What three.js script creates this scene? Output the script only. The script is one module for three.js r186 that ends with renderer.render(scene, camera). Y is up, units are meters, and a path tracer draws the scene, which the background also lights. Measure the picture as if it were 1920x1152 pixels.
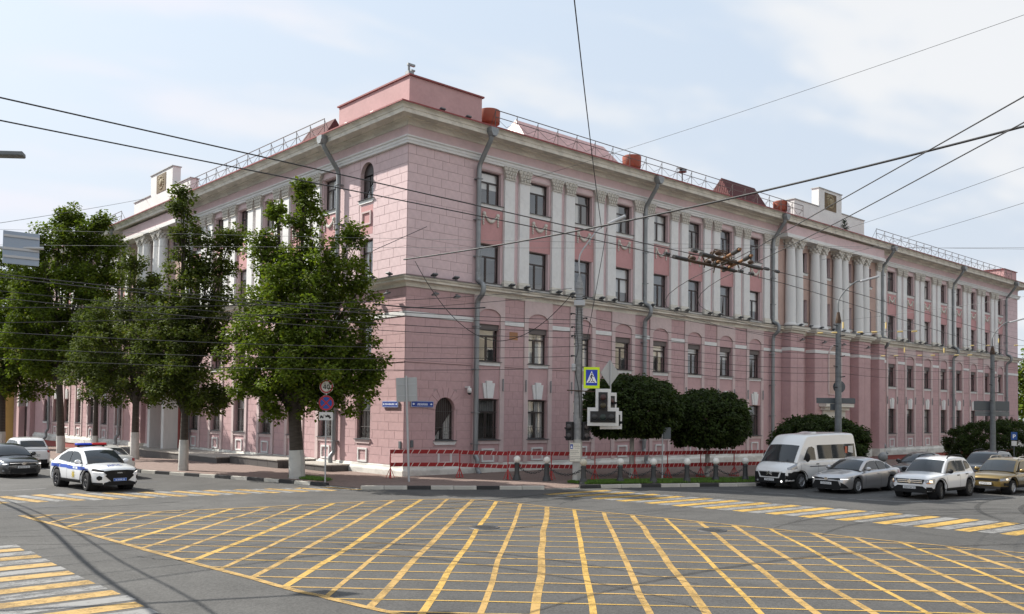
import * as THREE from 'three';
import { mergeGeometries, mergeVertices, toCreasedNormals } from 'three/addons/utils/BufferGeometryUtils.js';
import { RoundedBoxGeometry } from 'three/addons/geometries/RoundedBoxGeometry.js';

// ---------------------------------------------------------------- camera, sky, sun, exposure
const scene = new THREE.Scene();
const camera = new THREE.PerspectiveCamera(46.385, 1920 / 1152, 0.1, 3000);
camera.position.set(-24.9005, 3.3, 35.2461);
camera.quaternion.setFromRotationMatrix(new THREE.Matrix4().makeBasis(
  new THREE.Vector3(0.74161808, 0.01245181, 0.67070678),
  new THREE.Vector3(-0.03078415, 0.9994061, 0.01548466),
  new THREE.Vector3(-0.67011564, -0.03213084, 0.74156095)));
camera.setViewOffset(1920, 1436, 0, 0, 1920, 1152);
scene.add(camera);

const SUN = new THREE.Vector3(-1.15, 2.25, -2.4).normalize();
const sun = new THREE.DirectionalLight(new THREE.Color(1, 0.945, 0.86), 5.0);
sun.position.copy(SUN).multiplyScalar(150); sun.shadow.radius = 1.1; sun.castShadow = true;
sun.shadow.mapSize.set(4096, 4096);
Object.assign(sun.shadow.camera, { left: -110, right: 110, top: 110, bottom: -110, near: 1, far: 400 });
scene.add(sun); scene.add(sun.target);

const renderer = new THREE.WebGLRenderer({ antialias: true });
renderer.setSize(1024, 614);
renderer.toneMapping = THREE.LinearToneMapping;
renderer.toneMappingExposure = 1.6;
renderer.shadowMap.enabled = true;

// ---------------------------------------------------------------- helpers: random, noise, textures
function rng(seed) { let s = seed >>> 0; return () => { s = (s + 0x6D2B79F5) >>> 0; let t = s; t = Math.imul(t ^ (t >>> 15), t | 1); t ^= t + Math.imul(t ^ (t >>> 7), t | 61); return ((t ^ (t >>> 14)) >>> 0) / 4294967296; }; }
const clamp = (v, a, b) => Math.min(b, Math.max(a, v)), lerp = (a, b, t) => a + (b - a) * t;
const sstep = (a, b, v) => { const t = clamp((v - a) / (b - a), 0, 1); return t * t * (3 - 2 * t); };
function hash2(x, y, s) { let h = Math.imul(x | 0, 374761393) ^ Math.imul(y | 0, 668265263) ^ Math.imul(s | 0, 974634777); h = Math.imul(h ^ (h >>> 13), 1274126177); return ((h ^ (h >>> 16)) >>> 0) / 4294967296; }
function vnoise(x, y, s, p) {   // value noise, tiles with period p when given
  const xi = Math.floor(x), yi = Math.floor(y), fx = x - xi, fy = y - yi;
  const w = v => p ? ((v % p) + p) % p : v;
  const u = fx * fx * (3 - 2 * fx), v = fy * fy * (3 - 2 * fy);
  return lerp(lerp(hash2(w(xi), w(yi), s), hash2(w(xi + 1), w(yi), s), u), lerp(hash2(w(xi), w(yi + 1), s), hash2(w(xi + 1), w(yi + 1), s), u), v);
}
function fbm(x, y, s, oct = 4, p = 0) { let a = 0.5, r = 0, n = 0; for (let i = 0; i < oct; i++) { r += a * vnoise(x, y, s + i * 17, p); n += a; x *= 2; y *= 2; if (p) p *= 2; a *= 0.5; } return r / n; }

function dataTex(size, fn, srgb = false, repeat = 1) {   // fn(u, v) -> [r, g, b] or grey, 0..1
  const d = new Uint8Array(size * size * 4);
  for (let j = 0; j < size; j++) for (let i = 0; i < size; i++) {
    const c = fn(i / size, j / size), k = (j * size + i) * 4, a = Array.isArray(c) ? c : [c, c, c];
    for (let q = 0; q < 3; q++) d[k + q] = clamp(Math.round(a[q] * 255), 0, 255);
    d[k + 3] = 255;
  }
  const t = new THREE.DataTexture(d, size, size, THREE.RGBAFormat);
  t.wrapS = t.wrapT = THREE.RepeatWrapping; t.magFilter = THREE.LinearFilter; t.minFilter = THREE.LinearMipmapLinearFilter; t.generateMipmaps = true;
  if (srgb) t.colorSpace = THREE.SRGBColorSpace;
  t.repeat.set(repeat, repeat); t.needsUpdate = true; return t;
}
function canvasTex(w, h, draw) {
  const c = document.createElement('canvas'); c.width = w; c.height = h; draw(c.getContext('2d'), w, h);
  const t = new THREE.CanvasTexture(c); t.colorSpace = THREE.SRGBColorSpace; t.anisotropy = 4; return t;
}
const lin = (r, g, b) => new THREE.Color().setRGB(r, g, b);

// sky: thin bright haze with faint streaked cloud
{
  const W = 1536, H = 768, d = new Float32Array(W * H * 4), dir = new THREE.Vector3();
  for (let j = 0; j < H; j++) for (let i = 0; i < W; i++) {
    const ph = (i / W - 0.5) * 2 * Math.PI, th = ((j + 0.5) / H - 0.5) * Math.PI;
    dir.set(Math.cos(th) * Math.cos(ph), Math.sin(th), Math.cos(th) * Math.sin(ph));
    const e = Math.max(dir.y, 0), k = (j * W + i) * 4;
    const hz = Math.pow(1 - e, 2.6);
    let r = lerp(0.345, 0.475, hz), g = lerp(0.425, 0.505, hz), b = lerp(0.535, 0.54, hz);
    const cs = clamp(dir.dot(SUN), -1, 1), glow = 0.24 * Math.exp((cs - 1) * 5.5) + 0.06 * Math.max(cs, 0);
    r += glow * 0.98; g += glow * 0.98; b += glow * 0.93;
    if (dir.y > 0.015) {
      const px = dir.x / (dir.y + 0.16), pz = dir.z / (dir.y + 0.16);
      const wx = px * 0.8 + pz * 0.35, wz = pz * 0.9 - px * 0.3;
      const warp = fbm(wx * 0.9, wz * 0.9, 71, 3);
      let c = fbm(wx * 1.9 + warp * 2.2, wz * 3.4 + warp * 1.6, 5, 7), fine = fbm(wx * 6.5 + warp * 4, wz * 11 + warp * 3, 23, 5);
      const veil = fbm(wx * 0.45 + 3, wz * 0.5, 91, 3);
      c = sstep(0.375, 0.585, c * 0.56 + veil * 0.22 + fine * 0.25) * 0.95 * sstep(0.01, 0.12, dir.y);
      r = lerp(r, Math.max(r, 0.56), c); g = lerp(g, Math.max(g, 0.57), c); b = lerp(b, Math.max(b, 0.585), c);
    }
    if (dir.y < 0) { const t = sstep(0, -0.06, dir.y); r = lerp(r, 0.22, t); g = lerp(g, 0.22, t); b = lerp(b, 0.21, t); }
    d[k] = r; d[k + 1] = g; d[k + 2] = b; d[k + 3] = 1;
  }
  const t = new THREE.DataTexture(d, W, H, THREE.RGBAFormat, THREE.FloatType);
  t.mapping = THREE.EquirectangularReflectionMapping; t.magFilter = THREE.LinearFilter; t.minFilter = THREE.LinearFilter; t.wrapS = THREE.RepeatWrapping; t.needsUpdate = true;
  scene.background = t; scene.environment = t;
}

// ---------------------------------------------------------------- helpers: names, things, geometry
const used = new Map();
function numbered(n) { const k = used.get(n) || 0; used.set(n, k + 1); return k ? `${n}_${String(k).padStart(3, '0')}` : n; }
function tag(o, label, category, group) { o.userData.label = label; o.userData.category = category; if (group) o.userData.group = group; return o; }
function thing(name, label, category, pos = [0, 0, 0], turn = 0, group) {
  const o = new THREE.Group(); o.name = numbered(name); o.position.set(...pos); o.rotation.y = turn; scene.add(o); return tag(o, label, category, group);
}
function struct(o, name) { o.name = numbered(name); o.userData.kind = 'structure'; scene.add(o); return o; }
function part(parent, name, geo, mat) { const m = new THREE.Mesh(geo, mat); m.name = name; parent.add(m); return m; }
function ni(g) { const r = g.index ? g.toNonIndexed() : g; for (const k of Object.keys(r.attributes)) if (!['position', 'normal', 'uv', 'color'].includes(k)) r.deleteAttribute(k); return r; }
function merge(list) {
  const L = list.map(ni), col = L.some(g => g.attributes.color);
  for (const g of L) {
    if (!g.attributes.uv) g.setAttribute('uv', new THREE.BufferAttribute(new Float32Array(g.attributes.position.count * 2), 2));
    if (!g.attributes.normal) g.computeVertexNormals();
    if (col && !g.attributes.color) g.setAttribute('color', new THREE.BufferAttribute(new Float32Array(g.attributes.position.count * 3).fill(1), 3));
  }
  return mergeGeometries(L, false);
}
function uvm(g, s = 1) {   // box-projected uv in metres
  g = ni(g); const p = g.attributes.position, n = g.attributes.normal, uv = new Float32Array(p.count * 2);
  for (let i = 0; i < p.count; i++) {
    const a = Math.abs(n.getX(i)), b = Math.abs(n.getY(i)), c = Math.abs(n.getZ(i));
    const x = p.getX(i), y = p.getY(i), z = p.getZ(i);
    if (b >= a && b >= c) { uv[2 * i] = x * s; uv[2 * i + 1] = z * s; } else if (a >= c) { uv[2 * i] = z * s; uv[2 * i + 1] = y * s; } else { uv[2 * i] = x * s; uv[2 * i + 1] = y * s; }
  }
  g.setAttribute('uv', new THREE.BufferAttribute(uv, 2)); return g;
}
function bx(x0, x1, y0, y1, z0, z1) { const g = new THREE.BoxGeometry(x1 - x0, y1 - y0, z1 - z0); g.translate((x0 + x1) / 2, (y0 + y1) / 2, (z0 + z1) / 2); return g; }
function rbx(x0, x1, y0, y1, z0, z1, r = 0.02, s = 2) { const g = new RoundedBoxGeometry(x1 - x0, y1 - y0, z1 - z0, s, r); g.translate((x0 + x1) / 2, (y0 + y1) / 2, (z0 + z1) / 2); return g; }
const V = (x, y, z) => new THREE.Vector3(x, y, z);
function rod(a, b, r0, r1 = r0, seg = 8) {   // tapered rod between two points
  const A = Array.isArray(a) ? V(...a) : a, B = Array.isArray(b) ? V(...b) : b, d = B.clone().sub(A), l = d.length();
  const g = new THREE.CylinderGeometry(r1, r0, l, seg); g.translate(0, l / 2, 0);
  g.applyQuaternion(new THREE.Quaternion().setFromUnitVectors(V(0, 1, 0), d.normalize())); g.translate(A.x, A.y, A.z); return g;
}
function tube(pts, r, seg = 6, n = 0) { const c = new THREE.CatmullRomCurve3(pts.map(p => Array.isArray(p) ? V(...p) : p)); return new THREE.TubeGeometry(c, n || pts.length * 4, r, seg); }
function shp(pts) { const s = new THREE.Shape(); pts.forEach((p, i) => i ? s.lineTo(p[0], p[1]) : s.moveTo(p[0], p[1])); s.closePath(); return s; }
function ext(pts, d, bevel = 0) { const s = pts.type === 'Shape' ? pts : shp(pts); return new THREE.ExtrudeGeometry(s, bevel ? { depth: d, bevelEnabled: true, bevelThickness: bevel, bevelSize: bevel, bevelSegments: 1, curveSegments: 10 } : { depth: d, bevelEnabled: false, curveSegments: 10 }); }
function lathe(pts, seg = 16) { return new THREE.LatheGeometry(pts.map(p => new THREE.Vector2(p[0], p[1])), seg); }
function sph(x, y, z, r, sx = 1, sy = 1, sz = 1, w = 8, h = 6) { const g = new THREE.SphereGeometry(r, w, h); g.scale(sx, sy, sz); g.translate(x, y, z); return g; }
function grid(nu, nv, fn, uvs = 1) {   // parametric sheet, fn(u, v) -> [x, y, z]
  const p = [], uv = [], ix = [];
  for (let j = 0; j <= nv; j++) for (let i = 0; i <= nu; i++) { p.push(...fn(i / nu, j / nv)); uv.push(i / nu * uvs, j / nv * uvs); }
  for (let j = 0; j < nv; j++) for (let i = 0; i < nu; i++) { const a = j * (nu + 1) + i, b = a + 1, c = a + nu + 1, d = c + 1; ix.push(a, b, d, a, d, c); }
  const g = new THREE.BufferGeometry(); g.setAttribute('position', new THREE.Float32BufferAttribute(p, 3)); g.setAttribute('uv', new THREE.Float32BufferAttribute(uv, 2)); g.setIndex(ix); g.computeVertexNormals(); return g;
}
function rot(g, ax, a) { g['rotate' + ax](a); return g; }
function mv(g, x, y, z) { g.translate(x, y, z); return g; }

// ---------------------------------------------------------------- textures and materials
const T = {};
T.stucco = dataTex(512, (u, v) => { const f = fbm(u * 8, v * 8, 3, 5, 8), f2 = fbm(u * 64, v * 64, 9, 3, 64); return 0.86 + 0.17 * (f - 0.5) + 0.10 * (f2 - 0.5) - 0.03 * sstep(0.60, 0.72, fbm(u * 22, v * 22, 29, 4, 22)); }, false, 0.12);
T.stuccoB = dataTex(512, (u, v) => fbm(u * 60, v * 60, 33, 4, 60), false, 0.5);
T.stain = dataTex(512, (u, v) => { const f = fbm(u * 6, v * 6, 43, 5, 6), g = fbm(u * 48, v * 48, 49, 3, 48); const c = 0.80 + 0.18 * sstep(0.35, 0.62, f) + 0.10 * (g - 0.5); return [c, c * 0.985, c * 0.955]; }, false, 0.35);
T.asph = dataTex(1024, (u, v) => { const a = fbm(u * 200, v * 200, 4, 2, 200), b = fbm(u * 10, v * 10, 14, 5, 10), c = vnoise(u * 420, v * 420, 6, 420); return 0.70 + 0.55 * (a - 0.5) + 0.34 * (b - 0.5) + (c > 0.9 ? 0.16 : 0) - (c < 0.08 ? 0.14 : 0); }, false, 0.16);
T.asphB = dataTex(512, (u, v) => fbm(u * 130, v * 130, 8, 3, 130), false, 0.5);
T.wear = dataTex(1024, (u, v) => { const a = fbm(u * 26, v * 26, 51, 5, 26), b = fbm(u * 150, v * 150, 57, 2, 150); const l = fbm(u * 5, v * 5, 59, 3, 5); return 0.52 + 0.5 * sstep(0.34, 0.62, a * 0.45 + b * 0.25 + l * 0.35); }, false, 0.25);
T.bark = dataTex(256, (u, v) => { const f = fbm(u * 16, v * 4, 61, 4, 4) * 0.6 + fbm(u * 48, v * 12, 64, 3, 12) * 0.4; return 0.35 + 0.6 * f; }, false, 1);
T.paver = dataTex(512, (u, v) => { const n = 8, y = v * n * 2, x = u * n + (Math.floor(y) % 2) * 0.5, fx = x - Math.floor(x), fy = y - Math.floor(y); const t = hash2(Math.floor(x) % n, Math.floor(y), 5); const j = (fx < 0.05 || fy < 0.09) ? 0.6 : 1; const c = (0.78 + 0.22 * t) * j * (0.9 + 0.2 * fbm(u * 60, v * 60, 6, 2, 60)); return [c, c, c]; }, false, 0.62);
T.granite = dataTex(256, (u, v) => 0.6 + 0.6 * (fbm(u * 50, v * 50, 81, 3, 50) - 0.5) + 0.2 * vnoise(u * 120, v * 120, 7, 120), false, 0.8);
T.conc = dataTex(512, (u, v) => 0.75 + 0.5 * (fbm(u * 10, v * 10, 25, 5, 10) - 0.5) + 0.12 * (fbm(u * 80, v * 80, 28, 2, 80) - 0.5), false, 0.7);
T.corr = dataTex(256, (u, v) => { const t = Math.abs(((u * 8) % 1) - 0.5) * 2; return sstep(0.15, 0.5, t); }, false, 0.62);

function M(r, g, b, rough = 0.8, o = {}) { return new THREE.MeshStandardMaterial({ color: lin(r, g, b), roughness: rough, ...o }); }
const st = { map: T.stucco, bumpMap: T.stuccoB, bumpScale: 0.004 };
const mat = {
  pinkUp: M(0.735, 0.565, 0.575, 0.92, st), pinkLow: M(0.58, 0.385, 0.39, 0.92, st), pinkPale: M(0.66, 0.53, 0.52, 0.92, st),
  pinkDeep: M(0.57, 0.31, 0.31, 0.92, st), joint: M(0.37, 0.27, 0.27, 0.95), pinkRoof: M(0.58, 0.365, 0.36, 0.9, st),
  warm: M(0.54, 0.385, 0.335, 0.92, st), white: M(0.80, 0.80, 0.79, 0.9, st), cream: M(0.74, 0.72, 0.66, 0.9, { map: T.stain, bumpMap: T.stuccoB, bumpScale: 0.005 }),
  ornament: M(0.66, 0.64, 0.60, 0.95, { map: T.stain }), plinth: M(0.68, 0.68, 0.655, 0.92, { map: T.stain, bumpMap: T.stuccoB, bumpScale: 0.004 }), redBase: M(0.36, 0.09, 0.075, 0.9, st),
  roof: M(0.30, 0.055, 0.05, 0.45, { map: T.conc }), roofPink: M(0.72, 0.42, 0.385, 0.5, { map: T.conc }), dormer: M(0.085, 0.02, 0.021, 0.85, { bumpMap: T.corr, bumpScale: 0.04 }),
  flash: M(0.075, 0.078, 0.085, 0.5), pipe: M(0.33, 0.35, 0.36, 0.5, { metalness: 0.4, map: T.conc }), frame: M(0.032, 0.021, 0.019, 0.45),
  vent: M(0.40, 0.10, 0.055, 0.6, { map: T.conc }), lamp: M(0.10, 0.105, 0.11, 0.5), lampGlass: M(0.45, 0.47, 0.48, 0.15),
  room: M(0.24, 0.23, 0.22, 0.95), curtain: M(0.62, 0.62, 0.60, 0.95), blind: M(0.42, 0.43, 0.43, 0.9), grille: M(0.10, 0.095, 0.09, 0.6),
  glass: new THREE.MeshPhysicalMaterial({ color: 0xffffff, transmission: 1, thickness: 0, roughness: 0.02, ior: 2.3 }),
  asph: M(0.104, 0.102, 0.098, 0.9, { map: T.asph, bumpMap: T.asphB, bumpScale: 0.006, vertexColors: true }),
  yellow: M(0.40, 0.255, 0.08, 0.75, { alphaMap: T.wear, transparent: true }), yellowNew: M(0.46, 0.29, 0.065, 0.7, { alphaMap: T.wear, transparent: true }),
  mwhite: M(0.215, 0.213, 0.207, 0.75, { alphaMap: T.wear, transparent: true }), tar: M(0.045, 0.045, 0.047, 0.6),
  paver: M(0.23, 0.165, 0.14, 0.9, { map: T.paver }), kerbW: M(0.62, 0.60, 0.55, 0.9, { map: T.stain }), kerbB: M(0.045, 0.045, 0.047, 0.85, { map: T.stain }), kerbG: M(0.34, 0.33, 0.31, 0.9, { map: T.stain }),
  soil: M(0.06, 0.05, 0.035, 1), grass: M(0.10, 0.19, 0.035, 0.9), granite: M(0.115, 0.105, 0.10, 0.6, { map: T.granite }), slab: M(0.42, 0.40, 0.37, 0.85, { map: T.stain }),
  conc: M(0.36, 0.365, 0.365, 0.9, { map: T.conc }), whitewash: M(0.56, 0.56, 0.54, 0.95, { map: T.stain, bumpMap: T.bark, bumpScale: 0.02 }), bark: M(0.10, 0.082, 0.066, 0.95, { map: T.bark, bumpMap: T.bark, bumpScale: 0.03 }),
  iron: M(0.045, 0.047, 0.047, 0.5), ball: M(0.70, 0.66, 0.54, 0.55, { map: T.stain }), ballW: M(0.9, 0.89, 0.85, 0.6, { map: T.stain }), cable: M(0.028, 0.028, 0.03, 0.6), cableGrey: M(0.22, 0.22, 0.22, 0.5),
  steel: M(0.36, 0.37, 0.38, 0.45, { metalness: 0.7, map: T.conc }), galv: M(0.46, 0.47, 0.48, 0.5, { metalness: 0.35 }), red: M(0.45, 0.025, 0.025, 0.55), signBack: M(0.42, 0.43, 0.43, 0.55, { metalness: 0.3 }),
  signGrey: M(0.10, 0.115, 0.125, 0.6), black: M(0.018, 0.018, 0.019, 0.55), rubber: M(0.014, 0.014, 0.015, 0.9), insul: M(0.66, 0.50, 0.20, 0.5), tyreMark: M(0.03, 0.03, 0.03, 0.8, { alphaMap: T.wear, transparent: true, opacity: 0.38 }), patch: M(0.085, 0.085, 0.086, 0.9, { map: T.asph, bumpMap: T.asphB, bumpScale: 0.006 }), rust: M(0.07, 0.042, 0.026, 0.85), shutter: M(0.12, 0.10, 0.095, 0.6),
};
mat.rail = M(0.10, 0.085, 0.08, 0.6); mat.relief = M(0.17, 0.125, 0.075, 0.8, { map: T.stain }); mat.reliefPale = M(0.30, 0.25, 0.16, 0.8);
mat.postGrey = M(0.215, 0.235, 0.245, 0.6, { map: T.conc, metalness: 0.2 }); mat.copper = M(0.20, 0.10, 0.045, 0.6, { metalness: 0.3 });
const leafMats = [
  [0.115, 0.168, 0.012], [0.085, 0.118, 0.014], [0.064, 0.096, 0.013], [0.043, 0.07, 0.014],
].map(c => new THREE.MeshPhysicalMaterial({ color: lin(...c), roughness: 0.85, specularIntensity: 0.2, transmission: 0.5, thickness: 0, side: THREE.DoubleSide, vertexColors: true }));

// ---------------------------------------------------------------- the ground
function gy(x, z) {   // both streets fall away gently from the crossing
  const f = (v, a) => { const t = Math.max(0, v - a); return 0.0165 * (t < 10 ? t * t / 20 : t - 5); };
  return -Math.min(f(x, 13), 3) - Math.min(f(-z, 10), 3);
}
{
  const xs = [], zs = [], mk = (arr, lo, hi) => { let v = lo; while (v < hi) { arr.push(v); const a = Math.max(0, Math.abs(v + (arr === xs ? 6 : -14)) - 26); v += 0.55 + a * 0.09; } arr.push(hi); };
  mk(xs, -900, 900); mk(zs, -900, 900);
  const nu = xs.length - 1, nv = zs.length - 1, p = [], uv = [], c = [], ix = [];
  for (let j = 0; j <= nv; j++) for (let i = 0; i <= nu; i++) {
    const x = xs[i], z = zs[j]; p.push(x, gy(x, z), z); uv.push(x, z);
    // repairs and worn lanes: patches of older and newer asphalt
    let k = 0.90 + 0.42 * (fbm(x * 0.16, z * 0.16, 12, 4) - 0.5) + 0.30 * (fbm(x * 0.9, z * 0.9, 19, 3) - 0.5);
    if (fbm(x * 0.11 + 7, z * 0.07 + 2, 37, 2) > 0.60) k *= 0.90;
    c.push(k, k * 0.995, k * 0.985);
  }
  for (let j = 0; j < nv; j++) for (let i = 0; i < nu; i++) { const a = j * (nu + 1) + i, b = a + 1, cc = a + nu + 1, d = cc + 1; ix.push(a, d, b, a, cc, d); }
  const g = new THREE.BufferGeometry(); g.setAttribute('position', new THREE.Float32BufferAttribute(p, 3)); g.setAttribute('uv', new THREE.Float32BufferAttribute(uv, 2)); g.setAttribute('color', new THREE.Float32BufferAttribute(c, 3)); g.setIndex(ix); g.computeVertexNormals();
  struct(new THREE.Mesh(g, mat.asph), 'road');
}
// strip of paint or tar following a polyline on the ground, w metres wide
function ribbon(pts, w, y, taperless = true) {
  const p = [], uv = [], ix = [], n = pts.length;
  for (let i = 0; i < n; i++) {
    const a = pts[Math.max(0, i - 1)], b = pts[Math.min(n - 1, i + 1)], dx = b[0] - a[0], dz = b[1] - a[1], l = Math.hypot(dx, dz) || 1;
    const ww = typeof w === 'function' ? w(i / (n - 1)) : w;
    for (const s of [-0.5, 0.5]) { const x = pts[i][0] - dz / l * ww * s, z = pts[i][1] + dx / l * ww * s; p.push(x, gy(x, z) + y, z); uv.push(x, z); }
    if (i) { const k = i * 2; ix.push(k - 2, k - 1, k, k - 1, k + 1, k); }
  }
  const g = new THREE.BufferGeometry(); g.setAttribute('position', new THREE.Float32BufferAttribute(p, 3)); g.setAttribute('uv', new THREE.Float32BufferAttribute(uv, 2)); g.setIndex(ix); g.computeVertexNormals();
  const nn = g.attributes.normal; for (let i = 0; i < nn.count; i++) nn.setXYZ(i, 0, 1, 0); return g;
}
function wavy(a, b, seed, amp = 0.05, step = 0.5) {
  const l = Math.hypot(b[0] - a[0], b[1] - a[1]), n = Math.max(2, Math.ceil(l / step)), dx = (b[0] - a[0]) / l, dz = (b[1] - a[1]) / l, r = [];
  for (let i = 0; i <= n; i++) { const t = i / n, o = (fbm(t * l * 0.32 + seed * 3.7, seed * 1.3, 77, 2) - 0.5) * 2 * amp; r.push([a[0] + dx * l * t - dz * o, a[1] + dz * l * t + dx * o]); }
  return r;
}

// ---------------------------------------------------------------- road markings
function clipLine(poly, ox, oz, dx, dz) {   // part of an endless line inside a closed outline
  const t = [];
  for (let i = 0; i < poly.length; i++) {
    const a = poly[i], b = poly[(i + 1) % poly.length], ex = b[0] - a[0], ez = b[1] - a[1], den = dx * ez - dz * ex;
    if (Math.abs(den) < 1e-9) continue;
    const s = ((a[0] - ox) * ez - (a[1] - oz) * ex) / den, u = ((a[0] - ox) * dz - (a[1] - oz) * dx) / den;
    if (u >= 0 && u < 1) t.push(s);
  }
  t.sort((a, b) => a - b); return t.length >= 2 ? [[ox + dx * t[0], oz + dz * t[0]], [ox + dx * t[t.length - 1], oz + dz * t[t.length - 1]]] : null;
}
{
  const box = struct(new THREE.Group(), 'box_junction_marking');
  const top = [[-17.8, 5.55], [-14.6, 6.75], [-11.4, 7.45], [-7.8, 7.85], [-5.6, 8.3], [-4.1, 8.95], [-3.35, 9.9]];
  const right = [[-3.35, 9.9], [-3.05, 13.4], [-2.35, 18], [-1.5, 24.8], [-0.7, 28.4], [0, 34]];
  const left = [[-17.8, 5.55], [-17.5, 10], [-17.2, 15.2], [-16.8, 20.8], [-16.5, 23.2], [-15.6, 34]];
  const poly = [...top, ...right.slice(1), ...left.slice().reverse().slice(0, -1)];
  const dens = l => { const r = []; for (let i = 0; i < l.length - 1; i++) for (let k = 0; k < 6; k++) { const t = k / 6; r.push([lerp(l[i][0], l[i + 1][0], t) + (fbm(i * 6 + k, 3, 5, 1) - 0.5) * 0.05, lerp(l[i][1], l[i + 1][1], t)]); } r.push(l[l.length - 1]); return r; };
  for (const [l, w] of [[top, 0.11], [right, 0.1], [left, 0.15]]) part(box, 'border_line', ribbon(dens(l), w, 0.012), mat.yellow);
  let n = 0;
  for (let c = -11.2; c < 32; c += 1.32) { const q = clipLine(poly, c / 2, c / 2, -1, 1); if (q && Math.hypot(q[0][0] - q[1][0], q[0][1] - q[1][1]) > 0.6) part(box, 'diagonal_line', ribbon(wavy(q[0], q[1], ++n, 0.06, 0.35), 0.135 + 0.025 * Math.sin(n * 2.3), 0.004), n % 3 ? mat.yellow : mat.yellowNew); }
  for (let k = -46; k < -11; k += 1.3) { const q = clipLine(poly, k / 2, -k / 2, 1, 1); if (q && Math.hypot(q[0][0] - q[1][0], q[0][1] - q[1][1]) > 0.6) part(box, 'diagonal_line', ribbon(wavy(q[0], q[1], ++n, 0.055, 0.35), 0.08 + 0.012 * Math.sin(n * 1.7), 0.008), n % 4 ? mat.yellow : mat.yellowNew); }

  const zr = struct(new THREE.Group(), 'zebra_crossing');
  for (let i = 0; i < 31; i++) { const z = 9.75 + i * 0.58, xl = 0.13 + 0.14 * (z - 9.7), o = (hash2(i, 3, 1) - 0.5) * 0.12; part(zr, 'stripe', ribbon([[xl + o, z - 0.1], [xl + 1.75, z + 0.02], [xl + 3.5 + o, z + 0.1]], 0.45, 0.004), i % 2 ? mat.mwhite : mat.yellowNew); }
  const zl = struct(new THREE.Group(), 'zebra_crossing');
  for (let i = 0; i < 24; i++) { const x = -18.0 + i * 0.575, z0 = -1.1 + 0.3 * Math.max(0, x + 15.5), z1 = 1.8 + 0.17 * (x + 16.7), o = (hash2(i, 5, 1) - 0.5) * 0.12; part(zl, 'stripe', ribbon([[x, z0 + o], [x + 0.33, (z0 + z1) / 2], [x + 0.66, z1 + o]], 0.42, 0.004), i % 2 ? mat.mwhite : mat.yellow); }
  const zn = struct(new THREE.Group(), 'zebra_crossing');
  for (let i = 0; i < 22; i++) { const z = 11.85 + i * 0.622, o = (hash2(i, 7, 1) - 0.5) * 0.1; part(zn, 'stripe', ribbon([[-19.35 + o, z], [-21, z], [-23.3, z]], 0.45, 0.004), i % 2 ? mat.yellow : mat.mwhite); }

  const lines = struct(new THREE.Group(), 'lane_marking');
  const dash = (a, b, seed, w = 0.13) => part(lines, 'line', ribbon(wavy(a, b, seed, 0.04, 0.6), w, 0.005), mat.mwhite);
  dash([7.2, 11.25], [8.2, 13.5], 1); dash([8.3, 13.9], [8.6, 15.7], 2); dash([8.65, 16.1], [8.85, 17.4], 3); dash([8.9, 17.8], [9.6, 19.9], 4, 0.16);
  dash([9.6, 19.9], [16, 21.8], 5, 0.16); dash([16, 21.8], [60, 22.2], 6); dash([-17.5, -3.2], [-14.7, -3.6], 7); dash([-11.5, -14], [-11.5, -18], 8); dash([-11.5, -24], [-11.5, -28], 9);
  for (let k = 0; k < 5; k++) dash([18 + k * 8, 15.1], [22 + k * 8, 15.1], 20 + k);
}
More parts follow.
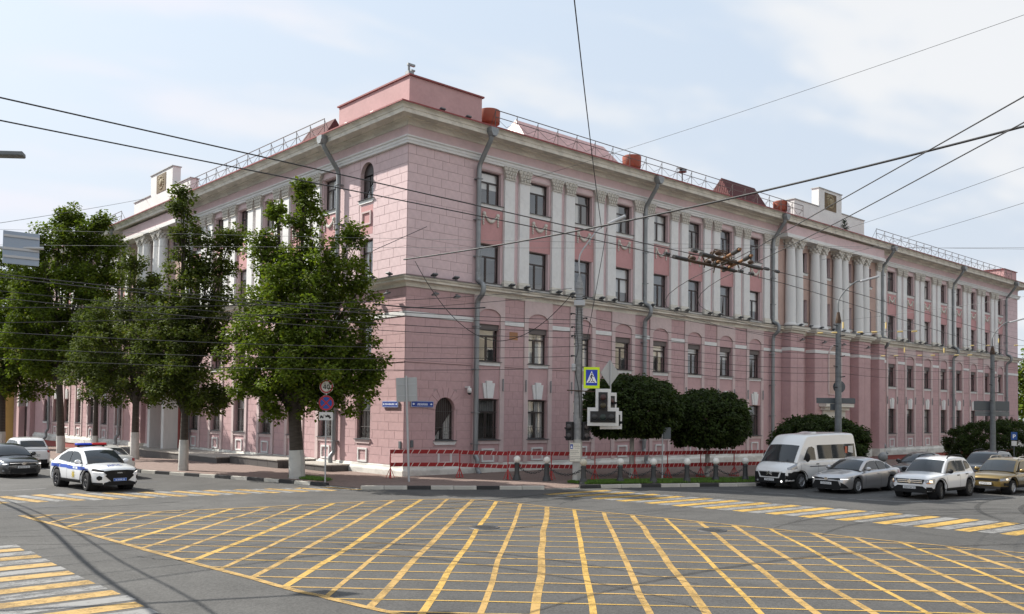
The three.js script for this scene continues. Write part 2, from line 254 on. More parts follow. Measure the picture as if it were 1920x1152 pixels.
{   // tar-filled cracks and tyre marks
  const tar = struct(new THREE.Group(), 'road_repairs'), R = rng(5);
  const crack = (pts, w) => { const d = []; for (let i = 0; i < pts.length - 1; i++) for (let k = 0; k < 7; k++) { const t = k / 7; d.push([lerp(pts[i][0], pts[i + 1][0], t) + (R() - 0.5) * 0.09, lerp(pts[i][1], pts[i + 1][1], t) + (R() - 0.5) * 0.09]); } d.push(pts[pts.length - 1]); part(tar, 'crack', ribbon(d, () => w * (0.5 + R()), 0.0165), mat.tar); };
  crack([[-1, 20.5], [1.2, 22.3], [3.6, 24.4], [7, 25.6]], 0.03); crack([[6.2, 22], [8.6, 23.2], [10, 25.4]], 0.05); crack([[7.4, 21.9], [9.6, 22.9], [11, 25]], 0.05);
  crack([[-18.5, 3.4], [-16.5, 3.6], [-14.7, 4.4], [-12.5, 4.3]], 0.05); crack([[-16.9, 3.9], [-15.2, 4.9], [-13.2, 5.2]], 0.03); crack([[-13, 9.2], [-12.4, 10.4], [-12.6, 11.6]], 0.022);
  crack([[-12.5, 24.8], [-12.2, 25.6], [-12.5, 26.4]], 0.015); crack([[-5.8, 18.2], [-3.6, 18.4], [-2, 19.6]], 0.02); crack([[2, 26], [4, 27.6], [7, 28]], 0.03); crack([[-9, 5], [-5, 6.3], [-1, 7.6]], 0.02);
  for (let i = 0; i < 16; i++) { let x = -20 + R() * 26, z = 2 + R() * 26, a = R() * 6.28; const q = [[x, z]]; for (let k = 0; k < 4 + R() * 5; k++) { a += (R() - 0.5) * 0.9; x += Math.cos(a) * 0.7; z += Math.sin(a) * 0.7; q.push([x, z]); } if (q.every(p => p[0] < 6 && p[1] < 32)) crack(q, 0.012 + R() * 0.014); }
  const arcMark = (cx, cz, r, a0, a1, w) => { const q = []; for (let i = 0; i <= 24; i++) { const a = lerp(a0, a1, i / 24); q.push([cx + Math.cos(a) * r, cz + Math.sin(a) * r]); } part(tar, 'tyre_mark', ribbon(q, u => w * (0.3 + 0.7 * Math.sin(u * Math.PI)), 0.0145), mat.tyreMark); };
  arcMark(2, 34, 12, -1.9, -0.7, 0.19); arcMark(2, 34, 13.5, -1.85, -0.75, 0.17); arcMark(14, 34, 11, -2.6, -1.5, 0.2); arcMark(14, 34, 12.4, -2.5, -1.45, 0.18); arcMark(-26, 24, 14, -1.2, 0.1, 0.17); arcMark(-26, 24, 15.5, -1.25, 0.05, 0.17); arcMark(-4, -12, 22, 1.1, 2.2, 0.2); arcMark(-4, -12, 23.5, 1.1, 2.2, 0.18); arcMark(-10, 46, 22, -1.8, -0.8, 0.2);
  for (const q of [[[-18.9, 3.1], [-16.2, 2.7], [-15.6, 3.6], [-18.4, 4.1]], [[3.4, 27.2], [8.8, 26.4], [9.2, 27.8], [3.8, 28.6]], [[-13.2, -5.6], [-9.9, -5.1], [-9.8, -4.2], [-13.1, -4.6]], [[-23, 22.4], [-18.2, 23.2], [-18.4, 24.6], [-23.2, 23.8]]]) { const g = new THREE.ShapeGeometry(shp(q.map(([x, z]) => [x, -z]))); g.rotateX(-Math.PI / 2); g.translate(0, 0.003, 0); const u = g.attributes.uv, p = g.attributes.position; for (let i = 0; i < p.count; i++) u.setXY(i, p.getX(i) + 2.2, p.getZ(i) + 1.1); part(tar, 'asphalt_patch', g, mat.patch); }
  const mk = (x, z, label) => { const t = thing('manhole_cover', label, 'manhole', [x, gy(x, z) + 0.001, z], 0.4);
    part(t, 'ring', mv(new THREE.CylinderGeometry(0.42, 0.44, 0.02, 28), 0, 0.008, 0), mat.tar);
    const l = [mv(new THREE.CylinderGeometry(0.31, 0.31, 0.016, 24), 0, 0.018, 0)]; for (let i = -3; i < 4; i++) l.push(bx(-0.26 + Math.abs(i) * 0.03, 0.26 - Math.abs(i) * 0.03, 0.024, 0.031, i * 0.075 - 0.015, i * 0.075 + 0.015)); part(t, 'lid', merge(l), mat.iron); };
  mk(-8.4, 15.9, 'round iron manhole cover inside the yellow grid, left of centre'); mk(-3.6, 20.2, 'round iron manhole cover inside the yellow grid, nearer the right zebra crossing');
}

// ---------------------------------------------------------------- pavement, kerbs, lawn
const KERB = [[-8.6, -150], [-8.6, -60], [-8.6, -30], [-8.6, -13], [-8.45, -10.4], [-5.9, -2.3], [-4.9, 1.5], [-4.6, 3.5], [1.76, 7.86], [3.4, 8.33], [6.13, 9.49], [11.2, 12.1], [15, 12.7], [40, 12.7], [150, 12.7]];
const kerbPts = []; { for (let i = 0; i < KERB.length - 1; i++) { const a = KERB[i], b = KERB[i + 1], l = Math.hypot(b[0] - a[0], b[1] - a[1]), n = Math.max(1, Math.round(l)); for (let k = 0; k < n; k++) kerbPts.push([lerp(a[0], b[0], k / n), lerp(a[1], b[1], k / n)]); } kerbPts.push(KERB[KERB.length - 1]); }
const SW = 0.14;
{
  const inner = ([x, z]) => z < -1 && x < 0 ? [1, z] : x > 1 && z > 0 ? [x, -1] : [1, -1];
  const p = [], uv = [], ix = [], n = 8;
  kerbPts.forEach((k, i) => {
    const q = inner(k), dx = q[0] - k[0], dz = q[1] - k[1], l = Math.hypot(dx, dz), o = 0.17 / l;
    for (let j = 0; j <= n; j++) { const t = lerp(o, 1, j / n), x = k[0] + dx * t, z = k[1] + dz * t; const rp = (k[1] > 1.2 && k[1] < 3.7 && k[0] < -4) || (k[0] > 1.5 && k[0] < 3.7 && k[1] < 8.5 && k[1] > 7); p.push(x, gy(x, z) + (rp ? lerp(0.018, SW - 0.004, sstep(0, 1.4, (t - o) * l)) : SW - 0.004), z); uv.push(x, z); }
    if (i) for (let j = 0; j < n; j++) { const a = (i - 1) * (n + 1) + j, b = a + 1, c = a + n + 1, d = c + 1; ix.push(a, c, b, b, c, d); }
  });
  const g = new THREE.BufferGeometry(); g.setAttribute('position', new THREE.Float32BufferAttribute(p, 3)); g.setAttribute('uv', new THREE.Float32BufferAttribute(uv, 2)); g.setIndex(ix); g.computeVertexNormals();
  const pave = struct(new THREE.Mesh(g, mat.paver), 'pavement');
  const far = [], proto = {}; let c = 0;
  for (let i = 0; i < kerbPts.length - 1; i++) {
    const a = kerbPts[i], b = kerbPts[i + 1], mx = (a[0] + b[0]) / 2, mz = (a[1] + b[1]) / 2, l = Math.hypot(b[0] - a[0], b[1] - a[1]);
    const ramp = (mz > 1.4 && mz < 3.5 && mx < -4) || (mx > 1.8 && mx < 3.4 && mz < 8.4);
    const y = gy(mx, mz), h = ramp ? 0.02 : SW + 0.008, key = l.toFixed(2) + h;
    if (!proto[key]) { const gg = uvm(rbx(-l / 2 + 0.008, l / 2 - 0.008, -0.12, h, 0, 0.17, 0.018, 1)); proto[key] = gg; }
    const near = mz > -34 && mx < 17, ang = -Math.atan2(b[1] - a[1], b[0] - a[0]);
    if (near) { const m = part(pave, 'kerb_stone', proto[key], ramp ? mat.kerbG : (mx > 2 || mz > 3 ? [mat.kerbW, mat.kerbW, mat.kerbB][(c++) % 3] : [mat.kerbW, mat.kerbB][(c++) % 2]));
      m.position.set(mx, y, mz); m.rotation.y = ang; m.position.y += (hash2(i, 2, 9) - 0.5) * 0.012; m.rotation.y += (hash2(i, 4, 9) - 0.5) * 0.025; }
    else { const gg = proto[key].clone(); gg.rotateY(ang); gg.translate(mx, y, mz); far.push(gg); }
  }
  const kf = part(pave, 'far_kerb', merge(far), mat.kerbG); kf.userData.kind = 'stuff';
}
{   // lawn strip with the bollards, and the tuft round the first lime tree
  const lawnIn = [[3.9, 7.2], [6.5, 7.6], [9.5, 9], [12.5, 10], [17, 10.6], [30, 10.6], [60, 10.6]], lawnOut = [[4.0, 8.25], [6.2, 9.3], [9.2, 10.75], [11.2, 11.8], [15, 12.4], [30, 12.4], [60, 12.4]];
  const p = [], ix = [], R = rng(31), N = 24, at = (l, t) => { const f = t * (l.length - 1), i = Math.min(l.length - 2, Math.floor(f)); return [lerp(l[i][0], l[i + 1][0], f - i), lerp(l[i][1], l[i + 1][1], f - i)]; };
  for (let i = 0; i <= N; i++) { for (const l of [lawnIn, lawnOut]) { const q = at(l, i / N); p.push(q[0], gy(...q) + SW + 0.012, q[1]); } if (i) { const k = i * 2; ix.push(k - 2, k - 1, k, k, k - 1, k + 1); } }
  const g = new THREE.BufferGeometry(); g.setAttribute('position', new THREE.Float32BufferAttribute(p, 3)); g.setIndex(ix); g.computeVertexNormals();
  struct(new THREE.Mesh(g, mat.soil), 'lawn_soil');
  const blade = new THREE.BufferGeometry(); blade.setAttribute('position', new THREE.Float32BufferAttribute([-0.012, 0, 0, 0.012, 0, 0, 0.006, 0.09, 0.03, -0.03, 0, 0.03, -0.012, 0, 0.045, -0.05, 0.075, 0.04, 0.03, 0, -0.03, 0.045, 0, -0.02, 0.06, 0.085, -0.05], 3)); blade.computeVertexNormals();
  const cnt = 16000, im = new THREE.InstancedMesh(blade, mat.grass.clone(), cnt), m4 = new THREE.Matrix4(), q4 = new THREE.Quaternion(), col = new THREE.Color(); im.material.side = THREE.DoubleSide;
  for (let i = 0; i < cnt; i++) {
    let x, z; if (i < 14600) { const t = Math.pow(R(), 1.5), a = at(lawnIn, t), b = at(lawnOut, t), s = R(); x = lerp(a[0], b[0], s); z = lerp(a[1], b[1], s); }
    else { const a = R() * 6.28, r = Math.sqrt(R()); x = -4.5 + Math.cos(a) * r * 0.5 + Math.sin(a) * r * 0.1; z = -0.9 + Math.sin(a) * r * 1.5; if (x < -4.95 - z * 0.05) x = -4.4; }
    q4.setFromAxisAngle(V(0, 1, 0), R() * 6.28); const s = 0.7 + R() * 0.9; m4.compose(V(x, gy(x, z) + SW + 0.01, z), q4, V(s, s, s)); im.setMatrixAt(i, m4); const k = 0.75 + R() * 0.6; col.setRGB(k * (0.9 + R() * 0.3), k, k * 0.9); im.setColorAt(i, col);
  }
  im.name = 'grass'; tag(im, 'short green grass of the lawn strip behind the striped kerb', 'grass'); im.userData.kind = 'stuff'; scene.add(im);
}
{   // granite terrace along the left facade
  const t = thing('granite_terrace', 'long dark granite terrace with pale slabs along the base of the left facade', 'terrace', [0, 0, 0]);
  for (const [z0, z1, x, h] of [[-8, -4.6, -1.5, 0.34], [-14, -8.15, -2.3, 0.46], [-30, -14.15, -3.0, 0.58], [-36, -30.1, -2.4, 0.5]]) {
    const y = gy(x, z0);
    const n = Math.round((z1 - z0) / 1.2), w = (z1 - z0) / n;
    for (let i = 0; i < n; i++) { const m = part(t, 'granite_block', uvm(rbx(x, x + 0.3, -1, h - 0.075, 0.004, w - 0.004, 0.01, 1)), mat.granite); m.position.set(0, y + SW, z0 + i * w);
      const s = part(t, 'slab', uvm(rbx(x - 0.05, 0.05, h - 0.07, h, 0.004, w - 0.004, 0.012, 1)), mat.slab); s.position.copy(m.position); }
    part(t, 'end_block', uvm(bx(x + 0.32, -0.03, y - 1, y + SW + h - 0.075, z1 - 0.3, z1 - 0.01)), mat.granite);
  }
}

// ---------------------------------------------------------------- the pink building
// Each facade has a frame of its own: u along the wall, y up, d outwards. Right facade: u = x. Left facade: u runs from its far end to the corner.
const LEN_R = 81.3, LEN_L = 64.3;
const FR = { o: [0, 0, 0], r: 0 }, FL = { o: [0, 0, -LEN_L], r: -Math.PI / 2 };
const B = thing('pink_building', 'long four-storey pink building with white pilasters on the street corner', 'building');
function put(F, m, u, y, d) { m.rotation.y = F.r; if (F === FR) m.position.set(u, y, d); else m.position.set(-d, y, -LEN_L + u); return m; }
function fpart(F, name, geo, material, u = 0, y = 0, d = 0, parent = B) { const m = part(parent, name, geo, material); return parent === B ? put(F, m, u, y, d) : (m.position.set(u, y, d), m); }
const sL = s => LEN_L - s;   // distance from the corner -> u on the left facade

// bays
const baysR = []; for (let i = 0; i < 8; i++) baysR.push(5.28 + 3.53 * i); for (let i = 0; i < 8; i++) baysR.push(51.15 + 3.56 * i);
const baysL = []; for (let i = 0; i < 6; i++) baysL.push(sL(7.2 + 3.5 * i)); for (let i = 0; i < 6; i++) baysL.push(sL(39.6 + 3.5 * i));
const WW = 1.46, ROWS = [[1.8, 3.93], [5.86, 7.82], [9.95, 12.01], [14.07, 15.81]];
const loggiaR = [36.4, 39.9, 43.35, 46.75], loggiaL = [sL(29.0), sL(32.2), sL(35.4)];
const rectHole = (u, w, y0, y1) => { const h = new THREE.Path(); h.moveTo(u - w / 2, y0); h.lineTo(u + w / 2, y0); h.lineTo(u + w / 2, y1); h.lineTo(u - w / 2, y1); h.closePath(); return h; };
const archHole = (u, w, y0, y1) => { const h = new THREE.Path(), r = w / 2; h.moveTo(u - r, y0); h.lineTo(u + r, y0); h.lineTo(u + r, y1 - r); h.absarc(u, y1 - r, r, 0, Math.PI, false); h.closePath(); return h; };
const openR = [], openL = [];
baysR.forEach(u => ROWS.forEach(([a, b], k) => openR.push([u, WW, a, b, k]))); baysL.forEach(u => ROWS.forEach(([a, b], k) => openL.push([u, WW, a, b, k])));
loggiaR.forEach(u => { openR.push([u, 1.3, 10.3, 12.01, 2]); openR.push([u, 1.3, 14.07, 15.6, 3]); }); loggiaL.forEach(u => { openL.push([u, 1.3, 10.3, 12.01, 2]); openL.push([u, 1.3, 14.07, 15.6, 3]); });
openR.push([2.47, 1.2, 1.8, 3.95, 'arch1']);
openL.push([sL(3.55), 1.25, 1.8, 3.93, 0], [sL(3.55), 1.25, 5.86, 7.82, 1], [sL(3.55), 1.2, 9.95, 12.01, 2], [sL(3.6), 1.2, 14.07, 16.0, 'arch4'], [sL(60.6), 1.2, 1.8, 3.95, 'arch1']);
openR.push([79.4, 1.2, -0.9, 3.4, 'door']);

function wall(F, len, opens) {
  const mk = (y0, y1, m, name) => {
    const s = shp([[0, y0], [len, y0], [len, y1], [0, y1]]);
    for (const [u, w, a, b, k] of opens) if (a > y0 - 2 && b < y1 + 1 && a >= y0 - 2 && a < y1) s.holes.push(typeof k === 'string' ? archHole(u, w, Math.max(a, y0 + 0.02), b) : rectHole(u, w, a, b));
    const g = uvm(mv(ext(s, 0.42), 0, 0, -0.42)); return fpart(F, name, g, m);
  };
  mk(-0.2, 9.4, mat.pinkLow, 'lower_wall'); mk(9.4, 17.2, mat.pinkUp, 'upper_wall');
}
wall(FR, LEN_R, openR); wall(FL, LEN_L - 0.43, openL);
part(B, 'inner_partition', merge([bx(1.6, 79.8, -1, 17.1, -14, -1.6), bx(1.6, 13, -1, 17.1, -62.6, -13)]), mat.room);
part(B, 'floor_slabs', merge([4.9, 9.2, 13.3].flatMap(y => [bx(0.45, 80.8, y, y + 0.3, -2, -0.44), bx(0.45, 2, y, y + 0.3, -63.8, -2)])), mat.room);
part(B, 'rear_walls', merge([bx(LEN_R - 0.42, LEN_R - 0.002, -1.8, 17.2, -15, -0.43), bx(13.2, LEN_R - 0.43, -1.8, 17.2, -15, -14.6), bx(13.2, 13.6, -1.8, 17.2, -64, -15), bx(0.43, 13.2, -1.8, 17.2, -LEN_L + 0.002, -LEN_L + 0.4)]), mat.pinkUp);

// swept mouldings that run round the corner: profile [d, y]
function sweep(profile, uEnd = LEN_R, zEnd = LEN_L) {
  const P = [], uv = []; let acc = 0;
  for (let i = 0; i < profile.length - 1; i++) {
    const a = profile[i], b = profile[i + 1], pts = q => [[-q[0], q[1], -zEnd - q[0]], [-q[0], q[1], q[0]], [uEnd + q[0], q[1], q[0]], [uEnd + q[0], q[1], -14]];
    const A = pts(a), Bq = pts(b), l = Math.hypot(a[0] - b[0], a[1] - b[1]); let s = 0;
    for (let k = 0; k < 3; k++) {
      const L = Math.hypot(A[k + 1][0] - A[k][0], A[k + 1][2] - A[k][2]);
      P.push(...A[k], ...A[k + 1], ...Bq[k + 1], ...A[k], ...Bq[k + 1], ...Bq[k]); uv.push(s, acc, s + L, acc, s + L, acc + l, s, acc, s + L, acc + l, s, acc + l); s += L;
    }
    acc += l;
  }
  const g = new THREE.BufferGeometry(); g.setAttribute('position', new THREE.Float32BufferAttribute(P, 3)); g.setAttribute('uv', new THREE.Float32BufferAttribute(uv, 2)); g.computeVertexNormals(); return g;
}
const arc = (d0, y0, d1, y1, n, k) => { const r = []; for (let i = 1; i <= n; i++) { const t = i / n; r.push(k > 0 ? [lerp(d0, d1, 1 - Math.cos(t * Math.PI / 2)), lerp(y0, y1, Math.sin(t * Math.PI / 2))] : [lerp(d0, d1, Math.sin(t * Math.PI / 2)), lerp(y0, y1, 1 - Math.cos(t * Math.PI / 2))]); } return r; };
part(B, 'base_course', sweep([[0, -1.9], [0.10, -1.9], [0.10, -0.04], [0.1, 0]]), mat.redBase);
part(B, 'plinth', sweep([[0.1, -0.05], [0.16, -0.03], [0.17, 0.36], [0.15, 0.42], ...arc(0.15, 0.42, 0.05, 0.58, 4, -1), [0.03, 0.62], [-0.02, 0.62]]), mat.plinth);
part(B, 'ledge', sweep([[-0.02, 9.26], [0.07, 9.28], [0.08, 9.36], ...arc(0.08, 9.36, 0.24, 9.5, 4, 1), [0.36, 9.52], [0.37, 9.62], ...arc(0.37, 9.62, 0.47, 9.71, 3, -1), [0.48, 9.74]]), mat.cream);
part(B, 'ledge_flashing', sweep([[0.48, 9.735], [0.52, 9.73], [0.52, 9.75], [-0.02, 9.84]]), mat.flash);
part(B, 'architrave', sweep([[-0.02, 16.2], [0.16, 16.21], [0.17, 16.33], [0.2, 16.34], [0.21, 16.46], ...arc(0.21, 16.46, 0.28, 16.52, 3, -1), [0.28, 16.56], [0.05, 16.57]]), mat.white);
part(B, 'frieze', sweep([[0.045, 16.5], [0.045, 17.2]]), mat.pinkUp);
part(B, 'cornice', sweep([[0.03, 17.1], [0.1, 17.11], [0.11, 17.15], ...arc(0.11, 17.15, 0.34, 17.29, 5, 1), [0.42, 17.3], [0.43, 17.35], [0.98, 17.37], [0.99, 17.31], [1.03, 17.31], [1.04, 17.5], [1.08, 17.51], ...arc(1.08, 17.51, 1.24, 17.67, 5, 1), [1.26, 17.67], [1.26, 17.71]]), mat.cream);
part(B, 'roof_edge', sweep([[1.22, 17.70], [1.31, 17.685], [1.31, 17.755], [1.28, 17.765], [0.2, 18.02]]), mat.roof);
part(B, 'roof', sweep([[0.22, 18.0], [-6.5, 19.75], [-13.5, 18.0]]), mat.roof);
// white string band on the second storey, interrupted by the bay surrounds
{
  const band = (F, a, b) => fpart(F, 'string_band', uvm(rbx(0, b - a, 0, 0.24, -0.05, 0.055, 0.02, 1)), mat.white, a, 7.84, 0);
  const run = (F, bays, lo, hi, skip) => { let p = lo; for (const u of [...bays].sort((a, b) => a - b)) { if (u - 1.06 > p && u - p < 9) band(F, p, u - 1.06); p = u + 1.06; } band(F, p, hi); };
  run(FR, baysR.slice(0, 8), 0, 33.5); run(FR, baysR.slice(8), 48.4, LEN_R); run(FL, baysL.slice(0, 6), sL(26.4), LEN_L); run(FL, baysL.slice(6), 0, sL(38));
  const line = (F, a, b) => fpart(F, 'string_moulding', bx(0, b - a, 0, 0.07, -0.05, 0.05), mat.pinkLow, a, 5.63, 0);
  line(FR, 0, 4.1); line(FL, sL(5.3), LEN_L); for (let i = 0; i < 7; i++) line(FR, baysR[i] + 1.07, baysR[i + 1] - 1.07); for (let i = 8; i < 15; i++) line(FR, baysR[i] + 1.07, baysR[i + 1] - 1.07);
}
// bay surrounds of the two lower storeys
{
  const s = shp([[-1.05, 0.6], [1.05, 0.6], [1.05, 9.28], [-1.05, 9.28]]), h = new THREE.Path();
  h.moveTo(-0.76, 0.6); h.lineTo(0.76, 0.6); h.lineTo(0.76, 8.28); h.quadraticCurveTo(0.7, 8.42, 0.4, 8.56); h.quadraticCurveTo(0, 8.66, -0.4, 8.56); h.quadraticCurveTo(-0.7, 8.42, -0.76, 8.28); h.closePath();
  const pts = [[-1.05, 0.6], [-0.76, 0.6], ...h.getPoints(6).slice(1).reverse().filter(p => p.y > 0.7).map(p => [p.x, p.y]), [0.76, 0.6], [1.05, 0.6], [1.05, 9.28], [-1.05, 9.28]];
  const g = uvm(mv(ext(pts, 0.11), 0, 0, -0.03));
  baysR.forEach(u => fpart(FR, 'bay_surround', g, mat.pinkPale, u)); baysL.forEach(u => fpart(FL, 'bay_surround', g, mat.pinkPale, u));
  const panel = merge([bx(-0.43, 0.43, 0.66, 0.75, -0.02, 0.07), bx(-0.43, 0.43, 1.28, 1.37, -0.02, 0.07), bx(-0.43, -0.34, 0.752, 1.278, -0.02, 0.07), bx(0.34, 0.43, 0.752, 1.278, -0.02, 0.07)]);
  const pu = [...baysR.map(u => [FR, u]), [FR, 2.47], ...baysL.map(u => [FL, u]), [FL, sL(3.55)]]; pu.forEach(([F, u]) => fpart(F, 'panel_frame', panel, mat.white, u)); fpart(FL, 'panel_frame', panel, mat.pinkPale, sL(3.55), 12.08, 0.0); fpart(FL, 'recessed_panel', bx(-0.55, 0.55, 12.25, 13.75, -0.02, 0.006), mat.pinkDeep, sL(3.55));
  const key = (pts, d) => mv(ext(pts, d, 0.012), 0, 0, -0.01);
  const kc = key([[-0.13, 3.97], [0.13, 3.97], [0.19, 4.86], [-0.19, 4.86]], 0.12), ks = key([[-0.29, 3.97], [-0.15, 3.97], [-0.21, 4.74], [-0.41, 4.74]], 0.07), kt = key([[0.15, 3.97], [0.29, 3.97], [0.41, 4.74], [0.21, 4.74]], 0.07);
  const kg = merge([kc, ks, kt]); baysR.forEach(u => fpart(FR, 'keystone', kg, mat.white, u)); baysL.forEach(u => fpart(FL, 'keystone', kg, mat.white, u));
  const hook = merge([bx(-0.03, 0.03, 4.35, 5.0, 0.1, 0.14), bx(-0.02, 0.02, 4.42, 4.47, 0.06, 0.12), bx(-0.02, 0.02, 4.88, 4.93, 0.06, 0.12)]);
  baysR.forEach(u => { for (const s2 of [-1, 1]) fpart(FR, 'flag_bracket', hook, mat.pipe, u + s2 * 0.94); });
}
// windows
{
  const R = rng(11), cache = new Map();
  const geos = (w, h, kind) => {
    const key = w + '|' + h.toFixed(2) + kind; if (cache.has(key)) return cache.get(key);
    const f = 0.085, a = -w / 2, b = w / 2, tr = h * 0.66, bar = (x0, x1, y0, y1) => bx(x0, x1, y0, y1, -0.03, 0.03); let frame, panes = [];
    if (kind === 'arch') {
      const o = shp([[a, 0], [b, 0], [b, h - b]]); o.absarc(0, h - b, b, 0, Math.PI, false); const r = b - f, hole = new THREE.Path(); hole.moveTo(-r, f); hole.lineTo(r, f); hole.lineTo(r, h - b); hole.absarc(0, h - b, r, 0, Math.PI, false); hole.closePath(); o.holes.push(hole);
      frame = merge([mv(ext(o, 0.06), 0, 0, -0.03), bar(-r, r, h - b - 0.1, h - b - 0.02), bar(-0.04, 0.04, f, h - b - 0.1)]);
      const top = new THREE.Shape(); top.moveTo(-r, h - b - 0.02); top.lineTo(r, h - b - 0.02); top.lineTo(r, h - b); top.absarc(0, h - b, r, 0, Math.PI, false); panes.push(new THREE.ShapeGeometry(top, 8));
      for (const s of [-1, 1]) { const g = new THREE.PlaneGeometry(r - 0.04, h - b - 0.1 - f); g.translate(s * (r + 0.04) / 2, (h - b - 0.1 + f) / 2, 0); panes.push(g); }
    } else {
      const m = kind === 'left' ? -0.12 : 0;
      frame = merge([bar(a, b, 0, f), bar(a, b, h - f, h), bar(a, a + f, f, h - f), bar(b - f, b, f, h - f), bar(a + f, b - f, tr, tr + 0.085), bar(m - 0.06, m + 0.06, f, tr)]);
      const q = (x0, x1, y0, y1) => { const g = new THREE.PlaneGeometry(x1 - x0, y1 - y0); g.translate((x0 + x1) / 2, (y0 + y1) / 2, 0); return g; };
      panes = [q(a + f, b - f, tr + 0.085, h - f), q(a + f, m - 0.06, f, tr), q(m + 0.06, b - f, f, tr)];
    }
    const sill = merge([ext([[-b - 0.1, 0], [b + 0.1, 0], [b + 0.1, -0.1], [b, -0.2], [-b, -0.2], [-b - 0.1, -0.1]], 0.2)]);
    const sillTop = mv(rot(new THREE.BoxGeometry(w + 0.24, 0.025, 0.5), 'X', 0.1), 0, 0.02, 0.0);
    const gr = []; for (let i = 0; i < 9; i++) { const x = a + 0.08 + i * (w - 0.16) / 8; gr.push(rod([x, 0.02, 0], [x, h - 0.02, 0], 0.009, 0.009, 5)); } for (const y of [0.06, h * 0.3, h * 0.68, h - 0.06]) gr.push(rod([a, y, 0], [b, y, 0], 0.01, 0.01, 5));
    for (let i = 0; i < 4; i++) { const x = a + w * (i + 0.5) / 4, t = new THREE.TorusGeometry(0.11, 0.009, 4, 10); t.translate(x, h * 0.18, 0.01); gr.push(t); }
    const cur = []; for (let i = 0; i <= 12; i++) cur.push([i / 12, 0.03 * Math.sin(i * 1.9)]);
    const curtain = grid(24, 1, (u, v) => [a + u * w * 0.42, v * (h - 0.05), 0.035 * Math.sin(u * 26)]);
    const blind = []; for (let i = 0; i < 14; i++) blind.push(mv(rot(new THREE.BoxGeometry(w - 0.1, 0.004, 0.06), 'X', 0.5), 0, h - 0.04 - i * 0.055, 0));
    const r = { frame, panes, sill, sillTop, grille: merge(gr), curtain, blind: merge(blind) }; cache.set(key, r); return r;
  };
  const win = (F, [u, w, y0, y1, k]) => {
    if (k === 'door') { const d = part(B, 'arched_door', mv(ext(archShape(w - 0.02, y1 - y0), 0.06), 0, 0, -0.03), mat.rust); put(F, d, u, y0, -0.3); return; }
    const G = geos(w, y1 - y0, typeof k === 'string' ? 'arch' : R() < 0.35 ? 'left' : 'mid');
    const m = fpart(F, 'window', G.frame, mat.frame, u, y0, -0.24);
    G.panes.forEach((g, i) => { const p = fpart(F, 'pane', g, mat.glass, 0, 0, 0.005, m); if (typeof k !== 'string' && i === 1 && R() < 0.12) { p.rotation.x = 0.05; p.position.z = -0.02; } });
    fpart(F, 'sill', G.sill, k === 0 ? mat.pinkPale : mat.white, 0, -0.005, 0.1, m); fpart(F, 'sill_flashing', G.sillTop, mat.flash, 0, 0.0, 0.12, m);
    if (k === 0 || k === 'arch1') fpart(F, 'grille', G.grille, mat.grille, 0, 0, 0.12, m);
    const c = R();
    if (c < 0.45) { fpart(F, 'curtain', G.curtain, mat.curtain, 0, 0, -0.12, m); if (R() < 0.6) { const q = fpart(F, 'curtain', G.curtain, mat.curtain, w * 0.58, 0, -0.12, m); } }
    else if (c < 0.66) fpart(F, 'blind', G.blind, mat.blind, 0, 0, -0.1, m);
    else if (c < 0.88) { const q = fpart(F, 'roller_blind', bx(-w / 2 + 0.05, w / 2 - 0.05, (y1 - y0) * (0.25 + 0.6 * R()), y1 - y0 - 0.05, -0.005, 0.005), mat.curtain, 0, 0, -0.1, m); }
    if (k === 1) { fpart(F, 'shutter_box', bx(-w / 2 + 0.002, w / 2 - 0.002, y1 - y0 - 0.3, y1 - y0 - 0.004, 0.032, 0.16), mat.shutter, 0, 0, 0, m); }
  };
  function archShape(w, h) { const s = new THREE.Shape(), r = w / 2; s.moveTo(-r, 0); s.lineTo(r, 0); s.lineTo(r, h - r); s.absarc(0, h - r, r, 0, Math.PI, false); s.closePath(); return s; }
  openR.forEach(o => win(FR, o)); openL.forEach(o => win(FL, o));
}
